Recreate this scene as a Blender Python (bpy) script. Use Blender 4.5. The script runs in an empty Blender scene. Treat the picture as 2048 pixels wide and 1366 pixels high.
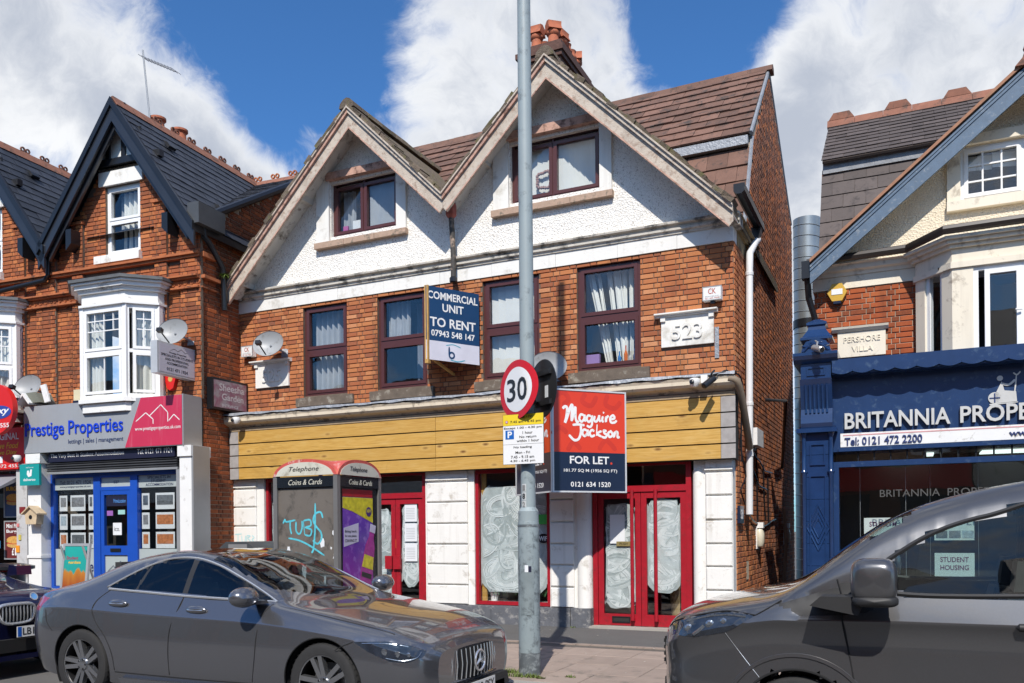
import bpy, bmesh, math, random
from mathutils import Matrix, Vector
random.seed(7)
R = math.radians
SC = bpy.context.scene
COL = SC.collection
# ------------------------------------------------------------------ camera
YAW, FPX, EYE, ROLL = R(24.94), 1701.0, 1.555, 0.0092
cd = bpy.data.cameras.new('camera'); cam = bpy.data.objects.new('camera', cd); COL.objects.link(cam)
cd.sensor_width = 36.0; cd.lens = 36.0 * FPX / 2048.0; cd.shift_y = 377.0 / 2048.0
cd.clip_start = 0.1; cd.clip_end = 2000.0
cam.matrix_world = Matrix.Translation((0, 0, EYE)) @ Matrix.Rotation(YAW, 4, 'Z') @ Matrix.Rotation(R(90), 4, 'X') @ Matrix.Rotation(-ROLL, 4, 'Z')
SC.camera = cam
SC.view_settings.view_transform = 'Standard'; SC.view_settings.look = 'None'
SC.view_settings.gamma = 1.0; SC.view_settings.use_curve_mapping = False
SC.view_settings.exposure = 0.15
SC.cycles.max_bounces = 6; SC.cycles.diffuse_bounces = 3; SC.cycles.glossy_bounces = 4; SC.cycles.transparent_max_bounces = 24
SC.cycles.caustics_reflective = False; SC.cycles.caustics_refractive = False
# ------------------------------------------------------------------ sun and sky
SUN_EL = R(46.5); SUN_AZ = R(163.0)          # azimuth clockwise from +Y
sd = bpy.data.lights.new('sun', 'SUN'); sun = bpy.data.objects.new('sun', sd); COL.objects.link(sun)
sd.energy = 4.6; sd.angle = R(0.53); sd.color = (1.0, 0.94, 0.86)
sdir = Vector((math.sin(SUN_AZ) * math.cos(SUN_EL), math.cos(SUN_AZ) * math.cos(SUN_EL), math.sin(SUN_EL)))
sun.rotation_euler = sdir.to_track_quat('Z', 'Y').to_euler(); sun.location = sdir * 60

def ray(u, v):
    du, dv = u - 1024.0, v - 1060.0
    s = (du - ROLL * dv) / FPX; q = -(dv + ROLL * du) / FPX
    return Vector((-math.sin(YAW) + s * math.cos(YAW), math.cos(YAW) + s * math.sin(YAW), q))
def proj(p):
    x, y, z = p[0], p[1], p[2] - EYE
    t = -x * math.sin(YAW) + y * math.cos(YAW); h = x * math.cos(YAW) + y * math.sin(YAW)
    if t < .05: return (-9999, -9999, t)
    s = h / t * FPX; q = -z / t * FPX
    return (1024 + s + ROLL * q, 1060 + q - ROLL * s, t)

def make_world():
    w = bpy.data.worlds.new('World'); SC.world = w; w.use_nodes = True
    nt = w.node_tree; N = nt.nodes; Lk = nt.links; N.clear()
    def n(t, **k):
        a = N.new(t)
        for kk, vv in k.items(): setattr(a, kk, vv)
        return a
    def mth(op, a, b=None, c=None, clamp=False):
        m = n('ShaderNodeMath', operation=op, use_clamp=clamp)
        for i, x in enumerate((a, b, c)):
            if x is None: continue
            if isinstance(x, (int, float)): m.inputs[i].default_value = x
            else: Lk.new(x, m.inputs[i])
        return m.outputs[0]
    sky = n('ShaderNodeTexSky'); sky.sky_type = 'NISHITA'; sky.sun_disc = False
    sky.sun_elevation = SUN_EL; sky.sun_rotation = SUN_AZ; sky.altitude = 100; sky.air_density = 1.0; sky.dust_density = 0.6; sky.ozone_density = 2.4
    tc = n('ShaderNodeTexCoord'); gen = tc.outputs['Generated']
    sep = n('ShaderNodeSeparateXYZ'); Lk.new(gen, sep.inputs[0])
    zz = mth('ADD', mth('MAXIMUM', sep.outputs[2], 0.0), 0.22)
    cmb = n('ShaderNodeCombineXYZ'); Lk.new(mth('DIVIDE', sep.outputs[0], zz), cmb.inputs[0]); Lk.new(mth('DIVIDE', sep.outputs[1], zz), cmb.inputs[1])
    def noise(vec, sc, det, rough, dist=0.0, loc=(0, 0, 0)):
        mp = n('ShaderNodeMapping'); Lk.new(vec, mp.inputs[0]); mp.inputs['Location'].default_value = loc
        t = n('ShaderNodeTexNoise'); Lk.new(mp.outputs[0], t.inputs['Vector'])
        t.inputs['Scale'].default_value = sc; t.inputs['Detail'].default_value = det; t.inputs['Roughness'].default_value = rough; t.inputs['Distortion'].default_value = dist
        return t.outputs[0]
    wv = n('ShaderNodeTexNoise'); Lk.new(gen, wv.inputs['Vector']); wv.inputs['Scale'].default_value = 4.0; wv.inputs['Detail'].default_value = 4.0
    warp = n('ShaderNodeMix', data_type='VECTOR'); warp.inputs[0].default_value = 0.22; Lk.new(gen, warp.inputs[4]); Lk.new(wv.outputs['Color'], warp.inputs[5])
    wg = warp.outputs[1]
    base = noise(wg, 3.2, 10, 0.60, 0.0, (3.1, 1.7, 0)); fine = noise(wg, 8.5, 10, 0.66, 0.0, (7.7, 2.2, 1.0))
    dens = mth('ADD', mth('MULTIPLY', mth('SUBTRACT', base, 0.5), 2.7), mth('MULTIPLY', mth('SUBTRACT', fine, 0.5), 2.1))
    dens = mth('ADD', dens, -0.06)
    # cumulus masses and clear gaps, placed by direction in the northern sky
    def blob(u, v, rad, wgt):
        d = ray(u, v).normalized()
        vd = n('ShaderNodeVectorMath', operation='DISTANCE'); nrm = n('ShaderNodeVectorMath', operation='NORMALIZE')
        Lk.new(gen, nrm.inputs[0]); Lk.new(nrm.outputs[0], vd.inputs[0]); vd.inputs[1].default_value = d
        x = mth('DIVIDE', vd.outputs['Value'], rad)
        g = mth('MULTIPLY', mth('POWER', mth('SUBTRACT', 1.0, mth('MINIMUM', mth('MULTIPLY', x, x), 1.0)), 1.6), wgt)
        return g
    for (u, v, rad, wgt) in ((540, 20, .20, -1.05), (560, 150, .15, -.85), (600, 270, .10, -.6), (1350, 0, .16, -1.2), (1425, 100, .11, -.9), (30, 370, .12, -.45),
                             (150, 120, .36, .80), (400, 330, .17, .75), (500, 400, .14, .6), (1540, 180, .12, .35), (1470, 300, .14, .4), (960, 130, .34, .78), (1860, 200, .44, .85), (1240, 170, .12, .3), (660, 245, .06, .75)):
        dens = mth('ADD', dens, blob(u, v, rad, wgt))
    mr = n('ShaderNodeMapRange', interpolation_type='SMOOTHSTEP'); Lk.new(dens, mr.inputs[0])
    mr.inputs[1].default_value = -0.16; mr.inputs[2].default_value = 0.56
    shade = noise(wg, 5.0, 7, 0.58, 0.1, (9.0, 4.0, 0))
    thick = n('ShaderNodeMapRange'); Lk.new(dens, thick.inputs[0]); thick.inputs[1].default_value = 0.2; thick.inputs[2].default_value = 1.5
    sh = n('ShaderNodeMapRange', interpolation_type='SMOOTHSTEP'); Lk.new(mth('ADD', mth('MULTIPLY', thick.outputs[0], 0.52), mth('MULTIPLY', shade, 0.9)), sh.inputs[0])
    sh.inputs[1].default_value = 0.40; sh.inputs[2].default_value = 0.88
    cc = n('ShaderNodeMix', data_type='RGBA'); Lk.new(sh.outputs[0], cc.inputs[0])
    cc.inputs[6].default_value = (11.8, 12.0, 12.3, 1); cc.inputs[7].default_value = (6.2, 6.8, 8.0, 1)
    sk = n('ShaderNodeMix', data_type='RGBA', blend_type='MULTIPLY'); sk.inputs[0].default_value = 1.0
    Lk.new(sky.outputs[0], sk.inputs[6]); sk.inputs[7].default_value = (0.72, 1.33, 1.92, 1)
    mx = n('ShaderNodeMix', data_type='RGBA'); Lk.new(mr.outputs[0], mx.inputs[0]); Lk.new(sk.outputs[2], mx.inputs[6]); Lk.new(cc.outputs[2], mx.inputs[7])
    bg = n('ShaderNodeBackground'); Lk.new(mx.outputs[2], bg.inputs[0]); bg.inputs[1].default_value = 0.074
    w.cycles.sampling_method = 'MANUAL'; w.cycles.sample_map_resolution = 512
    out = n('ShaderNodeOutputWorld'); Lk.new(bg.outputs[0], out.inputs[0])
make_world()

# ------------------------------------------------------------------ toolkit
I4 = Matrix.Identity(4)
def T(x, y, z): return Matrix.Translation((x, y, z))
def RZ(a): return Matrix.Rotation(R(a), 4, 'Z')
def RX(a): return Matrix.Rotation(R(a), 4, 'X')
def RY(a): return Matrix.Rotation(R(a), 4, 'Y')
def basis(x, y, z, o):            # matrix from axes and origin
    m = Matrix((x, y, z)).transposed().to_4x4(); m.translation = Vector(o); return m

def setp(o, label=None, cat=None, group=None, kind=None):
    if label: o['label'] = label
    if cat: o['category'] = cat
    if group: o['group'] = group
    if kind: o['kind'] = kind
    return o
def adopt(o, parent):
    if parent is not None:
        o.parent = parent; o.matrix_parent_inverse = parent.matrix_basis.inverted()
def root(name, loc, label, cat, group=None):
    o = bpy.data.objects.new(name, None); o.empty_display_size = .2; COL.objects.link(o); o.matrix_basis = T(*loc)
    return setp(o, label, cat, group)

class MB:
    def __init__(s): s.v = []; s.f = []; s.fixed = False
    def add(s, vs, fs):
        b = len(s.v); s.v += [tuple(p) for p in vs]; s.f += [tuple(i + b for i in f) for f in fs]; return s
    def box(s, x0, x1, y0, y1, z0, z1, m=None):
        if x0 > x1: x0, x1 = x1, x0
        if y0 > y1: y0, y1 = y1, y0
        if z0 > z1: z0, z1 = z1, z0
        vs = [(x0, y0, z0), (x1, y0, z0), (x1, y1, z0), (x0, y1, z0), (x0, y0, z1), (x1, y0, z1), (x1, y1, z1), (x0, y1, z1)]
        if m is not None: vs = [m @ Vector(p) for p in vs]
        return s.add(vs, [(0, 3, 2, 1), (4, 5, 6, 7), (0, 1, 5, 4), (1, 2, 6, 5), (2, 3, 7, 6), (3, 0, 4, 7)])
    def prism(s, poly, c0, c1, axis='y', m=None):
        n = len(poly)
        def P(a, b, c):
            p = {'y': (a, c, b), 'x': (c, a, b), 'z': (a, b, c)}[axis]
            return m @ Vector(p) if m is not None else p
        vs = [P(a, b, c0) for a, b in poly] + [P(a, b, c1) for a, b in poly]
        fs = [tuple(range(n)), tuple(range(2 * n - 1, n - 1, -1))] + [(i, i + n, (i + 1) % n + n, (i + 1) % n) for i in range(n)]
        return s.add(vs, fs)
    def tube(s, pts, r, n=8, cap=True, m=None):
        pts = [Vector(p) for p in pts]; rs = r if isinstance(r, (list, tuple)) else [r] * len(pts)
        vs, fs = [], []; up = None
        for i, p in enumerate(pts):
            d = (pts[min(i + 1, len(pts) - 1)] - pts[max(i - 1, 0)]).normalized()
            if up is None: up = d.orthogonal().normalized()
            up = (up - d * up.dot(d)).normalized(); sd = d.cross(up)
            for k in range(n):
                a = 2 * math.pi * k / n; q = p + (up * math.cos(a) + sd * math.sin(a)) * rs[i]
                vs.append(m @ q if m is not None else q)
        for i in range(len(pts) - 1):
            for k in range(n):
                fs.append((i * n + k, i * n + (k + 1) % n, (i + 1) * n + (k + 1) % n, (i + 1) * n + k))
        if cap: fs += [tuple(range(n - 1, -1, -1)), tuple(range((len(pts) - 1) * n, len(pts) * n))]
        return s.add(vs, fs)
    def lathe(s, prof, n=16, m=None, cap=True):      # profile (r, h) about local z
        vs, fs = [], []
        for r, h in prof:
            for k in range(n):
                a = 2 * math.pi * k / n; q = Vector((r * math.cos(a), r * math.sin(a), h)); vs.append(m @ q if m is not None else q)
        for i in range(len(prof) - 1):
            for k in range(n): fs.append((i * n + k, i * n + (k + 1) % n, (i + 1) * n + (k + 1) % n, (i + 1) * n + k))
        if cap: fs += [tuple(range(n - 1, -1, -1)), tuple(range((len(prof) - 1) * n, len(prof) * n))]
        return s.add(vs, fs)
    def grid(s, nu, nv, fn, m=None):
        vs = []
        for i in range(nu + 1):
            for j in range(nv + 1):
                q = Vector(fn(i / nu, j / nv)); vs.append(m @ q if m is not None else q)
        fs = [(i * (nv + 1) + j, (i + 1) * (nv + 1) + j, (i + 1) * (nv + 1) + j + 1, i * (nv + 1) + j + 1) for i in range(nu) for j in range(nv)]
        return s.add(vs, fs)
    def poly(s, pts, m=None):
        return s.add([m @ Vector(p) if m is not None else p for p in pts], [tuple(range(len(pts)))])
    def ribbon(s, path, w, y=0.0, m=None, n=6, close=True):      # flat brush stroke in the local xz plane
        pts = catmull([(p[0], p[1]) for p in path], n); L = len(pts); vs, fs = [], []
        for i, (x, z) in enumerate(pts):
            a = pts[max(i - 1, 0)]; b = pts[min(i + 1, L - 1)]; dx, dz = b[0] - a[0], b[1] - a[1]; q = math.hypot(dx, dz) or 1
            ww = w * (0.55 if i in (0, L - 1) else 1.0) * .5
            vs += [(x - dz / q * ww, y - 1e-5 * i, z + dx / q * ww), (x + dz / q * ww, y - 1e-5 * i, z - dx / q * ww)]
        fs = [(2 * i, 2 * i + 1, 2 * i + 3, 2 * i + 2) for i in range(L - 1)]
        return s.add([m @ Vector(p) if m is not None else p for p in vs], fs)
    def mesh(s, name, smooth=False, sharp=None):
        me = bpy.data.meshes.new(name); me.from_pydata(s.v, [], s.f)
        if not s.fixed: bm = bmesh.new(); bm.from_mesh(me); bmesh.ops.recalc_face_normals(bm, faces=bm.faces); bm.to_mesh(me); bm.free()
        if smooth:
            me.polygons.foreach_set('use_smooth', [True] * len(me.polygons))
            try: me.set_sharp_from_angle(angle=R(sharp or 40))
            except Exception: pass
        return me
    def build(s, name, mat, parent=None, W=None, smooth=False, sharp=None, **k):
        if W is not None: s.v = [tuple(W @ Vector(p)) for p in s.v]
        lo = [min(p[i] for p in s.v) for i in range(3)]; hi = [max(p[i] for p in s.v) for i in range(3)]
        c = Vector([(lo[i] + hi[i]) / 2 for i in range(3)]); c.z = lo[2]
        s.v = [(p[0] - c.x, p[1] - c.y, p[2] - c.z) for p in s.v]
        me = s.mesh(name, smooth, sharp); me.materials.append(mat)
        o = bpy.data.objects.new(name, me); COL.objects.link(o); o.matrix_basis = Matrix.Translation(c)
        adopt(o, parent); return setp(o, **k)
def inst(me, name, parent, mat4):
    o = bpy.data.objects.new(name, me); COL.objects.link(o); o.matrix_basis = mat4; adopt(o, parent); return o
def catmull(p, n=6, closed=False):
    out = []; m = len(p)
    if m < 3: return list(p)
    rng = m if closed else m - 1
    for i in range(rng):
        a, b, c, d = (p[(i - 1) % m] if closed or i else p[0]), p[i], p[(i + 1) % m], (p[(i + 2) % m] if closed or i + 2 < m else p[-1])
        for k in range(n):
            t = k / n; t2, t3 = t * t, t * t * t
            out.append(tuple(.5 * (2 * b[q] + (c[q] - a[q]) * t + (2 * a[q] - 5 * b[q] + 4 * c[q] - d[q]) * t2 + (3 * b[q] - a[q] - 3 * c[q] + d[q]) * t3) for q in range(len(b))))
    if not closed: out.append(tuple(p[-1]))
    return out
def lettering(s, W, x0, x1, z0, z1, mat, parent, depth=.004, bold=0.0, shear=0.0, y=0.0, name='lettering', sp=1.0):
    c = bpy.data.curves.new('t', 'FONT'); c.body = s; c.size = 1; c.extrude = .02; c.offset = bold; c.shear = shear; c.space_character = sp; c.resolution_u = 3
    o = bpy.data.objects.new('t', c); me0 = bpy.data.meshes.new_from_object(o)
    vs = [v.co.copy() for v in me0.vertices]; fs = [tuple(p.vertices) for p in me0.polygons]
    bpy.data.objects.remove(o); bpy.data.curves.remove(c); bpy.data.meshes.remove(me0)
    if not vs: return None
    ax, bx = min(v.x for v in vs), max(v.x for v in vs); az, bz = min(v.y for v in vs), max(v.y for v in vs)
    kx, kz = (x1 - x0) / max(bx - ax, 1e-6), (z1 - z0) / max(bz - az, 1e-6)
    m = MB(); m.add([(x0 + (v.x - ax) * kx, y - depth * (v.z + .02) / .04, z0 + (v.y - az) * kz) for v in vs], fs)
    return m.build(name, mat, parent, W)
def arc(cx, cz, rx, rz, a0, a1, n=12): return [(cx + rx * math.cos(R(a0 + (a1 - a0) * i / n)), cz + rz * math.sin(R(a0 + (a1 - a0) * i / n))) for i in range(n + 1)]

# ------------------------------------------------------------------ materials
MATS = {}
def nodes(name):
    m = bpy.data.materials.new(name); m.use_nodes = True; nt = m.node_tree; MATS[name] = m
    bs = nt.nodes['Principled BSDF']; return m, nt, bs
class NT:
    def __init__(s, nt): s.t = nt
    def n(s, t, **k):
        a = s.t.nodes.new(t)
        for kk, vv in k.items(): setattr(a, kk, vv)
        return a
    def l(s, a, b): s.t.links.new(a, b)
    def m(s, op, a, b=None, clamp=False):
        q = s.n('ShaderNodeMath', operation=op, use_clamp=clamp)
        for i, x in enumerate((a, b)):
            if x is None: continue
            if isinstance(x, (int, float)): q.inputs[i].default_value = x
            else: s.l(x, q.inputs[i])
        return q.outputs[0]
    def noise(s, vec, scale, det=4, rough=.55, dist=0.0):
        t = s.n('ShaderNodeTexNoise'); t.inputs['Scale'].default_value = scale; t.inputs['Detail'].default_value = det
        t.inputs['Roughness'].default_value = rough; t.inputs['Distortion'].default_value = dist
        if vec is not None: s.l(vec, t.inputs['Vector'])
        return t.outputs[0]
    def ramp(s, fac, stops, interp='LINEAR'):
        r = s.n('ShaderNodeValToRGB'); r.color_ramp.interpolation = interp; e = r.color_ramp.elements
        while len(e) < len(stops): e.new(.5)
        for i, (p, c) in enumerate(stops):
            e[i].position = p; e[i].color = (*c, 1) if len(c) == 3 else c
        s.l(fac, r.inputs[0]); return r.outputs[0]
    def mix(s, f, a, b, mode='MIX'):
        q = s.n('ShaderNodeMix', data_type='RGBA', blend_type=mode)
        for i, x in ((0, f), (6, a), (7, b)):
            if isinstance(x, (int, float)): q.inputs[i].default_value = x
            elif isinstance(x, (tuple, list)): q.inputs[i].default_value = (*x, 1)[:4]
            else: s.l(x, q.inputs[i])
        return q.outputs[2]
    def mapr(s, v, a, b, c=0.0, d=1.0):
        q = s.n('ShaderNodeMapRange'); s.l(v, q.inputs[0])
        for i, x in enumerate((a, b, c, d)): q.inputs[1 + i].default_value = x
        return q.outputs[0]
    def bump(s, h, strength, dist, bs):
        b = s.n('ShaderNodeBump'); b.inputs['Strength'].default_value = strength; b.inputs['Distance'].default_value = dist; s.l(h, b.inputs['Height']); s.l(b.outputs[0], bs.inputs['Normal'])
    def pos(s): return s.n('ShaderNodeNewGeometry').outputs['Position']
    def scalev(s, vec, sc):
        q = s.n('ShaderNodeMapping'); s.l(vec, q.inputs[0]); q.inputs['Scale'].default_value = sc; return q.outputs[0]
    def rnd(s):
        g = s.n('ShaderNodeNewGeometry'); o = s.n('ShaderNodeObjectInfo')
        return s.m('FRACT', s.m('ADD', g.outputs['Random Per Island'], o.outputs['Random']))
def mat(name, col, rough=.6, metal=0.0, var=.12, vs=3.0, dirt=None, bump=0.0, bs=60.0, coat=0.0, spec=.5, streak=None, prand=0.0):
    """plain procedural surface: mottled colour, optional dirt (colour, amount, scale), bump, vertical streaks"""
    if name in MATS: return MATS[name]
    m, nt, b = nodes(name); q = NT(nt); p = q.pos()
    nz = q.noise(p, vs, 5, .6)
    c = q.mix(nz, tuple(x * (1 - var * 1.6) for x in col), tuple(min(x * (1 + var * 1.6), 1) for x in col))
    if prand:
        k = q.mapr(q.rnd(), 0, 1, 1 - prand, 1 + prand); q2 = q.n('ShaderNodeMix', data_type='RGBA', blend_type='MULTIPLY'); q2.inputs[0].default_value = 1
        q.l(c, q2.inputs[6]); q.l(k, q2.inputs[7]); c = q2.outputs[2]
    if dirt:
        d = q.mapr(q.noise(p, dirt[2], 6, .68, .3), .62 - dirt[1] * .28, .72 - dirt[1] * .18); c = q.mix(d, c, dirt[0])
    if streak:
        d = q.mapr(q.noise(q.scalev(p, (9, 9, .7)), streak[2], 4, .6), .56, .8, 0, streak[1]); c = q.mix(d, c, streak[0])
    q.l(c, b.inputs['Base Color']); b.inputs['Roughness'].default_value = rough; b.inputs['Metallic'].default_value = metal
    b.inputs['Coat Weight'].default_value = coat; b.inputs['Coat Roughness'].default_value = .04; b.inputs['Specular IOR Level'].default_value = spec
    if bump: q.bump(q.noise(p, bs, 4, .6), bump, .02, b)
    return m
def brickmat(name, stops, soot=.35, grime=(.05, .03, .022)):
    m, nt, b = nodes(name); q = NT(nt); p = q.pos()
    c = q.ramp(q.rnd(), stops)
    c = q.mix(q.mapr(q.noise(p, 55, 4, .6), .3, .75, 0, .55), c, (.42, .13, .05))
    c = q.mix(q.mapr(q.noise(p, 1.3, 6, .7, .4), .50, .72, 0, soot), c, grime)
    c = q.mix(q.mapr(q.noise(q.scalev(p, (30, 30, 11)), 1.0, 3, .6), .68, .78, 0, .4), c, (.62, .36, .22))
    c = q.mix(q.mapr(q.noise(q.scalev(p, (2.6, 2.6, .35)), 1.5, 4, .6), .56, .78, 0, .45), c, grime)
    q.l(c, b.inputs['Base Color']); b.inputs['Roughness'].default_value = .85; b.inputs['Specular IOR Level'].default_value = .25
    q.bump(q.noise(p, 120, 5, .7), .5, .006, b); return m
BRICK = brickmat('brick_orange', [(0, (.24, .095, .058)), (.12, (.35, .115, .052)), (.30, (.39, .135, .058)), (.55, (.455, .168, .068)), (.85, (.53, .215, .084)), (1, (.62, .30, .15))], .22)
BRICKL = brickmat('brick_red_sooty', [(0, (.13, .055, .038)), (.2, (.24, .078, .038)), (.5, (.34, .102, .044)), (.8, (.45, .145, .052)), (1, (.57, .21, .075))], .35)
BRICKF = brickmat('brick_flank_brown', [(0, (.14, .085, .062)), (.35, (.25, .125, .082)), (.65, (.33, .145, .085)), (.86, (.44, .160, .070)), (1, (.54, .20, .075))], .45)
BRICKR = brickmat('brick_red', [(0, (.15, .042, .022)), (.3, (.29, .066, .025)), (.7, (.38, .082, .027)), (1, (.44, .12, .042))], .25)
MORTAR = mat('mortar', (.155, .115, .085), .95, var=.3, vs=8, bump=.4, bs=150)
MORTARP = mat('mortar_pale', (.38, .30, .22), .95, var=.25, vs=8)
WHITE = mat('white_masonry_paint', (.80, .785, .745), .7, var=.05, vs=2, dirt=((.50, .46, .40), .2, 3.5), streak=((.44, .40, .34), .35, 1.0), bump=.15, bs=40)
STONE = mat('painted_stone_band', (.78, .765, .72), .75, var=.06, vs=1.5, dirt=((.52, .49, .43), .2, 2.2), streak=((.38, .35, .30), .3, .9), bump=.1, bs=30)
MOULD = mat('weathered_moulding', (.56, .52, .45), .8, var=.2, vs=6, dirt=((.10, .095, .085), .42, 5), bump=.3, bs=60)
PEEL = mat('peeling_white_timber', (.52, .445, .365), .75, var=.22, vs=4, dirt=((.34, .25, .19), .40, 12), streak=((.30, .22, .17), .4, 1.2), bump=.4, bs=50)
PEELR = mat('peeling_red_timber', (.50, .30, .23), .75, var=.25, vs=6, dirt=((.17, .085, .06), .45, 9), bump=.4, bs=50)
SOFFIT = mat('soffit_white', (.66, .63, .57), .8, var=.12, vs=6, dirt=((.22, .18, .14), .25, 5))
MOSS = mat('mossy_tile', (.15, .115, .085), .95, var=.4, vs=20, dirt=((.13, .115, .05), .45, 7), bump=1.0, bs=70, prand=.35)
TILEB = mat('brown_concrete_tile', (.165, .088, .063), .85, var=.22, vs=6, dirt=((.06, .045, .038), .3, 5), bump=.35, bs=120, prand=.22)
LEAD = mat('lead_flashing', (.29, .305, .33), .5, metal=.3, var=.25, vs=9, bump=.5, bs=30)
UPVCB = mat('brown_window_frame', (.085, .028, .026), .32, var=.12, vs=30, spec=.5)
UPVCW = mat('white_window_frame', (.82, .82, .81), .3, var=.03)
SILLST = mat('dark_stone_sill', (.135, .105, .08), .85, var=.3, vs=9, dirt=((.30, .27, .22), .18, 9), bump=.4)
SANDS = mat('sandstone_sill', (.46, .32, .235), .85, var=.22, vs=8, dirt=((.20, .16, .12), .38, 8), bump=.5)
BLACKP = mat('black_paint', (.012, .013, .016), .32, var=.2, spec=.5)
REDP = mat('red_gloss_paint', (.35, .013, .024), .34, var=.16, vs=9, dirt=((.24, .02, .025), .3, 14), spec=.4)
GREYW = mat('weathered_grey_timber', (.34, .32, .31), .85, var=.22, vs=12)
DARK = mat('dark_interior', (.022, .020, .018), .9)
ROOM = mat('interior_wall', (.12, .105, .09), .9, var=.2)
CURT = mat('pale_curtain', (.74, .73, .69), .85, var=.08)
CURTG = mat('grey_net_curtain', (.34, .36, .39), .85, var=.15)
PLASTW = mat('white_plastic', (.78, .78, .77), .4, var=.05, dirt=((.45, .43, .38), .15, 8))
DISH = mat('satellite_dish_grey', (.32, .33, .335), .45, var=.1, dirt=((.2, .2, .19), .2, 9))
PLINTH = mat('dark_painted_plinth', (.115, .12, .135), .8, var=.35, vs=5, dirt=((.30, .29, .28), .35, 9), bump=.5, bs=40)
def pine():
    m, nt, b = nodes('stained_pine_board'); q = NT(nt); p = q.pos(); rn = q.rnd()
    off = q.n('ShaderNodeVectorMath', operation='ADD'); cb = q.n('ShaderNodeCombineXYZ'); q.l(q.m('MULTIPLY', rn, 37.0), cb.inputs[0]); q.l(q.m('MULTIPLY', rn, 11.0), cb.inputs[2])
    q.l(p, off.inputs[0]); q.l(cb.outputs[0], off.inputs[1]); v = off.outputs[0]
    g = q.noise(q.scalev(v, (1.3, 1.3, 26)), 2.2, 6, .6, .7); k = q.n('ShaderNodeTexVoronoi'); q.l(q.scalev(v, (2.3, 0.01, 5.5)), k.inputs['Vector']); k.inputs['Scale'].default_value = 1.0
    c = q.ramp(g, [(.25, (.42, .225, .045)), (.5, (.57, .335, .080)), (.75, (.67, .44, .145))])
    c = q.mix(q.mapr(q.noise(q.scalev(v, (.9, 1, 7)), 2.3, 3, .5), .58, .80, 0, .6), c, (.60, .42, .17))
    c = q.mix(q.mapr(k.outputs['Distance'], .10, .34, .55, 0), c, (.66, .44, .15)); c = q.mix(q.mapr(k.outputs['Distance'], .05, .17, .95, 0), c, (.17, .07, .018)); c = q.mix(q.mapr(q.noise(p, 1.1, 5, .7, .6), .60, .74, 0, .5), c, (.22, .12, .035))
    c = q.mix(q.mapr(rn, 0, 1, 0, .3), c, (.40, .22, .05))
    q.l(c, b.inputs['Base Color']); b.inputs['Roughness'].default_value = .5; b.inputs['Specular IOR Level'].default_value = .4; q.bump(g, .25, .01, b); return m
PINE = pine()
def pebbledash(name, col, speck, amt):
    m, nt, b = nodes(name); q = NT(nt); p = q.pos()
    v = q.n('ShaderNodeTexVoronoi'); v.inputs['Scale'].default_value = 38; q.l(p, v.inputs['Vector']); h = q.noise(p, 55, 5, .65, .5)
    hh = q.m('ADD', q.m('MULTIPLY', v.outputs['Distance'], 1.0), q.m('MULTIPLY', h, 1.0))
    c = q.mix(q.noise(p, 1.5, 5), tuple(x * .93 for x in col), tuple(min(1, x * 1.05) for x in col))
    sp = q.mapr(q.noise(q.scalev(p, (1, 1, .7)), 48, 2, .5, 1.6), .61 - amt, .68 - amt, 0, .62); c = q.mix(sp, c, speck)
    c = q.mix(q.mapr(q.noise(q.scalev(p, (3, 3, .8)), 1.6, 5, .6), .60, .85, 0, .25), c, tuple(x * .8 for x in speck))
    q.l(c, b.inputs['Base Color']); b.inputs['Roughness'].default_value = .9; b.inputs['Specular IOR Level'].default_value = .2
    q.bump(hh, .8, .015, b); return m
DASH = pebbledash('white_pebbledash', (.90, .875, .82), (.26, .21, .165), .035)
DASHC = pebbledash('cream_pebbledash', (.80, .70, .54), (.34, .27, .19), -.02)
def glassmat(name, tint=(.93, .96, .96), refl=1.0, rough=0.0):
    m, nt, b = nodes(name); q = NT(nt); out = nt.nodes['Material Output']; nt.nodes.remove(b)
    tr = q.n('ShaderNodeBsdfTransparent'); tr.inputs[0].default_value = (*tint, 1); gl = q.n('ShaderNodeBsdfGlossy'); gl.inputs['Roughness'].default_value = rough; gl.inputs[0].default_value = (1, 1, 1, 1)
    lw = q.n('ShaderNodeLayerWeight'); lw.inputs[0].default_value = .5; fr = q.m('ADD', q.m('MULTIPLY', q.m('POWER', lw.outputs['Facing'], 5.0), .92), .045)
    bp = q.n('ShaderNodeBump'); bp.inputs['Strength'].default_value = .06; bp.inputs['Distance'].default_value = .05; q.l(q.noise(q.pos(), 1.6, 2, .4), bp.inputs['Height']); q.l(bp.outputs[0], gl.inputs['Normal'])
    mx = q.n('ShaderNodeMixShader'); q.l(q.m('MULTIPLY', fr, refl, clamp=True), mx.inputs[0]); q.l(tr.outputs[0], mx.inputs[1]); q.l(gl.outputs[0], mx.inputs[2]); q.l(mx.outputs[0], out.inputs[0]); return m
GLASS = glassmat('window_glass', (.96, .975, .975), 1.25)
GLASSD = glassmat('tinted_car_glass', (.36, .44, .43), 1.3)
GLASSX = glassmat('dark_privacy_glass', (.05, .055, .06), 1.4)
def emis(name, col, s):
    m, nt, b = nodes(name); b.inputs['Emission Color'].default_value = (*col, 1); b.inputs['Emission Strength'].default_value = s; b.inputs['Base Color'].default_value = (*col, 1); return m

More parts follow.
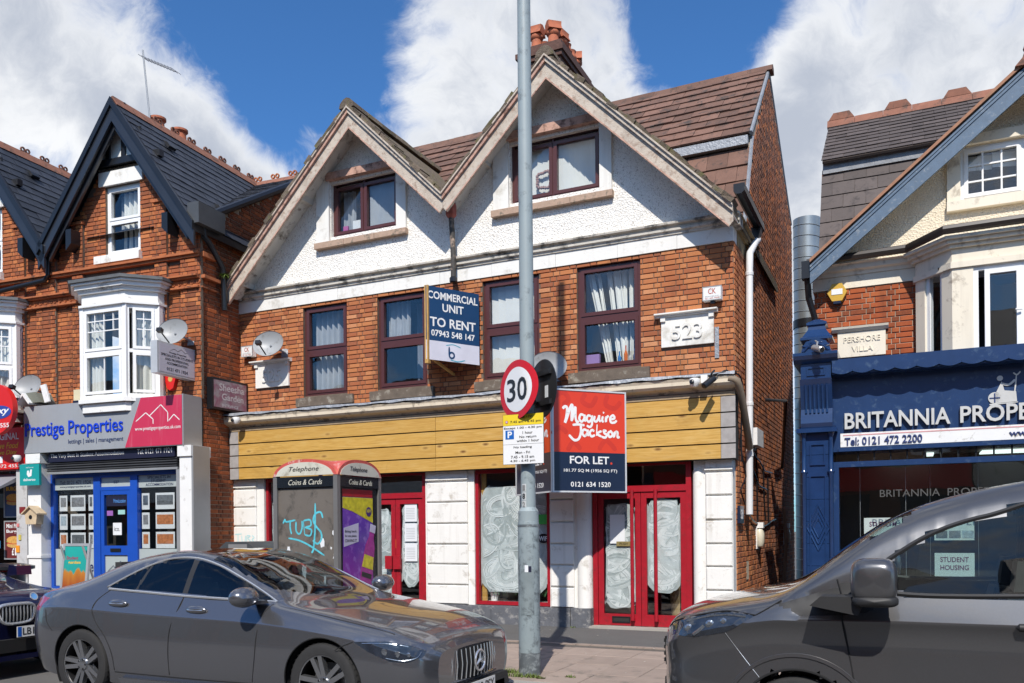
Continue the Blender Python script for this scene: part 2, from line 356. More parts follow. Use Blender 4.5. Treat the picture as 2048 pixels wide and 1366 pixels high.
# ------------------------------------------------------------------ bricks, tiles, windows
def brick_mesh(w, h, d=.012, b=.006):
    m = MB(); x, z = w / 2, h / 2
    o = [(-x, d * .5, -z), (x, d * .5, -z), (x, d * .5, z), (-x, d * .5, z)]; a = [(-x, -d + b, -z), (x, -d + b, -z), (x, -d + b, z), (-x, -d + b, z)]
    f = [(-x + b, -d, -z + b), (x - b, -d, -z + b), (x - b, -d, z - b), (-x + b, -d, z - b)]
    m.add(o + a + f, [(8, 9, 10, 11)] + [(4 + i, 4 + (i + 1) % 4, 8 + (i + 1) % 4, 8 + i) for i in range(4)] + [(i, (i + 1) % 4, 4 + (i + 1) % 4, 4 + i) for i in range(4)])
    return m
ST_W, HD_W, BH, CO, JT = .222, .107, .0665, .0775, .011
def bond(x0, x1, z0, z1, holes=(), top=None, co=CO):
    out = []; r = 0; z = z0
    while z + co * .55 < z1:
        x = x0 - (.0 if r % 2 else (ST_W + HD_W) / 2 + .003); k = r % 2; h = co - JT
        while x < x1:
            w = ST_W if k % 2 == 0 else HD_W; a, b = max(x, x0), min(x + w - JT, x1); x += w; k += 1
            if b - a < .035: continue
            segs = [(a, b)]
            for (hx0, hx1, hz0, hz1) in holes:
                if z + h * .7 > hz0 and z + h * .3 < hz1:
                    ns = []
                    for (p, q) in segs:
                        if q <= hx0 or p >= hx1: ns.append((p, q)); continue
                        if p < hx0 - .03: ns.append((p, hx0))
                        if q > hx1 + .03: ns.append((hx1, q))
                    segs = ns
            for (p, q) in segs:
                if top and z + h > top((p + q) / 2): continue
                if min(z + h, z1) - z > .03: out.append((p, q, z, min(z + h, z1)))
        z += co; r += 1
    return out
def lay_bricks(W, lst, mt, parent, quota=300, name='brick', rough=.004):
    """the bricks that show largest become objects, the rest one joined field"""
    sz = []
    for b in lst:
        c = [proj(W @ Vector((b[0] if i else b[1], 0, b[2] if j else b[3]))) for i in (0, 1) for j in (0, 1)]
        ins = -40 < c[0][0] < 2088 and -40 < c[0][1] < 1400 and c[0][2] > .1
        w = (max(p[0] for p in c) - min(p[0] for p in c)) * (max(p[1] for p in c) - min(p[1] for p in c))
        sz.append(w if ins else 0)
    order = sorted(range(len(lst)), key=lambda i: -sz[i]); big = [i for i in order[:quota] if sz[i] > 45]
    key = 'bm_' + mt.name
    ms = {}
    def gm(w):
        k = 'h' if w < .15 else 's'
        if k not in ms:
            me = brick_mesh(HD_W - JT if k == 'h' else ST_W - JT, BH).mesh('brick'); me.materials.append(mt); ms[k] = me
        return ms[k], (HD_W - JT if k == 'h' else ST_W - JT)
    rg = random.Random(len(lst)); bs = set(big)
    for i in big:
        b = lst[i]; me, w0 = gm(b[1] - b[0])
        inst(me, name, parent, W @ T((b[0] + b[1]) / 2, rg.uniform(-rough, rough * .5), (b[2] + b[3]) / 2) @ Matrix.Diagonal(((b[1] - b[0]) / w0, 1, (b[3] - b[2]) / BH, 1)))
    rest = [b for i, b in enumerate(lst) if i not in bs]
    if rest:
        m = MB()
        for b in rest:
            bm = brick_mesh(b[1] - b[0], b[3] - b[2]); t = Vector(((b[0] + b[1]) / 2, rg.uniform(-rough, rough * .5), (b[2] + b[3]) / 2)); m.add([Vector(p) + t for p in bm.v], bm.f)
        m.build(name + '_field', mt, parent, W, kind='stuff')
def wall(W, x0, x1, z0, z1, holes, mt, parent, name, y=0.0, th=.22, **k):
    xs = sorted({x0, x1, *[h[0] for h in holes], *[h[1] for h in holes]}); xs = [x for x in xs if x0 <= x <= x1]
    zs = sorted({z0, z1, *[h[2] for h in holes], *[h[3] for h in holes]}); zs = [z for z in zs if z0 <= z <= z1]
    m = MB()
    for j in range(len(zs) - 1):
        zc = (zs[j] + zs[j + 1]) / 2; run = None
        for i in range(len(xs) - 1):
            xc = (xs[i] + xs[i + 1]) / 2; hole = any(h[0] < xc < h[1] and h[2] < zc < h[3] for h in holes)
            if not hole: run = (run[0], xs[i + 1]) if run else (xs[i], xs[i + 1])
            if (hole or i == len(xs) - 2) and run: m.box(run[0], run[1], y, y + th, zs[j], zs[j + 1]); run = None
    return m.build(name, mt, parent, W, **k)
def frame_boxes(m, x0, x1, z0, z1, y0, y1, w):
    m.box(x0, x1, y0, y1, z1 - w, z1); m.box(x0, x1, y0, y1, z0, z0 + w); m.box(x0, x0 + w, y0, y1, z0 + w, z1 - w); m.box(x1 - w, x1, y0, y1, z0 + w, z1 - w)
def window(W, parent, x0, x1, z0, z1, y, fm, cells, fw=.055, sash=.035, depth=.07, gl=None, bars=None, barm=None, name='window'):
    """cells: list of (x0,x1,z0,z1) sashes; frame fills the rest"""
    m = MB(); gl = gl or GLASS
    frame_boxes(m, x0, x1, z0, z1, y, y + depth, fw)
    xs = sorted({c[0] for c in cells} | {c[1] for c in cells}); zs = sorted({c[2] for c in cells} | {c[3] for c in cells})
    for i in range(1, len(xs) - 1, 2): m.box(xs[i], xs[i + 1], y + .002, y + depth, z0 + fw, z1 - fw) if xs[i + 1] > xs[i] else None
    for i in range(1, len(zs) - 1, 2):
        if zs[i + 1] > zs[i]: m.box(x0 + fw, x1 - fw, y + .001, y + depth - .003, zs[i], zs[i + 1])
    o = m.build(name, fm, parent, W)
    for c in cells:
        s = MB(); frame_boxes(s, c[0], c[1], c[2], c[3], y - .012, y + depth * .8, sash); s.build('sash', fm, o, W)
        p = MB(); p.box(c[0] + sash * .8, c[1] - sash * .8, y + depth * .45, y + depth * .45 + .006, c[2] + sash * .8, c[3] - sash * .8); p.build('pane', gl, o, W)
        if bars:
            nx, nz, za = bars; b = MB(); zb = c[2] + (c[3] - c[2]) * za if za else c[2]
            for i in range(1, nx): xx = c[0] + (c[1] - c[0]) * i / nx; b.box(xx - .011, xx + .011, y + .012, y + .05, zb if za else c[2] + sash, c[3] - sash)
            for i in range(0 if za else 1, nz): zz = zb + (c[3] - zb) * i / nz; b.box(c[0] + sash, c[1] - sash, y + .013, y + .049, zz - .011, zz + .011)
            b.build('glazing_bar', barm or fm, o, W)
    return o
def drape(W, parent, x0, x1, z0, z1, y, mt, waves=7, amp=.03, lean=0.0, name='curtain', flare=0.0):
    m = MB(); ph = random.random() * 6
    def fn(u, v):
        x = x0 + (x1 - x0) * u + lean * (1 - v) + flare * (1 - v) * (u - .5)
        return (x, y + amp * math.sin(u * waves * 6.283 + ph) * (1 + .5 * (1 - v)) + .012 * math.sin(u * 31 + v * 3), z0 + (z1 - z0) * v)
    m.grid(int(waves * 8), 6, fn); return m.build(name, mt, parent, W, smooth=True, sharp=180)
def slats(W, parent, x0, x1, z0, z1, y, mt, w=.09, name='vertical_blind', gap=None, twist=12):
    m = MB(); x = x0; i = 0
    while x < x1:
        if not (gap and gap[0] < x < gap[1]):
            a = R(twist + 6 * math.sin(i * 2.1)); dx, dy = math.cos(a) * w * .52, math.sin(a) * w * .52
            m.box(-w * .52, w * .52, -.001, .001, z0, z1, T(x + w / 2, y + .004 * (i % 2), 0) @ Matrix.Rotation(a, 4, 'Z'))
        x += w; i += 1
    return m.build(name, mt, parent, W)
def tiles(Rm, x0, x1, s0, s1, tw, th, mt, parent, quota=300, name='roof_tile', thick=.03, stag=True, skip=None, lift=.018):
    """overlapping tiles on the roof plane Rm (x along the eave, z up the slope, -y outwards)"""
    u = MB(); hw = tw / 2 * .985
    vs = [(-hw, -thick - lift, 0), (hw, -thick - lift, 0), (hw, -lift, 0), (-hw, -lift, 0), (-hw, -thick + .010, th * 1.12), (hw, -thick + .010, th * 1.12), (hw, .0, th * 1.12), (-hw, .0, th * 1.12)]
    fs = [(0, 3, 2, 1), (4, 5, 6, 7), (0, 1, 5, 4), (1, 2, 6, 5), (2, 3, 7, 6), (3, 0, 4, 7)]
    u.add(vs, fs); me = u.mesh(name); me.materials.append(mt); cand = []; j = 0; s = s0
    while s < s1 - th * .3:
        x = x0 + (tw / 2 if (stag and j % 2) else 0) - tw
        while x < x1 + tw:
            a, b = max(x, x0), min(x + tw, x1)
            if b - a > tw * .12 and not (skip and skip((a + b) / 2, s)): cand.append((a, b, s))
            x += tw
        s += th; j += 1
    def size(c):
        p = [proj(Rm @ Vector((xx, 0, ss))) for xx in (c[0], c[1]) for ss in (c[2], c[2] + th)]
        if p[0][2] < .1 or not (-30 < p[0][0] < 2078 and -30 < p[0][1] < 1396): return 0
        return (max(q[0] for q in p) - min(q[0] for q in p)) * (max(q[1] for q in p) - min(q[1] for q in p))
    cand.sort(key=size, reverse=True); rg = random.Random(len(cand)); rest = MB()
    for i, c in enumerate(cand):
        M4 = T((c[0] + c[1]) / 2, rg.uniform(-.3, .3) * lift, c[2] + rg.uniform(-.010, .006)) @ RX(rg.uniform(-.9, .9)) @ RY(rg.uniform(-.6, .6)) @ Matrix.Diagonal(((c[1] - c[0]) / tw, 1, 1, 1))
        if i < quota and size(c) > 20: inst(me, name, parent, Rm @ M4)
        else: rest.add([M4 @ Vector(p) for p in vs], fs)
    if rest.v: rest.build(name + '_field', mt, parent, Rm, kind='stuff')
# ------------------------------------------------------------------ ground
PZ, KERB, YF = .085, 7.42, 12.25
def asphalt(name, col, sc=220):
    m, nt, b = nodes(name); q = NT(nt); p = q.pos()
    v = q.n('ShaderNodeTexVoronoi'); v.inputs['Scale'].default_value = sc; q.l(p, v.inputs['Vector'])
    c = q.mix(q.noise(p, .9, 6, .6), tuple(x * .8 for x in col), tuple(x * 1.2 for x in col))
    c = q.mix(q.mapr(v.outputs['Color'], .7, 1, 0, .5), c, (.24, .23, .22)); c = q.mix(q.mapr(q.noise(p, 5, 6, .7), .62, .72, 0, .45), c, tuple(x * .55 for x in col))
    q.l(c, b.inputs['Base Color']); b.inputs['Roughness'].default_value = .9; b.inputs['Specular IOR Level'].default_value = .3; q.bump(v.outputs['Distance'], .5, .006, b); return m
ROADM = asphalt('road_asphalt', (.125, .12, .115)); TARM = asphalt('footway_tarmac', (.115, .112, .108), 260)
SLAB = mat('pink_paving_slab', (.30, .235, .195), .9, var=.12, vs=5, dirt=((.18, .15, .125), .25, 4), bump=.25, bs=160, prand=.08)
KST = mat('kerb_concrete', (.30, .285, .26), .9, var=.15, bump=.3)
GRIT = mat('paving_bed', (.11, .095, .08), .95, var=.3, vs=30)
m = MB(); m.box(-300, 300, -300, KERB, -.3, 0); m.build('road', ROADM, kind='structure')
pave = MB().box(-300, 300, KERB + .13, 300, -.3, PZ - .012).build('pavement', GRIT, kind='structure')
MB().box(-300, 300, 10.30, YF + 60, -.2, PZ).build('footway', TARM, kind='structure')
kerb = MB().box(-300, 300, KERB + .004, KERB + .13, -.3, PZ - .02).build('kerb', KST, kind='structure')
ks = MB(); ks.box(-.452, .452, -.062, .064, 0, .10); ksm = ks.mesh('kerb_stone'); ksm.materials.append(KST)
for i in range(20): inst(ksm, 'kerb_stone', kerb, T(-16 + i * .912, KERB + .064, PZ - .098))
sl = MB(); sl.add([(-.22, -.295, 0), (.22, -.295, 0), (.22, .295, 0), (-.22, .295, 0), (-.22, -.295, .018), (.22, -.295, .018), (.22, .295, .018), (-.22, .295, .018), (-.214, -.289, .022), (.214, -.289, .022), (.214, .289, .022), (-.214, .289, .022)],
    [(8, 9, 10, 11)] + [(4 + i, 4 + (i + 1) % 4, 8 + (i + 1) % 4, 8 + i) for i in range(4)] + [(i, (i + 1) % 4, 4 + (i + 1) % 4, 4 + i) for i in range(4)])
slm = sl.mesh('paving_slab'); slm.materials.append(SLAB); rs = random.Random(3); rest = MB()
for i in range(-60, 46):
    for j in range(4):
        M4 = T(-3.1 + i * .445, 7.86 + j * .597, PZ - .021 + rs.uniform(-.0015, .0025)) @ RX(rs.uniform(-.15, .15)) @ RY(rs.uniform(-.15, .15))
        if -16 <= i <= 12: inst(slm, 'paving_slab', pave, M4)
        else: rest.add([M4 @ Vector(p) for p in sl.v], sl.f)
rest.build('paving_slab_field', SLAB, pave, kind='stuff')
st = MB(); st.box(-.098, .098, -.048, .048, 0, .022); stm = st.mesh('edging_sett'); stm.materials.append(SLAB)
for i in range(46): inst(stm, 'edging_sett', pave, T(-8.0 + i * .202, 10.246, PZ - .021 + rs.uniform(0, .002)))

# ------------------------------------------------------------------ twin-gabled house
XL, XR = -11.25, -2.20
house = root('gabled_shop_house', (-6.7, 13.5, PZ), 'white pebbledash twin-gabled house pair over a boarded red shopfront', 'house')
WF = T(0, YF, 0)
W1S = [(-9.78, -8.83), (-8.20, -7.22), (-6.18, -5.19), (-4.56, -3.56)]; WZ0, WZ1 = 3.975, 5.575
holes = [(a, b, WZ0, WZ1) for a, b in W1S]
fw_ = wall(WF, XL, XR, 3.45, 5.615, holes, MORTAR, house, 'front_wall', th=.25)
sillh = [(a - .14, b + .14, 3.79, 3.945) for a, b in W1S]
plaq = [(-10.85, -10.09, 4.2, 4.63), (-3.24, -2.48, 4.2, 4.63)]
lay_bricks(WF, bond(XL + .004, XR, 3.62, 5.61, holes + sillh + plaq), BRICK, fw_, 300)
for a, b in W1S:
    MB().box(a - .14, b + .14, YF - .06, YF + .12, 3.79, 3.945).build('sill', SILLST, house)
# white band, string moulding
bx = [XL - .005, -10.2, -9.0, -8.05, -6.95, -6.0, -4.9, -3.9, -3.0, XR + .005]
for i in range(9): MB().box(bx[i] + .002, bx[i + 1] - .002, YF - .03 - .003 * (i % 2), YF + .25, 5.617, 5.825).build('band_block', STONE, house)
prof = [(YF + .2, 5.827), (YF - .05, 5.827), (YF - .055, 5.86), (YF - .085, 5.875), (YF - .085, 5.905), (YF - .06, 5.915), (YF - .065, 5.945), (YF - .12, 5.96), (YF - .125, 5.985), (YF - .10, 6.0), (YF + .2, 6.03)]
MB().prism(prof, XL - .12, XR + .10, 'x').build('string_moulding', MOULD, house)
fl_prof = [(XR - .2, 5.828), (XR + .05, 5.828), (XR + .055, 5.86), (XR + .085, 5.875), (XR + .085, 5.905), (XR + .065, 5.945), (XR + .12, 5.96), (XR + .12, 5.985), (XR - .2, 6.0)]
mm = MB(); mm.prism([(a, b) for a, b in fl_prof], YF + .02, 13.87, 'y'); mm.build('string_moulding', mat('soot_stained_stone', (.30, .22, .11), .85, var=.35, vs=5, dirt=((.06, .05, .04), .4, 4)), house)
MB().box(XR - .2, XR + .012, YF + .26, 13.87, 5.62, 5.826).build('band_block', MATS['soot_stained_stone'], house)
# gables
AP = [(-8.44, 8.70), (-4.86, 8.70)]; VAL = -6.65; SL = .985
def gable_wall(ax, xl, xr, hole, nm):
    top = lambda x: 8.53 - SL * abs(x - ax); m = MB(); z0 = 6.0
    xs = sorted({xl, xr, ax, hole[0], hole[1]})
    for a, b in zip(xs[:-1], xs[1:]):
        c = (a + b) / 2
        if hole[0] < c < hole[1]:
            m.prism([(a, z0), (b, z0), (b, hole[2]), (a, hole[2])], YF, YF + .2); m.prism([(a, hole[3]), (b, hole[3]), (b, top(b)), (a, top(a))], YF, YF + .2)
        else: m.prism([(a, z0), (b, z0), (b, max(top(b), z0 + .01)), (a, max(top(a), z0 + .01))], YF, YF + .2)
    return m.build(nm, DASH, house)
G = [(-9.15, -7.78), (-5.67, -4.17)]
gable_wall(AP[0][0], -11.0, VAL - .002, (G[0][0], G[0][1], 6.73, 7.66), 'gable_render'); gable_wall(AP[1][0], VAL + .002, -2.30, (G[1][0], G[1][1], 6.73, 7.66), 'gable_render')
rg = random.Random(11)
def slope(ax, az, fx, fz, sgn):
    """one side of a gable: roof slab, bargeboard, soffit and rough verge tiles"""
    d = -SL if sgn > 0 else SL
    L = abs(fx - ax); zt = lambda x: az - SL * abs(x - ax)
    MB().prism([(ax, az), (fx, zt(fx)), (fx, zt(fx) - .15), (ax, az - .15)], 11.83, 16.2).build('gable_roof', MOSS, house)
    MB().prism([(ax, az - .155), (fx, zt(fx) - .155), (fx, zt(fx) - .17), (ax, az - .17)], 11.87, YF + .05).build('soffit', SOFFIT, house)
    fx2 = fx - .06 * sgn
    MB().prism([(ax, az - .10), (fx, zt(fx) - .10), (fx, zt(fx) - .26), (fx2, zt(fx2) - .385), (ax, az - .385)], 11.80, 11.845).build('bargeboard', PEEL, house)
    MB().prism([(ax, az - .06), (fx, zt(fx) - .06), (fx, zt(fx) - .135), (ax, az - .135)], 11.76, 11.805).build('barge_moulding', PEELR if sgn < 0 else PEEL, house)
    MB().prism([(ax, az - .03), (fx, zt(fx) - .03), (fx, zt(fx) - .062), (ax, az - .062)], 11.73, 11.81).build('barge_moulding', PEEL, house)
    MB().prism([(ax, az - .36), (fx2, zt(fx2) - .36), (fx2, zt(fx2) - .387), (ax, az - .387)], 11.792, 11.80).build('barge_bead', PEELR, house)
    n = int(L * 1.41 / .17); u = Vector((sgn, 0, -SL)).normalized(); nrm = Vector((SL * sgn, 0, 1)).normalized()
    for i in range(n):
        t = (i + .5) / n; c = Vector((ax + (fx - ax) * t, 0, zt(ax + (fx - ax) * t))); w = L * 1.41 / n * rg.uniform(.48, .56); h = rg.uniform(.035, .07)
        y0 = 11.735 + rg.uniform(-.012, .03); mm = MB()
        for dx in (-w, w):
            pass
        M4 = basis(u, Vector((0, 1, 0)), nrm, c) @ RY(rg.uniform(-4, 2))
        mm.add([M4 @ Vector((a * w, y0 + (0 if b < 0 else .30) + rg.uniform(-.012, .012), q * h - .02)) for a in (-1, 1) for b in (-1, 1) for q in (-.3, 1)], [(0, 1, 3, 2), (4, 6, 7, 5), (0, 4, 5, 1), (2, 3, 7, 6), (1, 5, 7, 3), (0, 2, 6, 4)])
        mm.build('verge_tile', MOSS, house)
slope(AP[0][0], 8.70, -11.17, 0, -1); slope(AP[0][0], 8.70, VAL + .0, 0, 1); slope(AP[1][0], 8.70, VAL + .006, 0, -1); slope(AP[1][0], 8.70, -2.12, 0, 1)
for ax in (AP[0][0], AP[1][0]):
    for k in range(9):
        mm = MB(); mm.prism([(-.15, -.10), (-.13, -.02), (-.06, .045), (0, .065), (.06, .045), (.13, -.02), (.15, -.10)], 0, .42, 'y', T(ax, 11.74 + k * .44, 8.735 + rg.uniform(-.01, .015)) @ RX(rg.uniform(-1.5, 1.5))); mm.build('ridge_tile', MOSS, house)
for (x, z) in ((-9.62, 7.36), (-6.08, 7.36), (-10.98, 6.03)): MB().prism([(x - .06, z), (x + .08, z + .0), (x + .10, z + .14), (x - .04, z + .16)], 11.85, YF).build('purlin_end', SOFFIT, house)
# gable windows
for gi, (a, b) in enumerate(G):
    MB().box(a - .28, a - .012, YF - .055, YF + .1, 6.64, 7.80 - .0).build('stone_jamb', STONE, house)
    MB().box(b + .004, b + .195, YF - .055, YF + .1, 6.64, 7.74).build('stone_jamb', STONE, house)
    MB().box(a - .05, b + .02, YF - .10, YF + .06, 7.705, 7.83).build('lintel', PEELR, house)
    sm = MB(); n = 3
    for i in range(n): x0 = a - .30 + (b - a + .52) * i / n; sm.box(x0, x0 + (b - a + .52) / n - .006, YF - .105 + .006 * i, YF + .05, 6.535 + .004 * i, 6.635)
    sm.build('sill', SANDS, house)
    mid = a + (b - a) * .47
    w = window(WF, house, a, b, 6.735, 7.70, .075, UPVCB, [(a + .05, mid - .015, 6.78, 7.60), (mid + .015, b - .05, 6.78, 7.60)], fw=.05, sash=.05)
    if gi == 0:
        slats(WF, w, mid + .05, b - .05, 6.79, 7.6, .20, CURTG, .085); drape(WF, w, a + .05, a + .3, 6.8, 7.6, .3, CURTG, 3, .02)
        MB().box(a + .14, a + .24, YF + .16, YF + .2, 6.79, 6.95).build('magazine', mat('pink_print', (.5, .1, .3), .6), w); MB().box(a + .34, a + .5, YF + .17, YF + .2, 6.79, 7.02).build('card', PLASTW, w)
    else:
        slats(WF, w, a + .04, b - .05, 6.79, 7.6, .20, CURT, .088)
        wr = MB(); cx, cz = a + .53, 7.06
        for i in range(22):
            t = 6.283 * i / 22; r0 = .13 + .015 * math.sin(i * 5); wr.lathe([(0.001, -.03), (.026, -.012), (.026, .012), (.001, .03)], 6, T(cx + r0 * math.cos(t), YF + .13, cz + r0 * math.sin(t)))
        wr.build('wreath', mat('wreath_twig', (.35, .22, .2), .8, var=.5, vs=40), w)
# first floor windows
for k, (a, b) in enumerate(W1S):
    w = window(WF, house, a, b, WZ0, WZ1, .045, UPVCB, [(a + .05, b - .05, WZ0 + .05, 4.735), (a + .05, b - .05, 4.81, WZ1 - .05)], fw=.055, sash=.055)
    if k == 0: drape(WF, w, a + .06, b - .3, 4.03, 5.5, .25, CURTG, 5, .03); drape(WF, w, b - .34, b - .06, 4.03, 5.5, .27, mat('blue_curtain', (.20, .22, .27), .8), 3, .03)
    if k == 1: drape(WF, w, a + .06, a + .5, 4.85, 5.5, .25, CURTG, 4, .02); drape(WF, w, b - .5, b - .08, 4.0, 5.5, .5, mat('blue_curtain', (.2, .22, .27), .8), 3, .02)
    if k == 2: slats(WF, w, a + .07, a + .46, 4.03, 5.5, .2, CURT, .125, gap=None); drape(WF, w, a + .48, a + .62, 4.4, 5.5, .26, CURT, 2, .02, lean=-.1); slats(WF, w, b - .24, b - .05, 4.03, 5.5, .2, CURT, .1)
    if k == 3:
        for (x, l, wd) in ((a + .09, .30, .10), (a + .24, .22, .06), (a + .40, .16, .07), (a + .50, .14, .12), (a + .64, .02, .07), (a + .75, 0, .06), (b - .13, 0, .09)): drape(WF, w, x, x + wd, 4.03, 5.5, .24, CURT, 1.3, .018, lean=l)
        for (x, h, c) in ((b - .38, .22, (.05, .2, .5)), (b - .28, .30, (.7, .16, .03)), (b - .21, .20, (.5, .5, .5)), (b - .14, .24, (.08, .1, .2)), (b - .09, .27, (.02, .09, .03))):
            MB().lathe([(.028, 0), (.03, h * .55), (.012, h * .75), (.012, h)], 10, T(x, YF + .15, 4.03)).build('bottle', mat('bottle%d' % int(h * 100), c, .15), w)
        MB().box(a + .09, a + .30, YF + .14, YF + .2, 4.03, 4.24).build('carton', mat('lilac_print', (.35, .22, .5), .6), w)
# number plaques
for (x0, x1, z0, z1), s in zip(plaq, ('525', '523')):
    p = MB(); p.box(x0, x1, YF - .045, YF + .1, z0, z1); p.build('number_plaque', STONE, house)
    MB().prism([(YF, z1 + .002), (YF - .07, z1 + .002), (YF - .075, z1 + .025), (YF - .12, z1 + .035), (YF - .12, z1 + .055), (YF, z1 + .07)], x0 - .09, x1 + .06, 'x').build('plaque_cap', STONE, house)
    for xx in (x0 - .005, x1 - .065): MB().box(xx, xx + .07, YF - .075, YF, z1 - .06, z1).build('plaque_corbel', STONE, house)
    lettering(s, WF, x0 + .16, x1 - .16, z0 + .09, z1 - .11, STONE, house, .022, .012, y=-.046, name='numeral')
MB().box(-2.47, -2.41, YF - .03, YF, 3.98, 4.42).build('metal_strip', LEAD, house)
# roof over the pair
p_lo0, p_lo1, p_up0, p_rd = (13.22, 6.12), (14.02, 7.76), (13.90, 7.80), (15.9, 9.74)
MB().prism([(12.3, 6.05), p_lo0, p_lo1, p_rd, (19.0, 7.9), (18.95, 6.05)], XL + .05, XR - .06, 'x').build('roof_deck', mat('roof_deck', (.08, .06, .05), .9), house)
MB().prism([p_up0, (13.93, 7.86), (15.9, 9.80), (15.9, 9.74)], XL + .05, XR - .05, 'x').build('roof_deck', MATS['roof_deck'], house)
def plane(o, d):
    z = Vector((0, d[0], d[1])).normalized(); y = Vector((0, z.z, -z.y)); return basis(Vector((1, 0, 0)), y, z, o)
roofp = MB().prism([(15.75, 9.72), (15.83, 9.84), (15.9, 9.865), (15.97, 9.84), (16.05, 9.72)], XL, XR - .02, 'x').build('roof', TILEB, house)
Pl = plane((0, p_lo0[0], p_lo0[1]), (p_lo1[0] - p_lo0[0], p_lo1[1] - p_lo0[1])); Pu = plane((0, 13.88, 7.83), (2.0, 1.97))
tiles(Pl, -5.2, XR - .03, -.05, 1.72, .33, .335, TILEB, roofp, 120)
tiles(Pu, -9.6, XR - .03, -.02, 2.78, .33, .285, TILEB, roofp, 300)
MB().box(-5.4, XR - .05, 13.84, 13.95, 7.66, 7.80).build('lead_flashing', LEAD, house)
for i in range(24): inst_m = None
rt = MB(); rt.prism([(-.13, -.09), (-.09, .01), (0, .05), (.09, .01), (.13, -.09)], -.215, .215, 'x'); rtm = rt.mesh('ridge_tile'); rtm.materials.append(TILEB)
for i in range(21): inst(rtm, 'ridge_tile', roofp, T(XL + .25 + i * .433, 15.9, 9.84 + rg.uniform(-.006, .006)))
vg = MB()
for (a, b) in ((p_lo0, p_lo1), (p_up0, p_rd), (p_rd, (19.0, 7.95))):
    vg.tube([(XR - .01, a[0], a[1] + .05), (XR - .01, b[0], b[1] + .06)], .032, 6)
vg.build('lead_verge', LEAD, house)
# right flank
ftop = lambda y: (6.1 if y < 13.2 else 6.12 + (y - 13.22) * 2.05 if y < 14.0 else 7.80 + (y - 13.95) * .985 if y < 15.9 else 9.72 - (y - 15.9) * .575)
fk = MB(); ys = [YF + .01, 13.2, 13.22, 14.0, 14.01, 15.9, 19.05]
for a, b in zip(ys[:-1], ys[1:]): fk.prism([(a, PZ), (b, PZ), (b, ftop(b - 1e-4)), (a, ftop(a + 1e-4))], XR - .22, XR, 'x')
flank = fk.build('side_wall', MORTARP, house)
WR = T(XR, 0, 0) @ RZ(90)
lst = bond(YF + .012, 19.0, .36, 9.7, [(YF, 13.9, 5.60, 6.05), (13.02, 13.22, .78, 1.05), (13.3, 13.42, 3.55, 3.9)], top=lambda y: ftop(y) - .04)
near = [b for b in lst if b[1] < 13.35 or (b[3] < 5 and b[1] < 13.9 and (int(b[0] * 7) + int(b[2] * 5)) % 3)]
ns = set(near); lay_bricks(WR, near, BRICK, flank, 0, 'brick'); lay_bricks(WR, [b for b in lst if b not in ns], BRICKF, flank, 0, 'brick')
MB().box(XR, XR + .012, 13.02, 13.22, .78, 1.05).build('render_patch', mat('cream_render_patch', (.58, .50, .38), .9), house)
MB().box(XL - .002, XL + .2, YF + .01, 19, PZ, 6.2).build('side_wall', MORTAR, house)
MB().box(XL, XR - .1, 19.0, 19.05, PZ, 7.9).build('rear_wall', BRICKF, house)
# rooms behind the windows
MB().box(XL + .2, XR - .2, 13.7, 13.72, PZ, 6.0).build('inner_wall', ROOM, house)
MB().box(XL + .2, XR - .2, YF + .24, 13.7, 3.50, 3.56).build('floor', ROOM, house); MB().box(XL + .2, XR - .2, YF + .24, 13.7, 5.84, 5.90).build('floor', ROOM, house)
for ax in (-8.44, -4.86): MB().box(ax - .95, ax + .95, 13.1, 13.12, 5.95, 7.55).build('inner_wall', ROOM, house)
for x in (-8.5, VAL, -4.9): MB().box(x - .05, x + .05, YF + .25, 13.7, 3.56, 5.84).build('inner_wall', ROOM, house)
# valley hopper and downpipe
pp = MB(); pp.lathe([(.05, 0), (.09, .05), (.09, .2), (.075, .25)], 8, T(-6.64, 12.06, 6.60)); pp.build('rain_hopper', mat('peeling_red_iron', (.33, .09, .07), .7, var=.3, vs=9), house)
pp = MB(); pp.tube([(-6.64, 12.06, 6.62), (-6.64, 12.10, 6.3), (-6.635, 12.11, 6.05), (-6.63, 12.10, 5.58)], .045, 10); pp.build('downpipe', mat('peeling_black_iron', (.05, .045, .04), .7, var=.4, vs=8, dirt=((.45, .33, .25), .4, 6)), house, smooth=True)
MB().lathe([(.05, 0), (.065, .02), (.065, .08), (.05, .1)], 10, T(-6.63, 12.10, 5.56)).build('pipe_collar', BLACKP, house)
# right gutter and white downpipe
g = MB(); g.prism([(-2.14, 6.30), (-2.14, 6.20), (-2.10, 6.16), (-2.03, 6.16), (-1.99, 6.20), (-1.99, 6.30)], 11.95, 13.75, 'y'); g.build('gutter', BLACKP, house)
MB().prism([(-2.15, 6.18), (-2.0, 6.18), (-2.03, 5.98), (-2.12, 5.98)], 13.45, 13.6, 'y').build('rain_hopper', BLACKP, house)
pp = MB(); pp.tube([(-2.06, 13.53, 6.0), (-2.08, 13.4, 5.92), (-2.10, 13.02, 5.65), (-2.10, 12.98, 5.4), (-2.10, 12.78, 1.75)], .052, 12); pp.build('downpipe', mat('grey_white_pipe', (.66, .67, .68), .45, var=.06), house, smooth=True)
for z in (5.3, 3.35, 2.6): MB().lathe([(.056, 0), (.06, .01), (.06, .05), (.056, .06)], 12, T(-2.10, 12.78 + (z - 1.75) * .055, z)).build('pipe_collar', MATS['grey_white_pipe'], house)
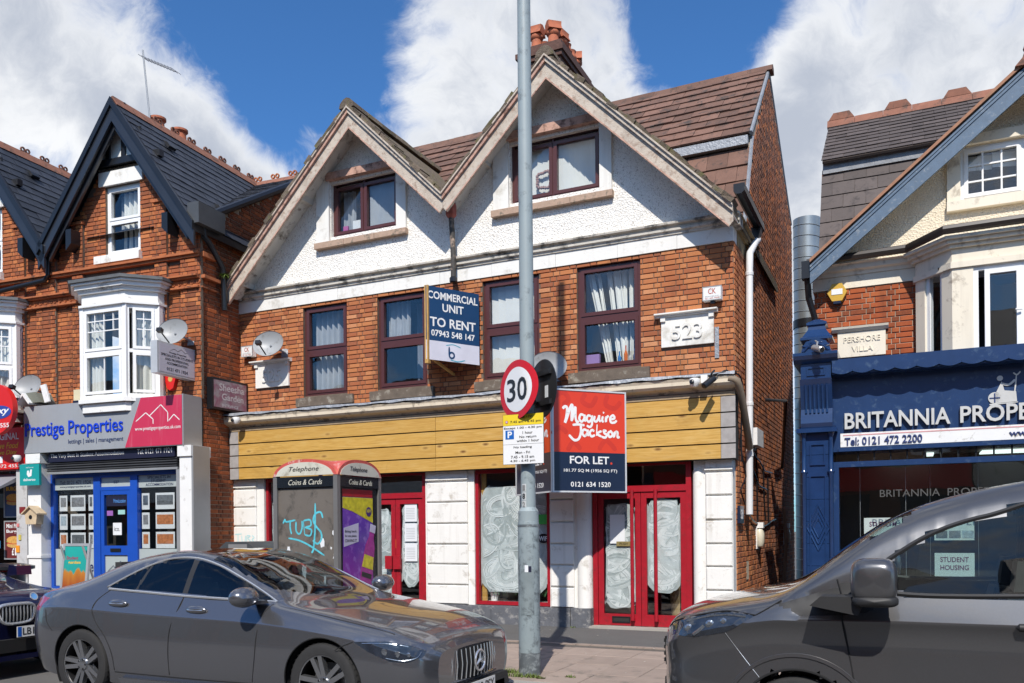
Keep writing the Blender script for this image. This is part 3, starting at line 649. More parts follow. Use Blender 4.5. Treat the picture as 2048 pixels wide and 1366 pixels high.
# chimney
ch = MB(); ch.box(-7.62, -6.78, 17.22, 19.0, 8.0, 11.72); ch.build('chimney', MORTAR, house); chs = [o for o in house.children if o.name.startswith('chimney')][-1]
CB = brickmat('chimney_brick', [(0, (.10, .045, .03)), (.5, (.24, .075, .04)), (1, (.36, .12, .06))], .4)
lay_bricks(T(0, 17.22, 0), bond(-7.62, -6.78, 9.6, 11.70), CB, chs, 60); lay_bricks(T(-6.78, 0, 0) @ RZ(90), bond(17.22, 19.0, 9.6, 11.7), CB, chs, 60)
for i, (e, z0, z1) in enumerate(((.05, 11.72, 11.82), (.10, 11.82, 11.92), (.14, 11.92, 12.04), (.09, 12.04, 12.16))):
    MB().box(-7.62 - e, -6.78 + e, 17.22 - e, 19 + e, z0, z1 - .004).build('chimney_corbel', mat('sooty_chimney_brick', (.11, .055, .042), .9, var=.4, vs=14), house)
TERRA = mat('terracotta_pot', (.42, .125, .06), .8, var=.2, vs=8, dirt=((.14, .07, .05), .28, 6))
pot = MB(); pot.lathe([(.15, 0), (.15, .06), (.125, .09), (.115, .26), (.15, .29), (.155, .34), (.125, .37), (.12, .46), (.135, .5), (.10, .5), (.09, .4)], 14)
hood = MB()
pom = pot.mesh('chimney_pot', True, 50); pom.materials.append(TERRA)
pot2 = MB(); pot2.lathe([(.15, 0), (.15, .06), (.125, .09), (.115, .26), (.15, .29), (.155, .34), (.13, .37)], 14)
pot2.prism([(-.17, 0), (-.12, .09), (-.13, .16), (0, .20), (.13, .16), (.12, .09), (.17, 0)], -.15, .15, 'x', T(0, 0, .36)); pot2m = pot2.mesh('chimney_pot', True, 50); pot2m.materials.append(TERRA)
for k, (x, y, h) in enumerate(((-7.40, 17.45, 1), (-7.0, 17.45, 1), (-6.98, 17.85, 1), (-6.98, 18.15, 0), (-6.98, 18.45, 0), (-6.98, 18.80, 1), (-7.4, 17.9, 0), (-7.4, 18.4, 0))):
    inst(pot2m if h else pom, 'chimney_pot', house, T(x, y, 12.15) @ RZ(k * 40) @ Matrix.Diagonal((1, 1, 1.1 if h else .9, 1)))
# fascia boards, cornice
rows = [(3.157, 3.383), (2.947, 3.153), (2.727, 2.943), (2.512, 2.723)]
MB().box(-11.16, -2.16, 11.925, YF + .02, 2.515, 3.47).build('fascia_backing', DARK, house)
for r_, (z0, z1) in enumerate(rows):
    for (x0, x1, mt) in ((-11.262, -11.058, GREYW), (-11.053, -6.92, PINE), (-6.914, -2.349, PINE), (-2.344, -2.146, GREYW)):
        MB().box(x0 * .9935, x1 * .9935, 11.895 - .004 * ((r_ * 3 + int(x0)) % 2), 11.923, z0 + .008, z1 - .008).build('fascia_board', mt, house)
MB().box(-11.19, -2.135, 11.898, 11.923, 3.388, 3.445).build('fascia_board', mat('weathered_pine', (.33, .25, .16), .8, var=.25, vs=10), house)
MB().box(-2.35, -2.146, 11.925, 11.953, 3.388, 3.445)
CREAM = mat('cream_cornice_paint', (.60, .52, .40), .7, var=.1, vs=4, dirt=((.24, .2, .15), .3, 6), streak=((.25, .2, .15), .4, 1))
MB().prism([(YF, 3.44), (11.93, 3.45), (11.91, 3.48), (11.85, 3.50), (11.80, 3.515), (11.77, 3.55), (11.775, 3.60), (11.76, 3.64), (YF, 3.66)], -11.32, -2.12, 'x').build('cornice', CREAM, house)
lm = MB(); n = 150; rl = random.Random(5); vs = []
for i in range(n + 1):
    x = -11.33 + 9.22 * i / n; w = .02 * math.sin(i * .7) + rl.uniform(-.008, .008)
    vs += [(x, YF, 3.76), (x, 11.76 + rl.uniform(-.006, .006), 3.695 + .008 * math.sin(i * .21)), (x, 11.742 + rl.uniform(-.008, .006), 3.655 + .5 * w * .6)]
lm.add(vs, [(i * 3 + k, i * 3 + k + 1, i * 3 + 4 + k, i * 3 + 3 + k) for i in range(n) for k in (0, 1)]); lm.build('lead_cover', LEAD, house)
# pilasters
def pilaster(x0, x1, bx0, bx1):
    p = MB().box(bx0, bx1, 12.062, YF + .2, PZ + .26, 2.52).build('pilaster', WHITE, house)
    zs = [.372, .69, 1.023, 1.345, 1.68, 2.025, 2.355]
    for a, b in zip(zs[:-1], zs[1:]):
        c = .014; q = MB(); q.add([(x0, 12.061, a), (x1, 12.061, a), (x1, 12.061, b - .018), (x0, 12.061, b - .018), (x0, 12.036, a + .004), (x1, 12.036, a + .004), (x1, 12.036, b - .022), (x0, 12.036, b - .022), (x0 + c, 12.022, a + c), (x1 - c, 12.022, a + c), (x1 - c, 12.022, b - .018 - c), (x0 + c, 12.022, b - .018 - c)],
            [(8, 9, 10, 11)] + [(4 + i, 4 + (i + 1) % 4, 8 + (i + 1) % 4, 8 + i) for i in range(4)] + [(i, (i + 1) % 4, 4 + (i + 1) % 4, 4 + i) for i in range(4)]); q.build('quoin_block', WHITE, p)
    MB().box(x0 - .01, x1 + .01, 12.01, 12.06, 2.375, 2.40).build('capital', WHITE, p); MB().box(x0, x1, 12.03, 12.06, 2.405, 2.512).build('capital', WHITE, p)
    return p
pilaster(-11.27, -10.71, -11.25, -10.55); pilaster(-7.13, -6.38, -7.17, -6.27); pilaster(-4.95, -4.57, -4.97, -4.50); pilaster(-2.58, -2.21, -2.75, -2.205); pilaster(-9.05, -8.75, -9.08, -8.68)
for (x, w) in ((-4.42, .12), (-2.69, .085)):
    c = MB(); c.lathe([(w, 0), (w, 1.95), (w * 1.0, 2.0), (w * .55, 2.06), (w * .5, 2.14)], 18, T(x, 12.12, .372)); c.build('round_jamb', WHITE, house, smooth=True)
# plinth
for a, b in ((-7.17, -5.95), (-5.945, -4.62), (-4.60, -4.285)): MB().box(a, b, 11.975 - (.02 if a > -4.61 else 0), YF + .1, PZ - .02, .366 - (.0 if a < -4.61 else -.006)).build('plinth', PLINTH, house)
MB().box(-11.27, -8.68, 11.98, YF + .1, PZ - .02, .366).build('plinth', PLINTH, house); MB().box(-2.79, XR + .01, 11.98, YF + .1, PZ - .02, .366).build('plinth', PLINTH, house)
# whitewash on shop glass
def washmat(name, col, op):
    m, nt, b = nodes(name); q = NT(nt); out = nt.nodes['Material Output']; p = q.pos()
    c = q.mix(q.noise(p, 14, 3), tuple(x * .85 for x in col), tuple(min(x * 1.1, 1) for x in col)); q.l(c, b.inputs['Base Color']); b.inputs['Roughness'].default_value = .6
    o = q.mapr(q.noise(p, 6, 4, .6), .3, .7, op - .14, min(op + .12, 1)); tr = q.n('ShaderNodeBsdfTransparent'); mx = q.n('ShaderNodeMixShader'); q.l(o, mx.inputs[0]); q.l(tr.outputs[0], mx.inputs[1]); q.l(b.outputs[0], mx.inputs[2]); q.l(mx.outputs[0], out.inputs[0]); return m
WASH = washmat('whitewash_film', (.62, .68, .68), .78); WASHB = washmat('whitewash_stroke', (.86, .89, .89), .93); WASHM = washmat('whitewash_thin_stroke', (.72, .77, .77), .80); WASHD = washmat('whitewash_wiped_line', (.54, .60, .60), .62)
def smear(x0, x1, z0, z1, y, parent, seed=1, r=.22):
    """window whitened with a brush: a thin film and many overlapping curved strokes of separate bristle lines"""
    g = random.Random(seed); pts = []
    for (cx, cz, a0) in ((x1 - r, z1 - r, 0), (x0 + r, z1 - r, 90), (x0 + r, z0 + r, 180), (x1 - r, z0 + r, 270)):
        for i in range(6): a = R(a0 + 18 * i); pts.append((cx + (r + g.uniform(-.03, .015)) * math.cos(a), cz + (r + g.uniform(-.03, .015)) * math.sin(a)))
    m = MB(); m.poly([(a, y, b) for a, b in catmull(pts, 4, True)]); w = m.build('whitewash', WASH, parent)
    ms = {0: MB(), 1: MB(), 2: MB()}; W_, H_ = x1 - x0, z1 - z0; n = int(8 + 15 * W_ * H_); e = .035
    for k in range(n):
        cx, cz = g.uniform(x0 + .1, x1 - .1), z0 + H_ * (k + g.uniform(0, 1)) / n; rx, rz = g.uniform(.12, .38) * min(1, W_ / .7 + .25), g.uniform(.12, .38); a0 = g.uniform(0, 360); sp = g.uniform(160, 420) * g.choice((-1, 1)); tilt = g.uniform(-.5, .5); nb = g.randint(8, 13); bw = g.uniform(.009, .013); dy = -.0006 * k; sk_ = g.choices((0, 1, 2), (.45, .38, .17))[0]
        for j in range(nb):
            pth = []; off = (j - nb / 2) * bw; kind = sk_ if g.random() < .68 else g.choice((0, 1, 1, 2))
            for i in range(19):
                t = i / 18; a = R(a0 + sp * t); sh = 1 - .25 * t; xx = cx + (rx * sh + off) * math.cos(a) + tilt * rz * math.sin(a); zz = cz + (rz * sh + off) * math.sin(a) + .10 * (t - .5)
                zz = min(max(zz, z0 + e), z1 - e); rr = min(.30, W_ * .48); dz = max(0, z0 + e + rr - zz, zz - (z1 - e - rr * .6)); ins = rr - math.sqrt(max(0, rr * rr - dz * dz)); pth.append((min(max(xx, x0 + e + ins * .75 + .012 * math.sin(zz * 19)), x1 - e - ins * .75 + .012 * math.sin(zz * 23)), zz))
            ms[kind].ribbon(pth, bw * 1.15, y + dy * .35 - .0003 * j - .001, n=1)
    for kk, mt, nm in ((0, WASHB, 'brush_stroke'), (1, WASHM, 'brush_stroke'), (2, WASHD, 'brush_stroke')):
        if ms[kk].v: ms[kk].build(nm, mt, w, kind='stuff')
    return w
PAPER = mat('paper_notice', (.72, .74, .76), .7, var=.04)
def shop_window(x0, x1, z0, z1, seed, wash):
    m = MB(); frame_boxes(m, x0, x1, z0, z1, 12.09, 12.17, .055); w = m.build('shop_window', REDP, house)
    MB().box(x0 + .05, x1 - .05, 12.125, 12.133, z0 + .05, z1 - .05).build('pane', GLASS, w)
    smear(*wash, 12.150, w, seed); return w
w = shop_window(-6.265, -4.975, .375, 2.512, 4, (-6.19, -5.03, .56, 2.27))
MB().box(-6.20, -6.12, 12.18, 12.22, .43, 2.5).build('timber_lining', PINE, w)
PLNT = mat('house_plant', (.035, .10, .03), .6, var=.4, vs=30)
for k, (x, h) in enumerate(((-6.03, .17), (-5.45, .16), (-5.03, .16))):
    pt = root('plant_pot', (x, 12.28, .42), ['white pot with arching fern in the left corner of the whitewashed shop window', 'white plant pot behind the lamp post in the whitewashed shop window', 'white pot with fern at the right corner of the whitewashed shop window'][k], 'plant pot', 'pots in the shop window')
    MB().lathe([(.055, 0), (.075, h), (.068, h), (.06, .12)], 14, T(x, 12.28, .42)).build('pot', PLASTW, pt, smooth=True)
    lf = MB(); gg = random.Random(k)
    for i in range(16):
        a = gg.uniform(0, 6.28); L = gg.uniform(.16, .3); pts = [(x + math.cos(a) * L * t, 12.28 + math.sin(a) * L * t * .6, .42 + h + .22 * t - .28 * t * t) for t in (0, .25, .5, .75, 1)]
        for i2 in range(4):
            p0, p1 = Vector(pts[i2]), Vector(pts[i2 + 1]); s = Vector((-math.sin(a), math.cos(a), 0)) * (.018 * (1 - i2 * .2)); lf.add([p0 - s, p0 + s, p1 + s * .7, p1 - s * .7], [(0, 1, 2, 3)])
    lf.build('leaves', PLNT, pt)
MB().box(-6.2, -4.99, 12.18, 12.42, .395, .42).build('window_board', WHITE, w)
for (x, z, t) in ((-5.10, 1.72, 'open'), (-5.10, 1.42, 'wifi')):
    s = MB(); 
    if t == 'open': s.box(x - .10, x + .07, 12.121, 12.124, z - .08, z + .07); o = s.build('sticker', mat('green_sign', (.05, .38, .06), .5), w)
    else: s.lathe([(.085, 0), (.085, .002)], 20, T(x, 12.123, z) @ RX(90) @ Matrix.Diagonal((1.15, .85, 1, 1))); o = s.build('sticker', BLACKP, w); lettering('WiFi', T(0, 12.12, 0), x - .075, x + .075, z - .035, z + .035, PAPER, w, .001, .02)
w = shop_window(-10.53, -9.10, .375, 2.512, 9, (-10.45, -9.2, .5, 2.2))
def leaf(parent, x0, x1, z0, z1, seed, wz, st=.082):
    m = MB(); y0, y1 = 12.12, 12.165; m.box(x0, x0 + st, y0, y1, z0, z1); m.box(x1 - st, x1, y0, y1, z0, z1); m.box(x0 + st, x1 - st, y0, y1, z1 - .09, z1); m.box(x0 + st, x1 - st, y0, y1, z0, z0 + .17)
    o = m.build('door_leaf', REDP, parent); MB().box(x0 + st, x1 - st, 12.14, 12.146, z0 + .17, z1 - .09).build('pane', GLASS, o); smear(x0 + st + .004, x1 - st - .004, wz[0], wz[1], 12.163, o, seed, .17); return o
def doors(x0, x1, xm, sd):
    d = MB(); d.box(x0, x0 + .075, 12.10, 12.19, PZ + .03, 2.512); d.box(x1 - .075, x1, 12.10, 12.19, PZ + .03, 2.512); d.box(x0 + .075, x1 - .075, 12.10, 12.19, 2.10, 2.19); d.box(x0 + .075, x1 - .075, 12.11, 12.18, 2.48, 2.512)
    d = d.build('shop_door', REDP, house); MB().box(x0 + .075, x1 - .075, 12.14, 12.146, 2.19, 2.48).build('pane', GLASS, d)
    return d, leaf(d, x0 + .08, xm - .004, .125, 2.095, sd, (.36, 1.95)), leaf(d, xm + .004, x1 - .08, .125, 2.095, sd + 1, (.62 if sd > 20 else .30, 2.0))
dr, l1, l2 = doors(-4.29, -2.80, -3.55, 21)
for x in (-3.665, -3.31): MB().tube([(x, 12.05, .21), (x, 12.05, 2.12)], .027, 10).build('pull_bar', REDP, dr, smooth=True); MB().box(x - .02, x + .02, 12.05, 12.12, .2, .24).build('bar_bracket', REDP, dr); MB().box(x - .02, x + .02, 12.05, 12.12, 2.08, 2.12).build('bar_bracket', REDP, dr)
lb = MB(); frame_boxes(lb, -4.0, -3.72, .165, .26, 12.108, 12.12, .018); lb.build('letter_plate', BLACKP, l1); MB().box(-3.982, -3.738, 12.112, 12.122, .183, .242).build('letter_slot', DARK, l1)
MB().box(-4.03, -3.80, 12.134, 12.137, 1.34, 1.77).build('notice', PAPER, l1); MB().box(-3.93, -3.71, 12.13, 12.137, 1.30, 1.37).build('push_plate', mat('brass', (.45, .36, .15), .4, .6), l1); lettering('PUSH', T(0, 12.13, 0), -3.88, -3.76, 1.317, 1.353, BLACKP, l1, .001)
MB().box(-4.3, -2.78, 11.93, 12.12, PZ, .118).build('threshold', mat('concrete_step', (.36, .33, .29), .9, var=.2), house); MB().box(-8.66, -7.17, 11.95, 12.12, PZ, .118).build('threshold', MATS['concrete_step'], house)
dl, l3, l4 = doors(-8.66, -7.18, -7.79, 31)
for k in range(3): MB().box(-7.62, -7.38, 12.134, 12.137, 1.05 + k * .33, 1.35 + k * .33).build('notice', PAPER, l4); [MB().box(-7.59, -7.42, 12.131, 12.134, 1.10 + k * .33 + i * .028, 1.104 + k * .33 + i * .028).build('print_line', mat('grey_print', (.35, .36, .38), .7), l4) for i in range(7)]
for x in (-7.90, -7.74): MB().box(x - .075, x + .06, 12.07, 12.12, .92, 1.14).build('lock_plate', REDP, dl)
MB().box(-7.80, -7.75, 12.128, 12.135, 1.27, 1.42).build('sticker', mat('orange_sticker', (.8, .33, .03), .5), dl)
# shop interior
MB().box(XL + .2, XR - .2, YF + .2, 13.7, PZ, .2).build('shop_floor', ROOM, house)
MB().lathe([(.17, .2), (.2, .6), (.12, 1.15), (.07, 1.5)], 16, T(-3.05, 12.6, 0)).build('paper_roll', mat('kraft_paper', (.45, .33, .17), .8, var=.1), house, smooth=True)
# ------------------------------------------------------------------ brick terrace to the left
LH = T(-11.18, 11.23, 0) @ RZ(4.3)
SLATE = mat('dark_slate', (.030, .034, .045), .5, var=.25, vs=8, prand=.25, bump=.15, bs=60, spec=.5)
TERRAR = mat('terracotta_ridge', (.25, .105, .066), .85, var=.25, vs=7, dirt=((.10, .06, .045), .35, 6))
TERR = mat('terracotta_moulding', (.40, .125, .045), .85, var=.25, vs=9, dirt=((.12, .05, .03), .3, 6))
WPAINT = mat('white_gloss_paint', (.78, .78, .76), .45, var=.05, dirt=((.45, .43, .4), .12, 5))
BAYR = mat('bay_lead_roof', (.11, .115, .12), .7, var=.3, vs=8)
AX, AZ, SLL = -1.66, 9.32, 1.36
def terrace(xo, rt, quota, full=True):
    W = LH @ T(xo, 0, 0); x0, x1 = -3.43, 0.0
    win = (-2.165, -1.345, 6.655, 7.925); bay = (-2.55, -.74, 3.8, 5.6); lint = (-2.28, -1.255, 7.93, 8.185); sil = (-2.37, -1.31, 6.51, 6.65)
    top = lambda x: min(AZ - .22 - SLL * abs(x - AX), 8.26)
    m = MB(); xs = sorted({x0, x1, AX, win[0], win[1], bay[0], bay[1], -2.45, -.9})
    for a, b in zip(xs[:-1], xs[1:]):
        c = (a + b) / 2; zz = [3.0]
        if bay[0] < c < bay[1]: m.prism([(a, 3.0), (b, 3.0), (b, bay[2]), (a, bay[2])], 0, .22); zz = [bay[3]]
        if win[0] < c < win[1]: m.prism([(a, zz[0]), (b, zz[0]), (b, win[2]), (a, win[2])], 0, .22); zz = [win[3]]
        m.prism([(a, zz[0]), (b, zz[0]), (b, max(top(b), zz[0] + .01)), (a, max(top(a), zz[0] + .01))], 0, .22)
    fwl = m.build('front_wall', MORTAR, rt, W)
    lay_bricks(W, bond(x0, x1, 3.85, 8.26, [win, bay, lint, sil, (x0, x1, 6.375, 6.47), (x0, x1, 5.86, 6.03)], top=lambda x: top(x) - .01), BRICKL, fwl, quota)
    # raised brick piers
    for (a, b, zt) in ((-2.93, -2.67, 7.30), (-.98, -.71, 7.45), (-.40, .04, 6.95), (-3.47, -3.35, 6.9)):
        p = MB().box(a, b, -.055, 0, 3.9, zt).build('brick_pier', MORTAR, rt, W)
        lay_bricks(W @ T(0, -.055, 0), bond(a, b, 3.9, zt), BRICKL, p, 0)
        MB().box(a - .03, b + .03, -.10, 0, zt, zt + .05).build('pier_cap', TERR, rt, W)
    for (z0, z1, pr) in ((6.38, 6.42, .04), (6.425, 6.465, .08), (5.84, 5.87, .06), (6.005, 6.03, .07), (6.032, 6.06, .11)): MB().box(x0, x1 + .02, -pr - .055, 0, z0, z1).build('string_course', TERR, rt, W)
    fz = MB().box(x0, x1, -.06, 0, 5.872, 6.003).build('frieze', TERR, rt, W)
    for i in range(26):
        x = x0 + .07 + i * .134
        if bay[0] - .1 < x < bay[1] + .15: continue
        m = MB(); m.tube([(x + .045 * (1 - t / 14) * math.cos(t * .8), -.068, 5.937 + .048 * (1 - t / 14) * math.sin(t * .8)) for t in range(14)], .009, 5); m.build('scroll', TERR, fz, W)
    # gable window
    MB().box(*lint[:2], -.05, .05, *lint[2:]).build('lintel', WHITE, rt, W); MB().box(*sil[:2], -.09, .06, *sil[2:]).build('sill', WHITE, rt, W)
    w = window(W, rt, *win, .05, UPVCW, [(win[0] + .05, win[1] - .05, win[2] + .05, 7.27), (win[0] + .05, win[1] - .05, 7.31, win[3] - .05)], fw=.06, sash=.045)
    drape(W, w, win[0] + .25, win[1] - .05, 6.72, 7.85, .22, CURT, 4, .03); drape(W, w, win[0] + .05, win[0] + .27, 6.72, 7.85, .3, CURTG, 2, .02)
    # timbered apex
    MB().prism([(-2.44, 8.262), (-.88, 8.262), (AX, 8.262 + .78 * SLL)], -.05, .1).build('gable_infill', WPAINT, rt, W)
    MB().box(-2.52, -.80, -.11, .0, 8.262, 8.38).build('gable_beam', BLACKP, rt, W)
    for x in (-2.02, AX, -1.30): MB().box(x - .045, x + .045, -.085, -.052, 8.38, 8.38 + max(.05, (.72 - abs(x - AX)) * SLL)).build('gable_stud', BLACKP, rt, W)
    # bargeboards and slated roof
    for sg in (-1, 1):
        fx = AX + sg * 1.80; zt = lambda x: AZ - SLL * abs(x - AX)
        MB().prism([(AX, AZ), (fx, zt(fx)), (fx, zt(fx) - .12), (AX, AZ - .12)], -.30, 3.9).build('roof_slope', BLACKP, rt, W)
        MB().prism([(AX, AZ + .02), (fx, zt(fx) + .02), (fx, zt(fx) - .13), (AX, AZ - .13)], -.38, -.31).build('verge_capping', BLACKP, rt, W)
        MB().prism([(AX, AZ - .10), (fx, zt(fx) - .10), (fx, zt(fx) - .40), (AX, AZ - .40)], -.345, -.30).build('bargeboard', mat('black_gloss_bargeboard', (.022, .024, .03), .28, var=.2, spec=.6), rt, W)
        MB().prism([(AX, AZ - .38), (fx - .2 * sg, zt(fx - .2 * sg) - .38), (fx - .2 * sg, zt(fx - .2 * sg) - .52), (AX, AZ - .52)], -.27, -.22).build('bargeboard', MATS['black_gloss_bargeboard'], rt, W)
        MB().prism([(AX, AZ - .125), (fx, zt(fx) - .125), (fx, zt(fx) - .15), (AX, AZ - .15)], -.30, .0).build('soffit', BLACKP, rt, W)
        MB().prism([(fx - sg * .75, zt(fx) + .28), (fx - sg * .62, zt(fx) + .28), (fx - sg * .62, zt(fx) - .1), (fx - sg * .75, zt(fx) + .02)], -.28, .0).build('corbel', BLACKP, rt, W)
    e = Vector((-1, 0, SLL)).normalized(); xax = Vector((0, 1, 0)); yv = e.cross(xax)
    Rm = W @ basis(xax, yv, e, (AX + 1.80, 0, AZ - SLL * 1.80 + .012))
    rs_ = MB().box(AX - .02, AX + .02, -.3, 3.7, AZ - .02, AZ + .01).build('roof_ridge', TERRAR, rt, W)
    tiles(Rm, -.30, 3.85, .0, 3.0, .30, .205, SLATE, rs_, 170 if full else 60, 'slate', .006, lift=.007)
    for k in range(9): MB().prism([(-.12, -.14), (-.02, .03), (.02, .03), (.12, -.14)], 0, .455, 'y', T(AX, -.32 + k * .46, AZ + .02)).build('ridge_tile', TERRAR, rt, W)
    for k in range(7):
        c = MB()
        for dy in (0, .115):
            c.lathe([(.03, -.016), (.055, -.016), (.055, .016), (.03, .016), (.03, -.016)], 8, T(AX, .72 + k * .46 + dy, AZ + .10) @ RY(90), cap=False)
        c.box(AX - .016, AX + .016, .66 + k * .46, .90 + k * .46, AZ + .03, AZ + .055); c.build('ridge_crest', TERRAR, rt, W)
    for (a, s) in ((.55, 2.2), (.9, .75), (2.1, 1.2)): MB().prism([(-.04, 0), (-.10, 0), (-.10, .10), (-.04, .22)], a - .09, a + .09, 'x', Rm @ Matrix(((1, 0, 0, 0), (0, 1, 0, 0), (0, 0, 1, s), (0, 0, 0, 1)))).build('roof_vent', BLACKP, rt)
    # transverse roof behind
    e2 = Vector((0, 1, .6)).normalized(); y2 = Vector((0, e2.z, -e2.y)); R2 = W @ basis(Vector((1, 0, 0)), y2, e2, (0, -.05, 7.03))
    MB().prism([(.23, 7.17), (3.75, 9.29), (7.6, 7.0), (7.6, 6.6), (.23, 6.6)], x0, x1 - .03, 'x').build('rear_roof', BLACKP, rt, W)
    if full: tiles(R2, -2.6, x1 + .02, .0, 4.3, .30, .21, SLATE, rs_, 110, 'slate', .006, lift=.007)
    for k in range(8): MB().prism([(3.62, 9.22), (3.72, 9.36), (3.78, 9.36), (3.88, 9.22)], x1 - .44 * (k + 1), x1 - .44 * k - .006, 'x').build('ridge_tile', TERRAR, rt, W)
    for k in range(4):
        c = MB()
        for dx in (0, .115): c.lathe([(.03, -.016), (.055, -.016), (.055, .016), (.03, .016), (.03, -.016)], 8, T(x1 - .2 - k * .46 + dx - .1, 3.75, 9.43) @ RX(90), cap=False)
        c.build('ridge_crest', TERR, rt, W)
    # bay window
    P = [(-2.55, 0), (-2.55, -.2), (-2.16, -.56), (-1.18, -.56), (-.76, -.22), (-.76, 0)]
    def ring(e, z0, z1, nm, mt):
        c = [(-2.55 - e, 0), (-2.55 - e, -.2 - e * .5), (-2.16 - e * .5, -.56 - e), (-1.18 + e * .5, -.56 - e), (-.76 + e, -.22 - e * .5), (-.76 + e, 0)]
        MB().prism(c, z0, z1, 'z').build(nm, mt, rt, W)
    ring(.06, 3.86, 3.93, 'bay_sill', WPAINT); ring(.05, 5.56, 5.60, 'bay_moulding', WPAINT); ring(.0, 5.60, 5.79, 'bay_frieze', WPAINT); ring(.05, 5.792, 5.83, 'bay_moulding', WPAINT); ring(.11, 5.86, 5.93, 'bay_cornice', WPAINT); ring(.16, 5.93, 5.965, 'bay_cornice', WPAINT); ring(.20, 5.967, 6.02, 'bay_roof', BAYR)
    ring(.06, 5.83, 5.86, 'bay_moulding', WPAINT)
    for (a, b) in zip(P[1:-1], P[2:]):
        d = Vector((b[0] - a[0], b[1] - a[1], 0)); L = d.length; d.normalize(); n_ = Vector((-d.y, d.x, 0)); Wb = W @ basis(d, n_, Vector((0, 0, 1)), (a[0], a[1], 0))
        front = L > .7
        cells = [(.07, L - .07, 4.02, 4.72), (.07, L - .07, 4.78, 5.50)] if front else [(.13, L - .06, 4.02, 4.72), (.13, L - .06, 4.78, 5.50)]
        ww = window(Wb, rt, 0, L, 3.93, 5.56, .0, UPVCW, cells, fw=.07, sash=.05, depth=.06)
        for c in cells:
            nb = 4 if front else 2; up = c[2] > 4.5; b_ = MB()
            if up:
                for i in range(1, nb): b_.box(c[0] + (c[1] - c[0]) * i / nb - .009, c[0] + (c[1] - c[0]) * i / nb + .009, .02, .045, c[2] + .35 if i != nb // 2 else c[2], c[3])
                for z in (c[2] + .35, c[2] + .53): b_.box(c[0], c[1], .021, .044, z - .009, z + .009)
            else: b_.box((c[0] + c[1]) / 2 - .01, (c[0] + c[1]) / 2 + .01, .02, .045, c[2], c[3])
            if up or front: b_.build('glazing_bar', UPVCW, ww, Wb)
        drape(Wb, ww, .1, .38 if front else L - .08, 3.98, 5.5, .14, CURT, 3, .025)
        for i in range(max(3, int((L + .1) / .075))):
            x = -.03 + i * .075; MB().box(x, x + .045, -.07, .02, 5.832, 5.858).build('dentil', WPAINT, rt, Wb)
    for (x, y) in P[1:-1]: MB().box(x - .04, x + .04, y - .012, y + .07, 3.93, 5.56).build('bay_post', UPVCW, rt, W)
    MB().prism(P, 3.70, 3.85, 'z').build('bay_base', WPAINT, rt, W)
    MB().box(x0 + .2, x1 - .25, 1.6, 1.62, 3.2, 8.0).build('inner_wall', ROOM, rt, W); MB().box(x0, x1 - .2, .2, 1.6, 6.1, 6.15).build('floor', ROOM, rt, W); MB().box(x0, x1 - .2, -.1, 1.6, 3.6, 3.65).build('floor', ROOM, rt, W)
    # party pipe
    pp = MB(); pp.tube([(-3.43, -.14, 6.86), (-3.44, -.14, 6.42), (-3.52, -.14, 6.34), (-4.9, -.14, 6.24)], .045, 10, m=W); pp.build('downpipe', BLACKP, rt, smooth=True)
brickh = root('brick_terrace_house', (LH @ Vector((-1.7, 1.5, PZ)))[:], 'red brick house with black bargeboards and white bay above the grey letting shop', 'house')
terrace(0, brickh, 300)
# flank of the end house
WL2 = LH @ RZ(90)
fkl = MB()
for a, b in ((0.0, 3.75), (3.75, 7.6)):
    zf = lambda y: 7.02 + .6 * y if y <= 3.75 else 9.27 - (y - 3.75) * .6
    fkl.prism([(a, PZ), (b, PZ), (b, zf(b) - .02), (a, zf(a) - .02)], -.22, 0, 'x')
sw = fkl.build('side_wall', MORTARP, brickh, LH)
lay_bricks(WL2, bond(0.004, 3.6, .2, 8.9, top=lambda y: 6.98 + .6 * y), brickmat('brick_flank_red', [(0, (.08, .035, .025)), (.35, (.17, .055, .028)), (.75, (.27, .072, .028)), (1, (.42, .11, .034))], .3), sw, 0)
for (z0, z1, pr, L) in ((6.38, 6.465, .1, .30), (5.84, 5.87, .07, .36), (6.005, 6.06, .12, .36)): MB().box(-.05, pr, -.05, L, z0, z1).build('string_course', TERR, brickh, LH)
MB().tube([(.05, -.05, 7.03), (.05, 3.75, 9.30)], .075, 8, m=LH).build('verge_gutter', BLACKP, brickh, smooth=True)
MB().box(.0, .24, -.33, .35, 6.86, 7.22).build('gutter_box', mat('lead_box', (.06, .065, .07), .5, var=.3), brickh, LH)
pp = MB(); pp.tube([(.10, -.05, 6.9), (.10, -.03, 6.72), (.13, .05, 6.64), (.12, .42, 6.30), (.12, .45, 5.9), (.11, .47, 5.55)], .05, 10, m=LH); pp.build('downpipe', BLACKP, brickh, smooth=True)
tf = MB(); g = random.Random(2)
for i in range(70):
    a = g.uniform(0, 6.28); l = g.uniform(.08, .22); p0 = Vector((.16 + g.uniform(-.05, .05), .42 + g.uniform(-.05, .05), 6.18)); p1 = p0 + Vector((math.cos(a) * .1, math.sin(a) * .1, -l + .1)); s = Vector((math.sin(a), -math.cos(a), 0)) * .012; tf.add([p0 - s, p0 + s, p1], [(0, 1, 2)])
setp(tf.build('moss_tuft', mat('moss_green', (.13, .19, .03), .8, var=.4, vs=40), None, LH), 'tuft of yellow-green weed growing from the black downpipe', 'weed')
neigh = root('brick_terrace_house', (LH @ Vector((-5.2, 1.5, PZ)))[:], 'red brick house cut by the left photo edge above the red takeaway front', 'house')
terrace(-3.44, neigh, 70, False)
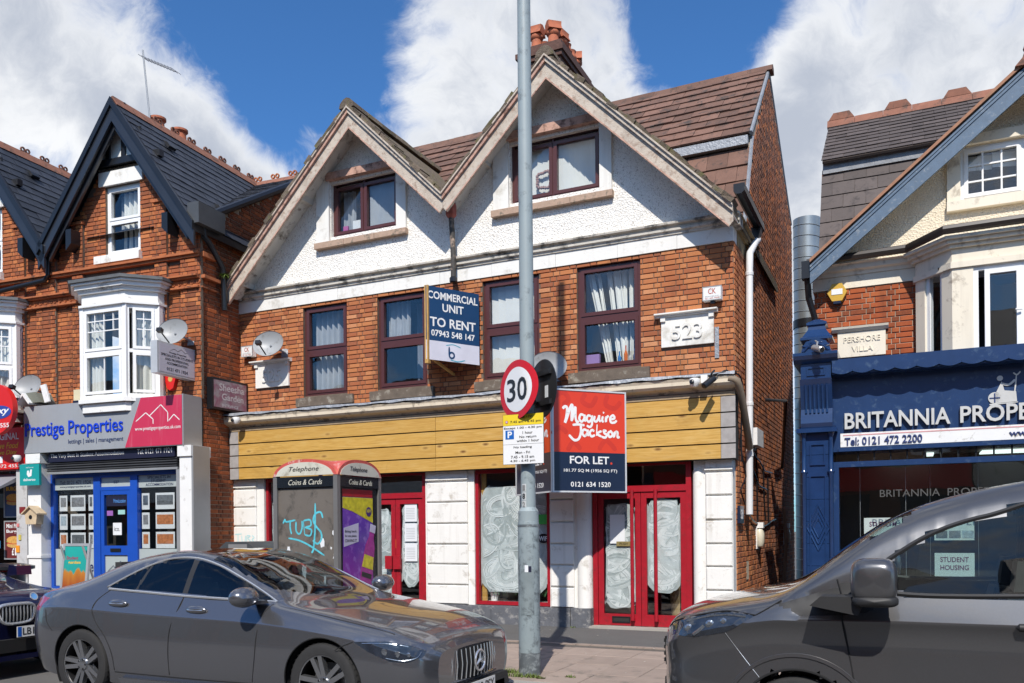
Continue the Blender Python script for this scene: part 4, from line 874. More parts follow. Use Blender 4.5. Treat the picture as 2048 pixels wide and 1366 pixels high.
# --- letting shop front
WS = LH
GREYF = mat('grey_fascia_panel', (.30, .32, .345), .4, var=.05, streak=((.22, .23, .24), .3, 1)); REDF = mat('crimson_fascia_panel', (.52, .035, .085), .35, var=.06, streak=((.68, .35, .4), .5, 1.0)); BLUE = mat('blue_shop_paint', (.012, .075, .42), .35, var=.1); BLUEL = mat('blue_letters', (.008, .05, .55), .35); NAVY = mat('navy_panel', (.012, .013, .035), .45, var=.15); ALU = mat('grey_aluminium', (.34, .35, .36), .4, .3, var=.1)
shop = root('letting_shop_front', (LH @ Vector((-1.8, -.3, PZ)))[:], 'grey and crimson letting agency shopfront with blue window frames', 'shopfront')
MB().box(-3.66, .005, -.5, -.02, 3.05, 3.91).build('fascia_box', GREYF, shop, WS)
MB().prism([(-.89, 3.905), (.0, 3.905), (.0, 3.06), (-1.25, 3.06)], -.506, -.501).build('fascia_panel', REDF, shop, WS)
MB().box(.006, .03, -.505, -.05, 3.04, 3.92).build('fascia_end', ALU, shop, WS)
lettering('Prestige Properties', WS, -3.62, -1.29, 3.28, 3.60, BLUEL, shop, .015, .006, y=-.502)
lettering('lettings | sales | management', WS, -2.57, -1.29, 3.16, 3.26, mat('navy_letters', (.02, .04, .12), .5), shop, .004, y=-.502)
lettering('www.prestigeproperties.uk.com', WS, -1.02, -.03, 3.32, 3.40, PLASTW, shop, .003, y=-.507)
hs = MB()
for pth in ([(-1.0, 3.50), (-.78, 3.64), (-.62, 3.52), (-.62, 3.44)], [(-.70, 3.58), (-.45, 3.76), (-.30, 3.62), (-.30, 3.46)], [(-.28, 3.48), (-.17, 3.58), (-.05, 3.48)]):
    for a, b in zip(pth[:-1], pth[1:]): hs.ribbon([a, ((a[0] + b[0]) / 2, (a[1] + b[1]) / 2), b], .016, -.508)
hs.build('roofline_logo', PLASTW, shop, WS)
MB().box(-3.15, -.24, -.42, -.1, 2.872, 3.046).build('sign_strip', NAVY, shop, WS)
lettering('The Very Best In Student Accommodation', WS, -3.09, -1.36, 2.93, 3.02, PLASTW, shop, .003, y=-.422); lettering('Tel: 0121 471 1924', WS, -1.06, -.29, 2.94, 3.03, PLASTW, shop, .003, y=-.422)
SHUT = mat('shutter_steel', (.085, .09, .10), .4, .5, var=.2)
for k in range(4): MB().prism([(-.38, 2.70 + k * .043), (-.405, 2.715 + k * .043), (-.38, 2.738 + k * .043), (-.30, 2.72 + k * .043)], -3.22, -.22, 'x').build('shutter_slat', SHUT, shop, WS)
MB().box(-3.22, -.20, -.40, -.34, 2.655, 2.695).build('shutter_rail', ALU, shop, WS)
for (x0, x1) in ((-3.62, -3.30), (-.10, .15)):
    MB().box(x0, x1, -.46, .0, PZ, 2.86).build('pilaster', WPAINT, shop, WS); MB().box(x0 - .02, x1 + .02, -.49, 0, 2.862, 3.046).build('pilaster_cap', WPAINT, shop, WS); MB().box(x0 - .015, x1 + .015, -.48, 0, 1.12, 1.17).build('pilaster_band', WPAINT, shop, WS)
MB().box(.152, .185, -.455, -.05, PZ, 3.04).build('corner_trim', ALU, shop, WS)
MB().box(-.23, -.105, -.40, -.20, PZ, 2.65).build('shutter_guide', ALU, shop, WS)
FROST = mat('frosted_film', (.38, .43, .43), .5, var=.05)
def panel_win(x0, x1, nm):
    m = MB(); frame_boxes(m, x0, x1, .52, 2.66, -.26, -.16, .07); o = m.build('shop_window', BLUE, shop, WS); MB().box(x0 + .06, x1 - .06, -.21, -.204, .58, 2.60).build('pane', GLASS, o, WS)
    MB().box(x0, x1, -.25, -.12, PZ, .517).build('stall_riser', BLUE, shop, WS)
    MB().box(x0 + .07, x1 - .07, -.219, -.214, 2.37, 2.585).build('frosted_strip', FROST, o, WS); MB().box(x0 + .07, x1 - .07, -.219, -.214, .60, 1.28).build('frosted_strip', FROST, o, WS); return o
wl = panel_win(-3.29, -2.18, 'l'); wr = panel_win(-1.30, -.24, 'r')
NVL = mat('navy_vinyl', (.015, .02, .07), .5)
lettering('Tel: 0121 471 1924', WS, -3.1, -2.35, 2.47, 2.54, NVL, wl, .002, y=-.22); lettering('www.prestigeproperties.uk.com', WS, -3.1, -2.35, 2.40, 2.445, NVL, wl, .002, y=-.22); lettering('Prestige', WS, -2.98, -2.30, .80, 1.06, NVL, wl, .002, .015, y=-.22)
for i, s in enumerate(('SPECIALISTS IN', 'STUDENT', 'ACCOMMODATION')): lettering(s, WS, (-1.03, -.95, -1.07)[i], (-.52, -.62, -.46)[i], 2.52 - .065 * i, 2.57 - .065 * i, NVL, wr, .002, .01, y=-.22)
lettering('Properties', WS, -1.22, -.36, .84, 1.07, NVL, wr, .002, .015, y=-.22)
rgc = random.Random(8)
PR = [mat('photo_print_%d' % i, c, .5, var=.7, vs=22) for i, c in enumerate(((.12, .13, .14), (.2, .2, .21), (.35, .42, .5), (.45, .16, .06), (.08, .1, .13)))]
for (xa, wd) in ((-3.17, .19), (-2.90, .36), (-2.46, .12), (-1.21, .17), (-.90, .42), (-.40, .1)):
    for k in range(3):
        z = 1.98 - k * .345; c = MB().box(xa, xa + wd, -.17, -.165, z, z + .29).build('listing_card', PAPER, wl if xa < -2 else wr, WS); MB().box(xa + .03, xa + wd - .03, -.174, -.171, z + .08, z + .25).build('listing_photo', PR[rgc.randrange(5)], c, WS)
door = MB(); frame_boxes(door, -2.18, -1.30, PZ, 2.66, -.26, -.14, .09); door = door.build('shop_door', BLUE, shop, WS)
dm = MB(); frame_boxes(dm, -2.085, -1.395, .11, 2.33, -.25, -.19, .075); dm.box(-2.01, -1.47, -.25, -.19, 1.17, 1.34); dm.box(-2.09, -1.39, -.255, -.17, 2.335, 2.40); dm = dm.build('door_leaf', BLUE, door, WS)
MB().box(-2.01, -1.47, -.225, -.219, 1.34, 2.26).build('pane', GLASS, dm, WS); MB().box(-2.01, -1.47, -.225, -.219, .18, 1.17).build('frosted_pane', FROST, dm, WS); MB().box(-2.09, -1.39, -.225, -.219, 2.40, 2.57).build('frosted_pane', FROST, door, WS)
lettering('527', WS, -1.80, -1.68, 2.46, 2.51, NVL, door, .002, y=-.226)
MB().box(-1.86, -1.62, -.262, -.25, 1.23, 1.29).build('letter_plate', BLACKP, dm, WS)
MB().box(-1.97, -1.49, -.232, -.227, 2.05, 2.24).build('door_sticker', NAVY, dm, WS); lettering('PrimeLocation', WS, -1.80, -1.52, 2.11, 2.18, mat('sky_vinyl', (.1, .3, .7), .5), dm, .001, y=-.233)
MB().box(-1.82, -1.62, -.232, -.227, 1.53, 1.75).build('door_sticker', PAPER, dm, WS); lettering('ico.', WS, -1.79, -1.66, 1.6, 1.68, BLACKP, dm, .001, y=-.233)
MB().box(-1.96, -1.82, -.232, -.227, 1.88, 1.97).build('door_sticker', mat('violet_vinyl', (.3, .12, .4), .5), dm, WS); MB().box(-1.70, -1.54, -.232, -.227, 1.90, 1.98).build('door_sticker', mat('mint_vinyl', (.3, .55, .5), .5), dm, WS)
hl = MB()
for pth in ([(-1.97, .86), (-1.82, .98), (-1.71, .86)], [(-1.80, .94), (-1.65, 1.06), (-1.55, .94)], [(-1.60, .86), (-1.53, .92), (-1.48, .86)]): hl.ribbon(pth, .012, -.23, n=1)
hl.build('roofline_logo', NVL, dm, WS)
MB().box(-3.3, -.2, .4, .42, PZ, 2.9).build('inner_wall', DARK, shop, WS); MB().box(-3.34, -3.30, -.10, .4, PZ, 2.9).build('inner_wall', DARK, shop, WS); MB().box(-3.3, -.2, -.12, .4, 2.66, 2.9).build('ceiling', DARK, shop, WS)
# --- takeaway front at the left edge
take = root('takeaway_shop_front', (LH @ Vector((-4.6, -.3, PZ)))[:], 'bright red takeaway shopfront with burger posters cut by the left edge', 'shopfront')
REDS = mat('bright_red_sign', (.62, .018, .016), .4, var=.05)
MB().box(-6.8, -3.70, -.45, .0, 2.78, 3.55).build('fascia_box', REDS, take, WS)
lettering('ORIGINAL', WS, -4.62, -3.85, 3.33, 3.46, PLASTW, take, .004, .01, y=-.452); YEL = mat('yellow_vinyl', (.8, .5, .04), .5)
lettering('Love Food', WS, -4.5, -3.86, 3.17, 3.28, YEL, take, .003, shear=.3, y=-.452); lettering('Love Dixy', WS, -4.5, -3.90, 3.03, 3.14, YEL, take, .003, shear=.3, y=-.452); lettering('0121 472 4555', WS, -4.75, -3.82, 2.81, 2.87, PLASTW, take, .003, y=-.452)
MB().box(-4.9, -4.27, -.455, -.451, 2.90, 3.02).build('price_sticker', PAPER, take, WS)
MB().box(-3.99, -3.72, -.40, -.05, PZ, 2.77).build('pilaster', mat('grey_white_pilaster', (.5, .5, .5), .6, dirt=((.3, .28, .26), .3, 4)), take, WS)
MB().box(-6.8, -4.0, -.20, -.15, PZ, 2.77).build('shop_glass', GLASSX, take, WS); MB().box(-6.8, -4.0, -.22, -.19, PZ, .85).build('stall_riser', REDS, take, WS)
MB().prism([(-.2, 2.72), (-.75, 2.42), (-.75, 2.38), (-.2, 2.62)], -6.8, -4.02, 'x').build('awning', mat('grey_canvas', (.22, .22, .24), .8), take, WS)
def burger(z, h, bg, txt, lines):
    p = MB().box(-4.50, -4.03, -.232, -.226, z, z + h).build('poster', bg, take, WS); fr = MB(); frame_boxes(fr, -4.52, -4.01, z - .02, z + h + .02, -.24, -.23, .025); fr.build('poster_frame', ALU, p, WS)
    cx, cz = -4.265, z + h * .42
    for (c, hh, w, zz) in (((.62, .33, .08), .07, .19, .06), ((.16, .4, .04), .025, .2, .03), ((.5, .08, .03), .025, .19, .0), ((.55, .33, .1), .05, .19, -.04)):
        e = MB(); e.poly([(cx + w * math.cos(R(a)), -.235 - zz * .01, cz + zz + hh * math.sin(R(a))) for a in range(0, 360, 15)]); e.build('printed_burger', mat('print_%d' % int(c[0] * 100), c, .5, var=.4, vs=30), p, WS)
    for i, s in enumerate(lines): lettering(s, WS, -4.46, -4.08, z + h - .12 - i * .11, z + h - .04 - i * .11, txt, p, .001, .02, y=-.234)
burger(1.90, .72, mat('blue_poster', (.04, .07, .16), .4), YEL, ('', 'BURGER')); burger(1.10, .70, mat('maroon_poster', (.13, .02, .02), .4), PLASTW, ('Mini Fillet', 'Burger'))
lettering('£', WS, -4.32, -4.26, 1.16, 1.30, PLASTW, take, .001, .03, y=-.236); lettering('1', WS, -4.24, -4.20, 1.16, 1.30, PLASTW, take, .001, .03, y=-.236)
for (x, z, w, h, c) in ((-4.0, 1.22, .09, .13, (.8, .3, .02)), (-3.93, 1.45, .06, .1, (.6, .5, .1)), (-3.97, 1.7, .05, .06, (.7, .2, .2)), (-4.55, 1.3, .14, .14, (.05, .35, .7)), (-3.9, 1.95, .14, .12, (.2, .02, .02))): MB().box(x, x + w, -.415, -.401, z, z + h).build('sticker', mat('stick%d' % int(100 * x), c, .5), take, WS)
# ------------------------------------------------------------------ cream house with blue shopfront
YR = 13.3
rh = root('cream_gabled_house', (1.5, 14.5, PZ), 'cream pebbledash house with blue bargeboard above the navy estate agency', 'house')
CRM = mat('cream_stone_paint', (.76, .69, .56), .7, var=.05, vs=2, dirt=((.42, .36, .28), .2, 4), streak=((.4, .34, .27), .3, .9)); BARGE = mat('slate_blue_timber', (.085, .135, .20), .6, var=.2, vs=9, dirt=((.22, .25, .28), .2, 12)); TILER = mat('grey_brown_tile', (.088, .070, .064), .75, var=.15, vs=6, prand=.18, dirt=((.05, .04, .038), .25, 7)); BRNG = mat('brown_gutter', (.03, .022, .018), .4)
WQ = T(0, YR, 0)
rw = MB().box(-1.22, .25, YR, YR + .22, 2.5, 5.02).build('front_wall', MORTARP, rh)
lay_bricks(WQ, bond(-1.22, .25, 3.7, 5.01, [(-.9, -.26, 4.02, 4.42)]), BRICKR, rw, 300)
MB().box(-1.24, .3, YR - .03, YR + .2, 5.022, 5.20).build('band', CRM, rh)
MB().prism([(YR + .1, 5.202), (YR - .05, 5.202), (YR - .06, 5.25), (YR - .12, 5.27), (YR - .13, 5.33), (YR - .18, 5.35), (YR + .1, 5.37)], -1.26, .3, 'x').build('cornice', CRM, rh)
APR, AZR, SR = 1.46, 7.58, .825
topr = lambda x: AZR - .18 - SR * abs(x - APR); hl_ = (.705, 2.25, 6.04, 6.78)
m = MB(); xs = sorted({-1.05, 4.0, APR, hl_[0], hl_[1]})
for a, b in zip(xs[:-1], xs[1:]):
    c = (a + b) / 2
    if hl_[0] < c < hl_[1]: m.prism([(a, 5.3), (b, 5.3), (b, hl_[2]), (a, hl_[2])], YR, YR + .2); m.prism([(a, hl_[3]), (b, hl_[3]), (b, topr(b)), (a, topr(a))], YR, YR + .2)
    else: m.prism([(a, 5.3), (b, 5.3), (b, max(5.31, topr(b))), (a, max(5.31, topr(a)))], YR, YR + .2)
m.build('gable_render', DASHC, rh)
for sg in (-1, 1):
    fx = APR + sg * 2.70; zt = lambda x: AZR - SR * abs(x - APR)
    MB().prism([(APR, AZR), (fx, zt(fx)), (fx, zt(fx) - .10), (APR, AZR - .10)], 12.93, 16).build('gable_roof', TILER, rh)
    MB().prism([(APR, AZR - .05), (fx, zt(fx) - .05), (fx + sg * .0, zt(fx) - .30), (APR, AZR - .36)], 12.90, 12.94).build('bargeboard', BARGE, rh)
    for k, (o, h, yy) in enumerate(((.04, .035, 12.875), (.085, .04, 12.885))): MB().prism([(APR, AZR - o), (fx, zt(fx) - o), (fx, zt(fx) - o - h), (APR, AZR - o - h)], yy, 12.905).build('barge_moulding', BARGE, rh)
    MB().prism([(APR, AZR - .10), (fx, zt(fx) - .10), (fx, zt(fx) - .13), (APR, AZR - .13)], 12.94, YR).build('soffit', SOFFIT, rh)
    MB().prism([(APR, AZR + .05), (fx, zt(fx) + .05), (fx, zt(fx) - .0), (APR, AZR - .0)], 12.86, 13.1).build('verge_tile', mat('terracotta_verge', (.34, .17, .10), .85, var=.25, vs=8), rh)
MB().prism([(-.14, -.08), (0, .08), (.14, -.08)], 12.82, 14.5, 'y', T(APR, 0, AZR + .03)).build('ridge_tile', TERRAR, rh)
MB().lathe([(.05, 0), (.03, .06), (.045, .10), (.012, .2)], 8, T(APR, 12.9, AZR + .08)).build('finial', TERRAR, rh)
# roof behind: steep lower and upper slopes
for (o, d, s1, th, q) in (((0, 13.75, 5.55), (.80, 1.75), 1.92, .27, 90), ((0, 14.38, 7.38), (1.62, 1.25), 2.05, .19, 170)):
    Pm = plane(o, d); MB().box(-1.18, 5, .004, .04, -.02, s1).build('roof_deck', MATS['roof_deck'], rh, Pm)
    tiles(Pm, -1.2, 1.6, 0, s1, .33, th, TILER, [c for c in rh.children if c.name.startswith('roof_deck')][-1], q, 'roof_tile', .010, lift=.007)
MB().box(-1.18, 3, 14.46, 14.56, 7.20, 7.38).build('lead_flashing', mat('dull_lead', (.26, .27, .285), .7, .1, var=.25, vs=7, bump=.5, bs=20), rh)
MB().prism([(13.7, 5.3), (14.5, 7.2), (16, 8.6), (19, 7), (19, 0), (13.7, 0)], -1.2, -1.16, 'x').build('side_wall', BRICKF, rh)
MB().box(-1.2, 6, 18.9, 19, PZ, 7).build('rear_wall', BRICKF, rh)
for k in range(8):
    MB().prism([(-.12, -.10), (-.04, .045), (.04, .045), (.12, -.10)], -1.22 + k * .45, -1.22 + k * .45 + .445, 'x', T(0, 16.0, 8.66)).build('ridge_tile', TERRAR, rh)
    if k % 2 == 0: MB().prism([(-1.2 + k * .45, 8.70), (-1.2 + k * .45 + .42, 8.70), (-1.2 + k * .45 + .34, 8.82), (-1.2 + k * .45 + .08, 8.82)], 15.95, 16.05).build('ridge_crest', TERRAR, rh)
# gable window
MB().box(.535, .70, YR - .05, YR + .05, 5.92, 6.90).build('stone_jamb', CRM, rh); MB().box(.535, 2.5, YR - .06, YR + .05, 6.79, 6.92).build('lintel', CRM, rh); MB().box(.53, 2.5, YR - .09, YR + .05, 5.90, 6.035).build('sill', CRM, rh)
w = window(WQ, rh, .705, 2.25, 6.04, 6.785, .03, UPVCW, [(.75, 1.43, 6.085, 6.74), (1.49, 2.2, 6.085, 6.74)], fw=.05, sash=.05, bars=(3, 3, 0))
slats(WQ @ T(0, 0, 0), w, .8, 2.2, 6.5, 6.7, .2, PLASTW, .3)
# canted bay
PB = [(.13, YR), (.13, YR - .12), (.56, YR - .62), (3.0, YR - .62), (3.0, YR)]
def bring(e, z0, z1, nm, mt): MB().prism([(.13 - e, YR), (.13 - e, YR - .12 - e * .5), (.56 - e * .5, YR - .62 - e), (3.0, YR - .62 - e), (3.0, YR)], z0, z1, 'z').build(nm, mt, rh)
bring(0, 5.04, 5.22, 'bay_frieze', CRM); bring(.05, 5.222, 5.27, 'bay_moulding', CRM); bring(.10, 5.27, 5.32, 'bay_cornice', CRM); bring(.15, 5.32, 5.36, 'bay_cornice', CRM); bring(.03, 4.96, 5.04, 'bay_moulding', CRM)
gt = MB(); gt.tube([(-1.3, YR - .22, 5.41), (.02, YR - .24, 5.42), (.46, YR - .80, 5.43), (3, YR - .80, 5.44)], .06, 8); gt.build('gutter', BRNG, rh, smooth=True)
for (a, b, fr) in (((.13, YR - .12), (.56, YR - .62), 0), ((.56, YR - .62), (3.0, YR - .62), 1)):
    d = Vector((b[0] - a[0], b[1] - a[1], 0)); L = d.length; d.normalize(); Wb = basis(d, Vector((-d.y, d.x, 0)), Vector((0, 0, 1)), (a[0], a[1], 0))
    if not fr:
        MB().box(0, .17, -.0, .12, 3.7, 4.96).build('bay_post', CRM, rh, Wb); MB().box(.48, L, .0, .12, 3.7, 4.96).build('bay_post', CRM, rh, Wb); MB().box(.17, .23, .03, .09, 3.7, 4.96).build('window_frame', UPVCW, rh, Wb); MB().box(.42, .48, .03, .09, 3.7, 4.96).build('window_frame', UPVCW, rh, Wb); MB().box(.23, .42, .05, .056, 3.7, 4.96).build('pane', GLASS, rh, Wb)
    else:
        MB().box(0.0, .25, -.002, .12, 3.7, 4.96).build('bay_post', CRM, rh, Wb)
        window(Wb, rh, .25, 1.45, 3.7, 4.96, .02, UPVCW, [(.38, .80, 3.74, 4.90), (.86, 1.4, 3.74, 4.9)], fw=.06, sash=.06)
        hd = MB(); hd.tube([(.80, -.03, 4.33), (.72, -.05, 4.33)], .012, 6, m=Wb); hd.build('handle', PLASTW, rh)
MB().box(-1.1, 3, YR + .7, YR + .72, PZ, 5.4).build('inner_wall', DARK, rh); MB().box(.4, 3, YR - .5, YR + .7, 5.0, 5.03).build('floor', DARK, rh)
# plaque
MB().box(-.9, -.26, YR - .035, YR + .1, 4.02, 4.38).build('name_plaque', CRM, rh); MB().prism([(YR, 4.382), (YR - .05, 4.382), (YR - .09, 4.42), (YR - .10, 4.45), (YR, 4.46)], -.98, -.22, 'x').build('plaque_cap', CRM, rh)
lettering('PERSHORE', WQ, -.82, -.33, 4.23, 4.31, CRM, rh, .012, y=-.036, name='carved_name'); lettering('VILLA', WQ, -.71, -.43, 4.09, 4.17, CRM, rh, .012, y=-.036, name='carved_name')
# drain pipe in the gap
pp = MB(); pp.box(-1.36, -1.22, 12.93, 13.08, 5.15, 5.40); pp.tube([(-1.29, 13.0, 5.2), (-1.28, 13.1, 4.9), (-1.20, 13.2, 4.6), (-1.28, 13.24, 4.2)], .045, 8); pp.build('downpipe', BLACKP, rh)
# --- navy shopfront
ns_ = root('navy_shop_front', (.8, 12.8, PZ), 'navy blue estate agency shopfront with scalloped canopy and white raised letters', 'shopfront')
NB = mat('navy_glazed_tile', (.013, .038, .115), .18, var=.2, vs=5, spec=.6); NBP = mat('navy_gloss_paint', (.014, .040, .118), .3, var=.12, vs=7, dirt=((.05, .09, .17), .2, 9)); SILV = mat('silver_letters', (.62, .62, .60), .35, .2)
def bl(x0, x1, y0, y1, z0, z1, nm, mt=NBP): return MB().box(x0, x1, y0, y1, z0, z1).build(nm, mt, ns_)
for k in range(9):
    z0 = PZ + k * .31; bl(-1.33, -.935, 12.57, 13.2, z0 + .002, min(z0 + .307, 2.87), 'glazed_tile', NB)
for (x0, x1, z0, z1) in ((-1.17, -1.10, .2, 2.2), (-1.165, -1.0, 2.32, 2.44),): pass
for (cx, zc, a, b) in ((-1.13, 1.55, .20, .10),):
    for k, s in enumerate((1.0, .72, .45)):
        d = MB(); 
        for (p, q) in (((0, b * 3.2 * s), (a * .75 * s, 0)), ((a * .75 * s, 0), (0, -b * 3.2 * s)), ((0, -b * 3.2 * s), (-a * .75 * s, 0)), ((-a * .75 * s, 0), (0, b * 3.2 * s))): d.tube([(cx + p[0], 12.568, zc + p[1]), (cx + q[0], 12.568, zc + q[1])], .013, 5)
        d.build('diamond_moulding', NB, ns_)
for (x0, x1, z0, z1) in ((-1.24, -1.02, .5, 2.28), (-1.23, -1.03, 2.42, 2.72)):
    f = MB(); frame_boxes(f, x0, x1, z0, z1, 12.55, 12.572, .018); f.build('panel_moulding', NB, ns_)
for x in (-1.31, -.955): MB().lathe([(.03, .0), (.03, 2.2), (.05, 2.24), (.03, 2.28), (.03, 2.72), (.045, 2.76), (.06, 2.83), (.07, 2.87)], 10, T(x, 12.56, PZ)).build('colonnette', NB, ns_, smooth=True)
bl(-1.40, -.87, 12.47, 13.2, 2.872, 2.93, 'pier_moulding', NB); 
MB().prism([(13.2, 2.93), (12.50, 2.93), (12.47, 3.0), (12.50, 3.12), (12.53, 3.2), (12.42, 3.52), (12.38, 3.60), (13.2, 3.60)], -1.34, -.925, 'x').build('console', NB, ns_)
for k in range(6): MB().tube([(-1.27 + k * .055, 12.50, 3.14), (-1.27 + k * .055, 12.515, 3.22), (-1.27 + k * .055, 12.41, 3.52)], .016, 6).build('console_flute', NB, ns_, smooth=True)
bl(-1.33, -.935, 12.44, 13.2, 3.60, 3.82, 'pier_block', NB); f = MB(); frame_boxes(f, -1.25, -1.01, 3.65, 3.77, 12.425, 12.442, .02); f.build('panel_moulding', NB, ns_)
MB().prism([(13.2, 3.82), (12.42, 3.82), (12.36, 3.87), (12.33, 3.92), (12.33, 3.96), (13.2, 3.96)], -1.42, -.84, 'x').build('pier_cornice', NB, ns_)
MB().prism([(-1.33, 3.962), (-.93, 3.962), (-.95, 4.05), (-1.0, 4.13), (-1.13, 4.17), (-1.26, 4.13), (-1.31, 4.05)], 12.45, 13.1).build('scroll_block', NB, ns_)
for sg in (-1, 1):
    MB().tube([(-1.13 + sg * (.03 + .05 * t * .22) * math.cos(t * .7) + sg * .05, 12.445, 4.07 + .05 * (1 - t / 12) * math.sin(t * .7)) for t in range(12)], .014, 6).build('scroll', NB, ns_); MB().tube([(-1.13 + sg * .02, 12.445, 4.10), (-1.13 + sg * .1, 12.44, 4.06), (-1.13 + sg * .17, 12.44, 3.99)], .016, 6).build('scroll', NB, ns_)
MB().lathe([(.30, 0), (.30, .03), (.26, .05), (.17, .15), (.155, .20), (.19, .22), (.19, .25), (.05, .31), (.005, .31)], 4, T(-1.13, 12.72, 4.17) @ RZ(45)).build('finial', NB, ns_)
bl(-.92, 6, 12.40, 13.25, 3.672, 3.84, 'canopy', NBP); sc_ = MB(); n = 60
for k in range(12):
    x0 = -.92 + k * .262; pts = [(x0, 3.70)] + [(x0 + .26 * i / 8, 3.668 - .034 * math.sin(math.pi * i / 8)) for i in range(9)] + [(x0 + .26, 3.70)]; MB().prism(pts, 12.392, 12.398).build('scallop', NBP, ns_)
bl(-.92, 6, 12.42, 13.2, 3.64, 3.66, 'canopy_soffit', NBP); bl(-.93, 6, 12.66, 13.2, 2.60, 3.66, 'fascia_panel', NBP)
bl(-.86, 6, 12.62, 12.66, 2.60, 2.655, 'fascia_moulding', NBP)
bl(-.835, 6, 12.645, 12.659, 2.662, 2.85, 'number_board', PLASTW); bl(-.80, 6, 12.642, 12.6445, 2.815, 2.83, 'red_line', mat('faded_red_line', (.6, .3, .3), .6))
WN = T(0, 12.66, 0); NVT = mat('navy_raised_letters', (.03, .05, .16), .4)
lettering('BRITANNIA', WN, -.775, .525, 2.905, 3.125, SILV, ns_, .05, .018, y=-.012); lettering('PROPERTIES', WN, .64, 2.08, 2.905, 3.125, SILV, ns_, .05, .018, y=-.012)
lettering('Tel: 0121 472 2200', T(0, 12.642, 0), -.78, .19, 2.685, 2.79, NVT, ns_, .015, .015); lettering('www.britanniaproperties.co.uk', T(0, 12.642, 0), 1.20, 2.9, 2.69, 2.78, NVT, ns_, .015, .01)
em = MB(); cx, cz = 1.10, 3.22
em.lathe([(.075, 0), (.075, .006)], 20, T(cx - .06, 12.652, cz - .01) @ RX(90)); em.prism([(cx - .05, cz + .05), (cx + .02, cz + .2), (cx + .05, cz + .08), (cx + .18, cz + .06), (cx + .19, cz - .07), (cx - .04, cz - .08)], 12.646, 12.655)
em.lathe([(.035, 0), (.035, .006)], 12, T(cx + .0, 12.652, cz + .24) @ RX(90)); em.ribbon([(cx + .02, cz + .17), (cx + .10, cz + .15), (cx + .17, cz + .21)], .028, 12.645); em.ribbon([(cx + .155, cz - .02), (cx + .175, cz + .15), (cx + .185, cz + .28)], .016, 12.644, n=2); em.ribbon([(cx + .15, cz + .30), (cx + .19, cz + .27), (cx + .23, cz + .31)], .018, 12.643); em.prism([(cx - .12, cz - .1), (cx + .2, cz - .085), (cx + .2, cz - .075), (cx - .12, cz - .085)], 12.646, 12.655)
em.build('seated_figure_emblem', SILV, ns_); e2 = MB(); e2.box(cx - .12, cx, 12.64, 12.644, cz - .018, cz - .004); e2.box(cx - .068, cx - .052, 12.64, 12.6445, cz - .07, cz + .05); e2.build('shield_cross', NVT, ns_)
for k in range(20): bl(-.62 + k * .205, -.60 + k * .205, 12.70, 12.74, 2.462, 2.60, 'mullion', BLACKP)
for k in range(20): bl(-.60 + k * .205, -.425 + k * .205 - .002, 12.735, 12.74, 2.463, 2.60, 'pane', GLASS)
bl(-.93, 6, 12.66, 12.76, 2.385, 2.46, 'transom', NBP); bl(-.93, -.86, 12.64, 12.8, PZ, 2.385, 'window_post', NBP); bl(-.86, 6, 12.66, 12.8, PZ, .5, 'stall_riser', NBP)
shopw = bl(-.86, 6, 12.72, 12.727, .5, 2.385, 'shop_glass', GLASS)
lettering('BRITANNIA  PROPERTIES', T(0, 12.718, 0), -.34, 1.25, 1.96, 2.06, mat('etched_letters', (.07, .068, .065), .6), ns_, .001)
bl(-.86, 6, 15.3, 15.32, PZ, 3.6, 'inner_wall', DARK); bl(-.86, 6, 12.8, 15.3, 2.62, 2.66, 'ceiling', mat('dim_ceiling', (.10, .095, .085), .9)); bl(-.86, 6, 12.8, 15.3, PZ, .12, 'shop_floor', DARK)
LITE = emis('ceiling_light', (.8, .95, .9), 1.3)
for (x0, x1) in ((-.35, .35), (.95, 1.7)): MB().box(x0, x1, 13.5, 14.1, 2.585, 2.605).build('ceiling_light', LITE, ns_)
BORD = mat('purple_print', (.16, .03, .10), .5); CARD = mat('pale_display_card', (.66, .72, .70), .5, var=.03)
for (x0, x1, z0, z1, ls) in ((.335, .82, .865, 1.185, ('STUDENT', 'HOUSING')), (-.56, -.07, 1.42, 1.68, ('STUDIO M',)), (.335, .82, 1.36, 1.66, ())):
    c = bl(x0, x1, 13.08, 13.085, z0, z1, 'display_card', CARD)
    for i, s in enumerate(ls): lettering(s, T(0, 13.078, 0), x0 + .07, x1 - .07, z1 - .125 - i * .11, z1 - .055 - i * .11, BORD, c, .001, .015)
    for x in (x0 - .05, x1 + .05): MB().tube([(x, 13.09, .5), (x, 13.09, 2.4)], .004, 5).build('display_cable', ALU, ns_)
    if not ls:
        for k in range(3): MB().box(x0 + .02 + k * .16, x0 + .16 + k * .16, 13.075, 13.079, z0 + .03, z0 + .13).build('listing_photo', PR[k], c)
# ------------------------------------------------------------------ street furniture and signs
POSTM = mat('grey_green_post_paint', (.29, .345, .36), .5, var=.06, vs=4, dirt=((.17, .20, .21), .22, 7), streak=((.20, .22, .23), .35, .9))
POSTD = mat('scuffed_post_band', (.10, .115, .125), .6, var=.3, vs=9, dirt=((.26, .29, .30), .42, 11))
BX, BY = -3.497, 7.92
post = root('lamp_post', (BX, BY, PZ), 'tall grey-green steel lamp post numbered 182 on the pavement', 'lamp post')
MB().lathe([(.112, 0), (.112, .225)], 24, T(BX, BY, PZ)).build('foot_band', POSTD, post, smooth=True)
MB().lathe([(.111, .226), (.110, .95), (.110, 1.52), (.104, 1.56)], 24, T(BX, BY, PZ)).build('shaft', mat('grimy_post_paint', (.25, .30, .315), .55, var=.12, vs=5, dirt=((.10, .12, .13), .42, 9), streak=((.13, .15, .16), .6, .8), bump=.2, bs=60), post, smooth=True, sharp=25)
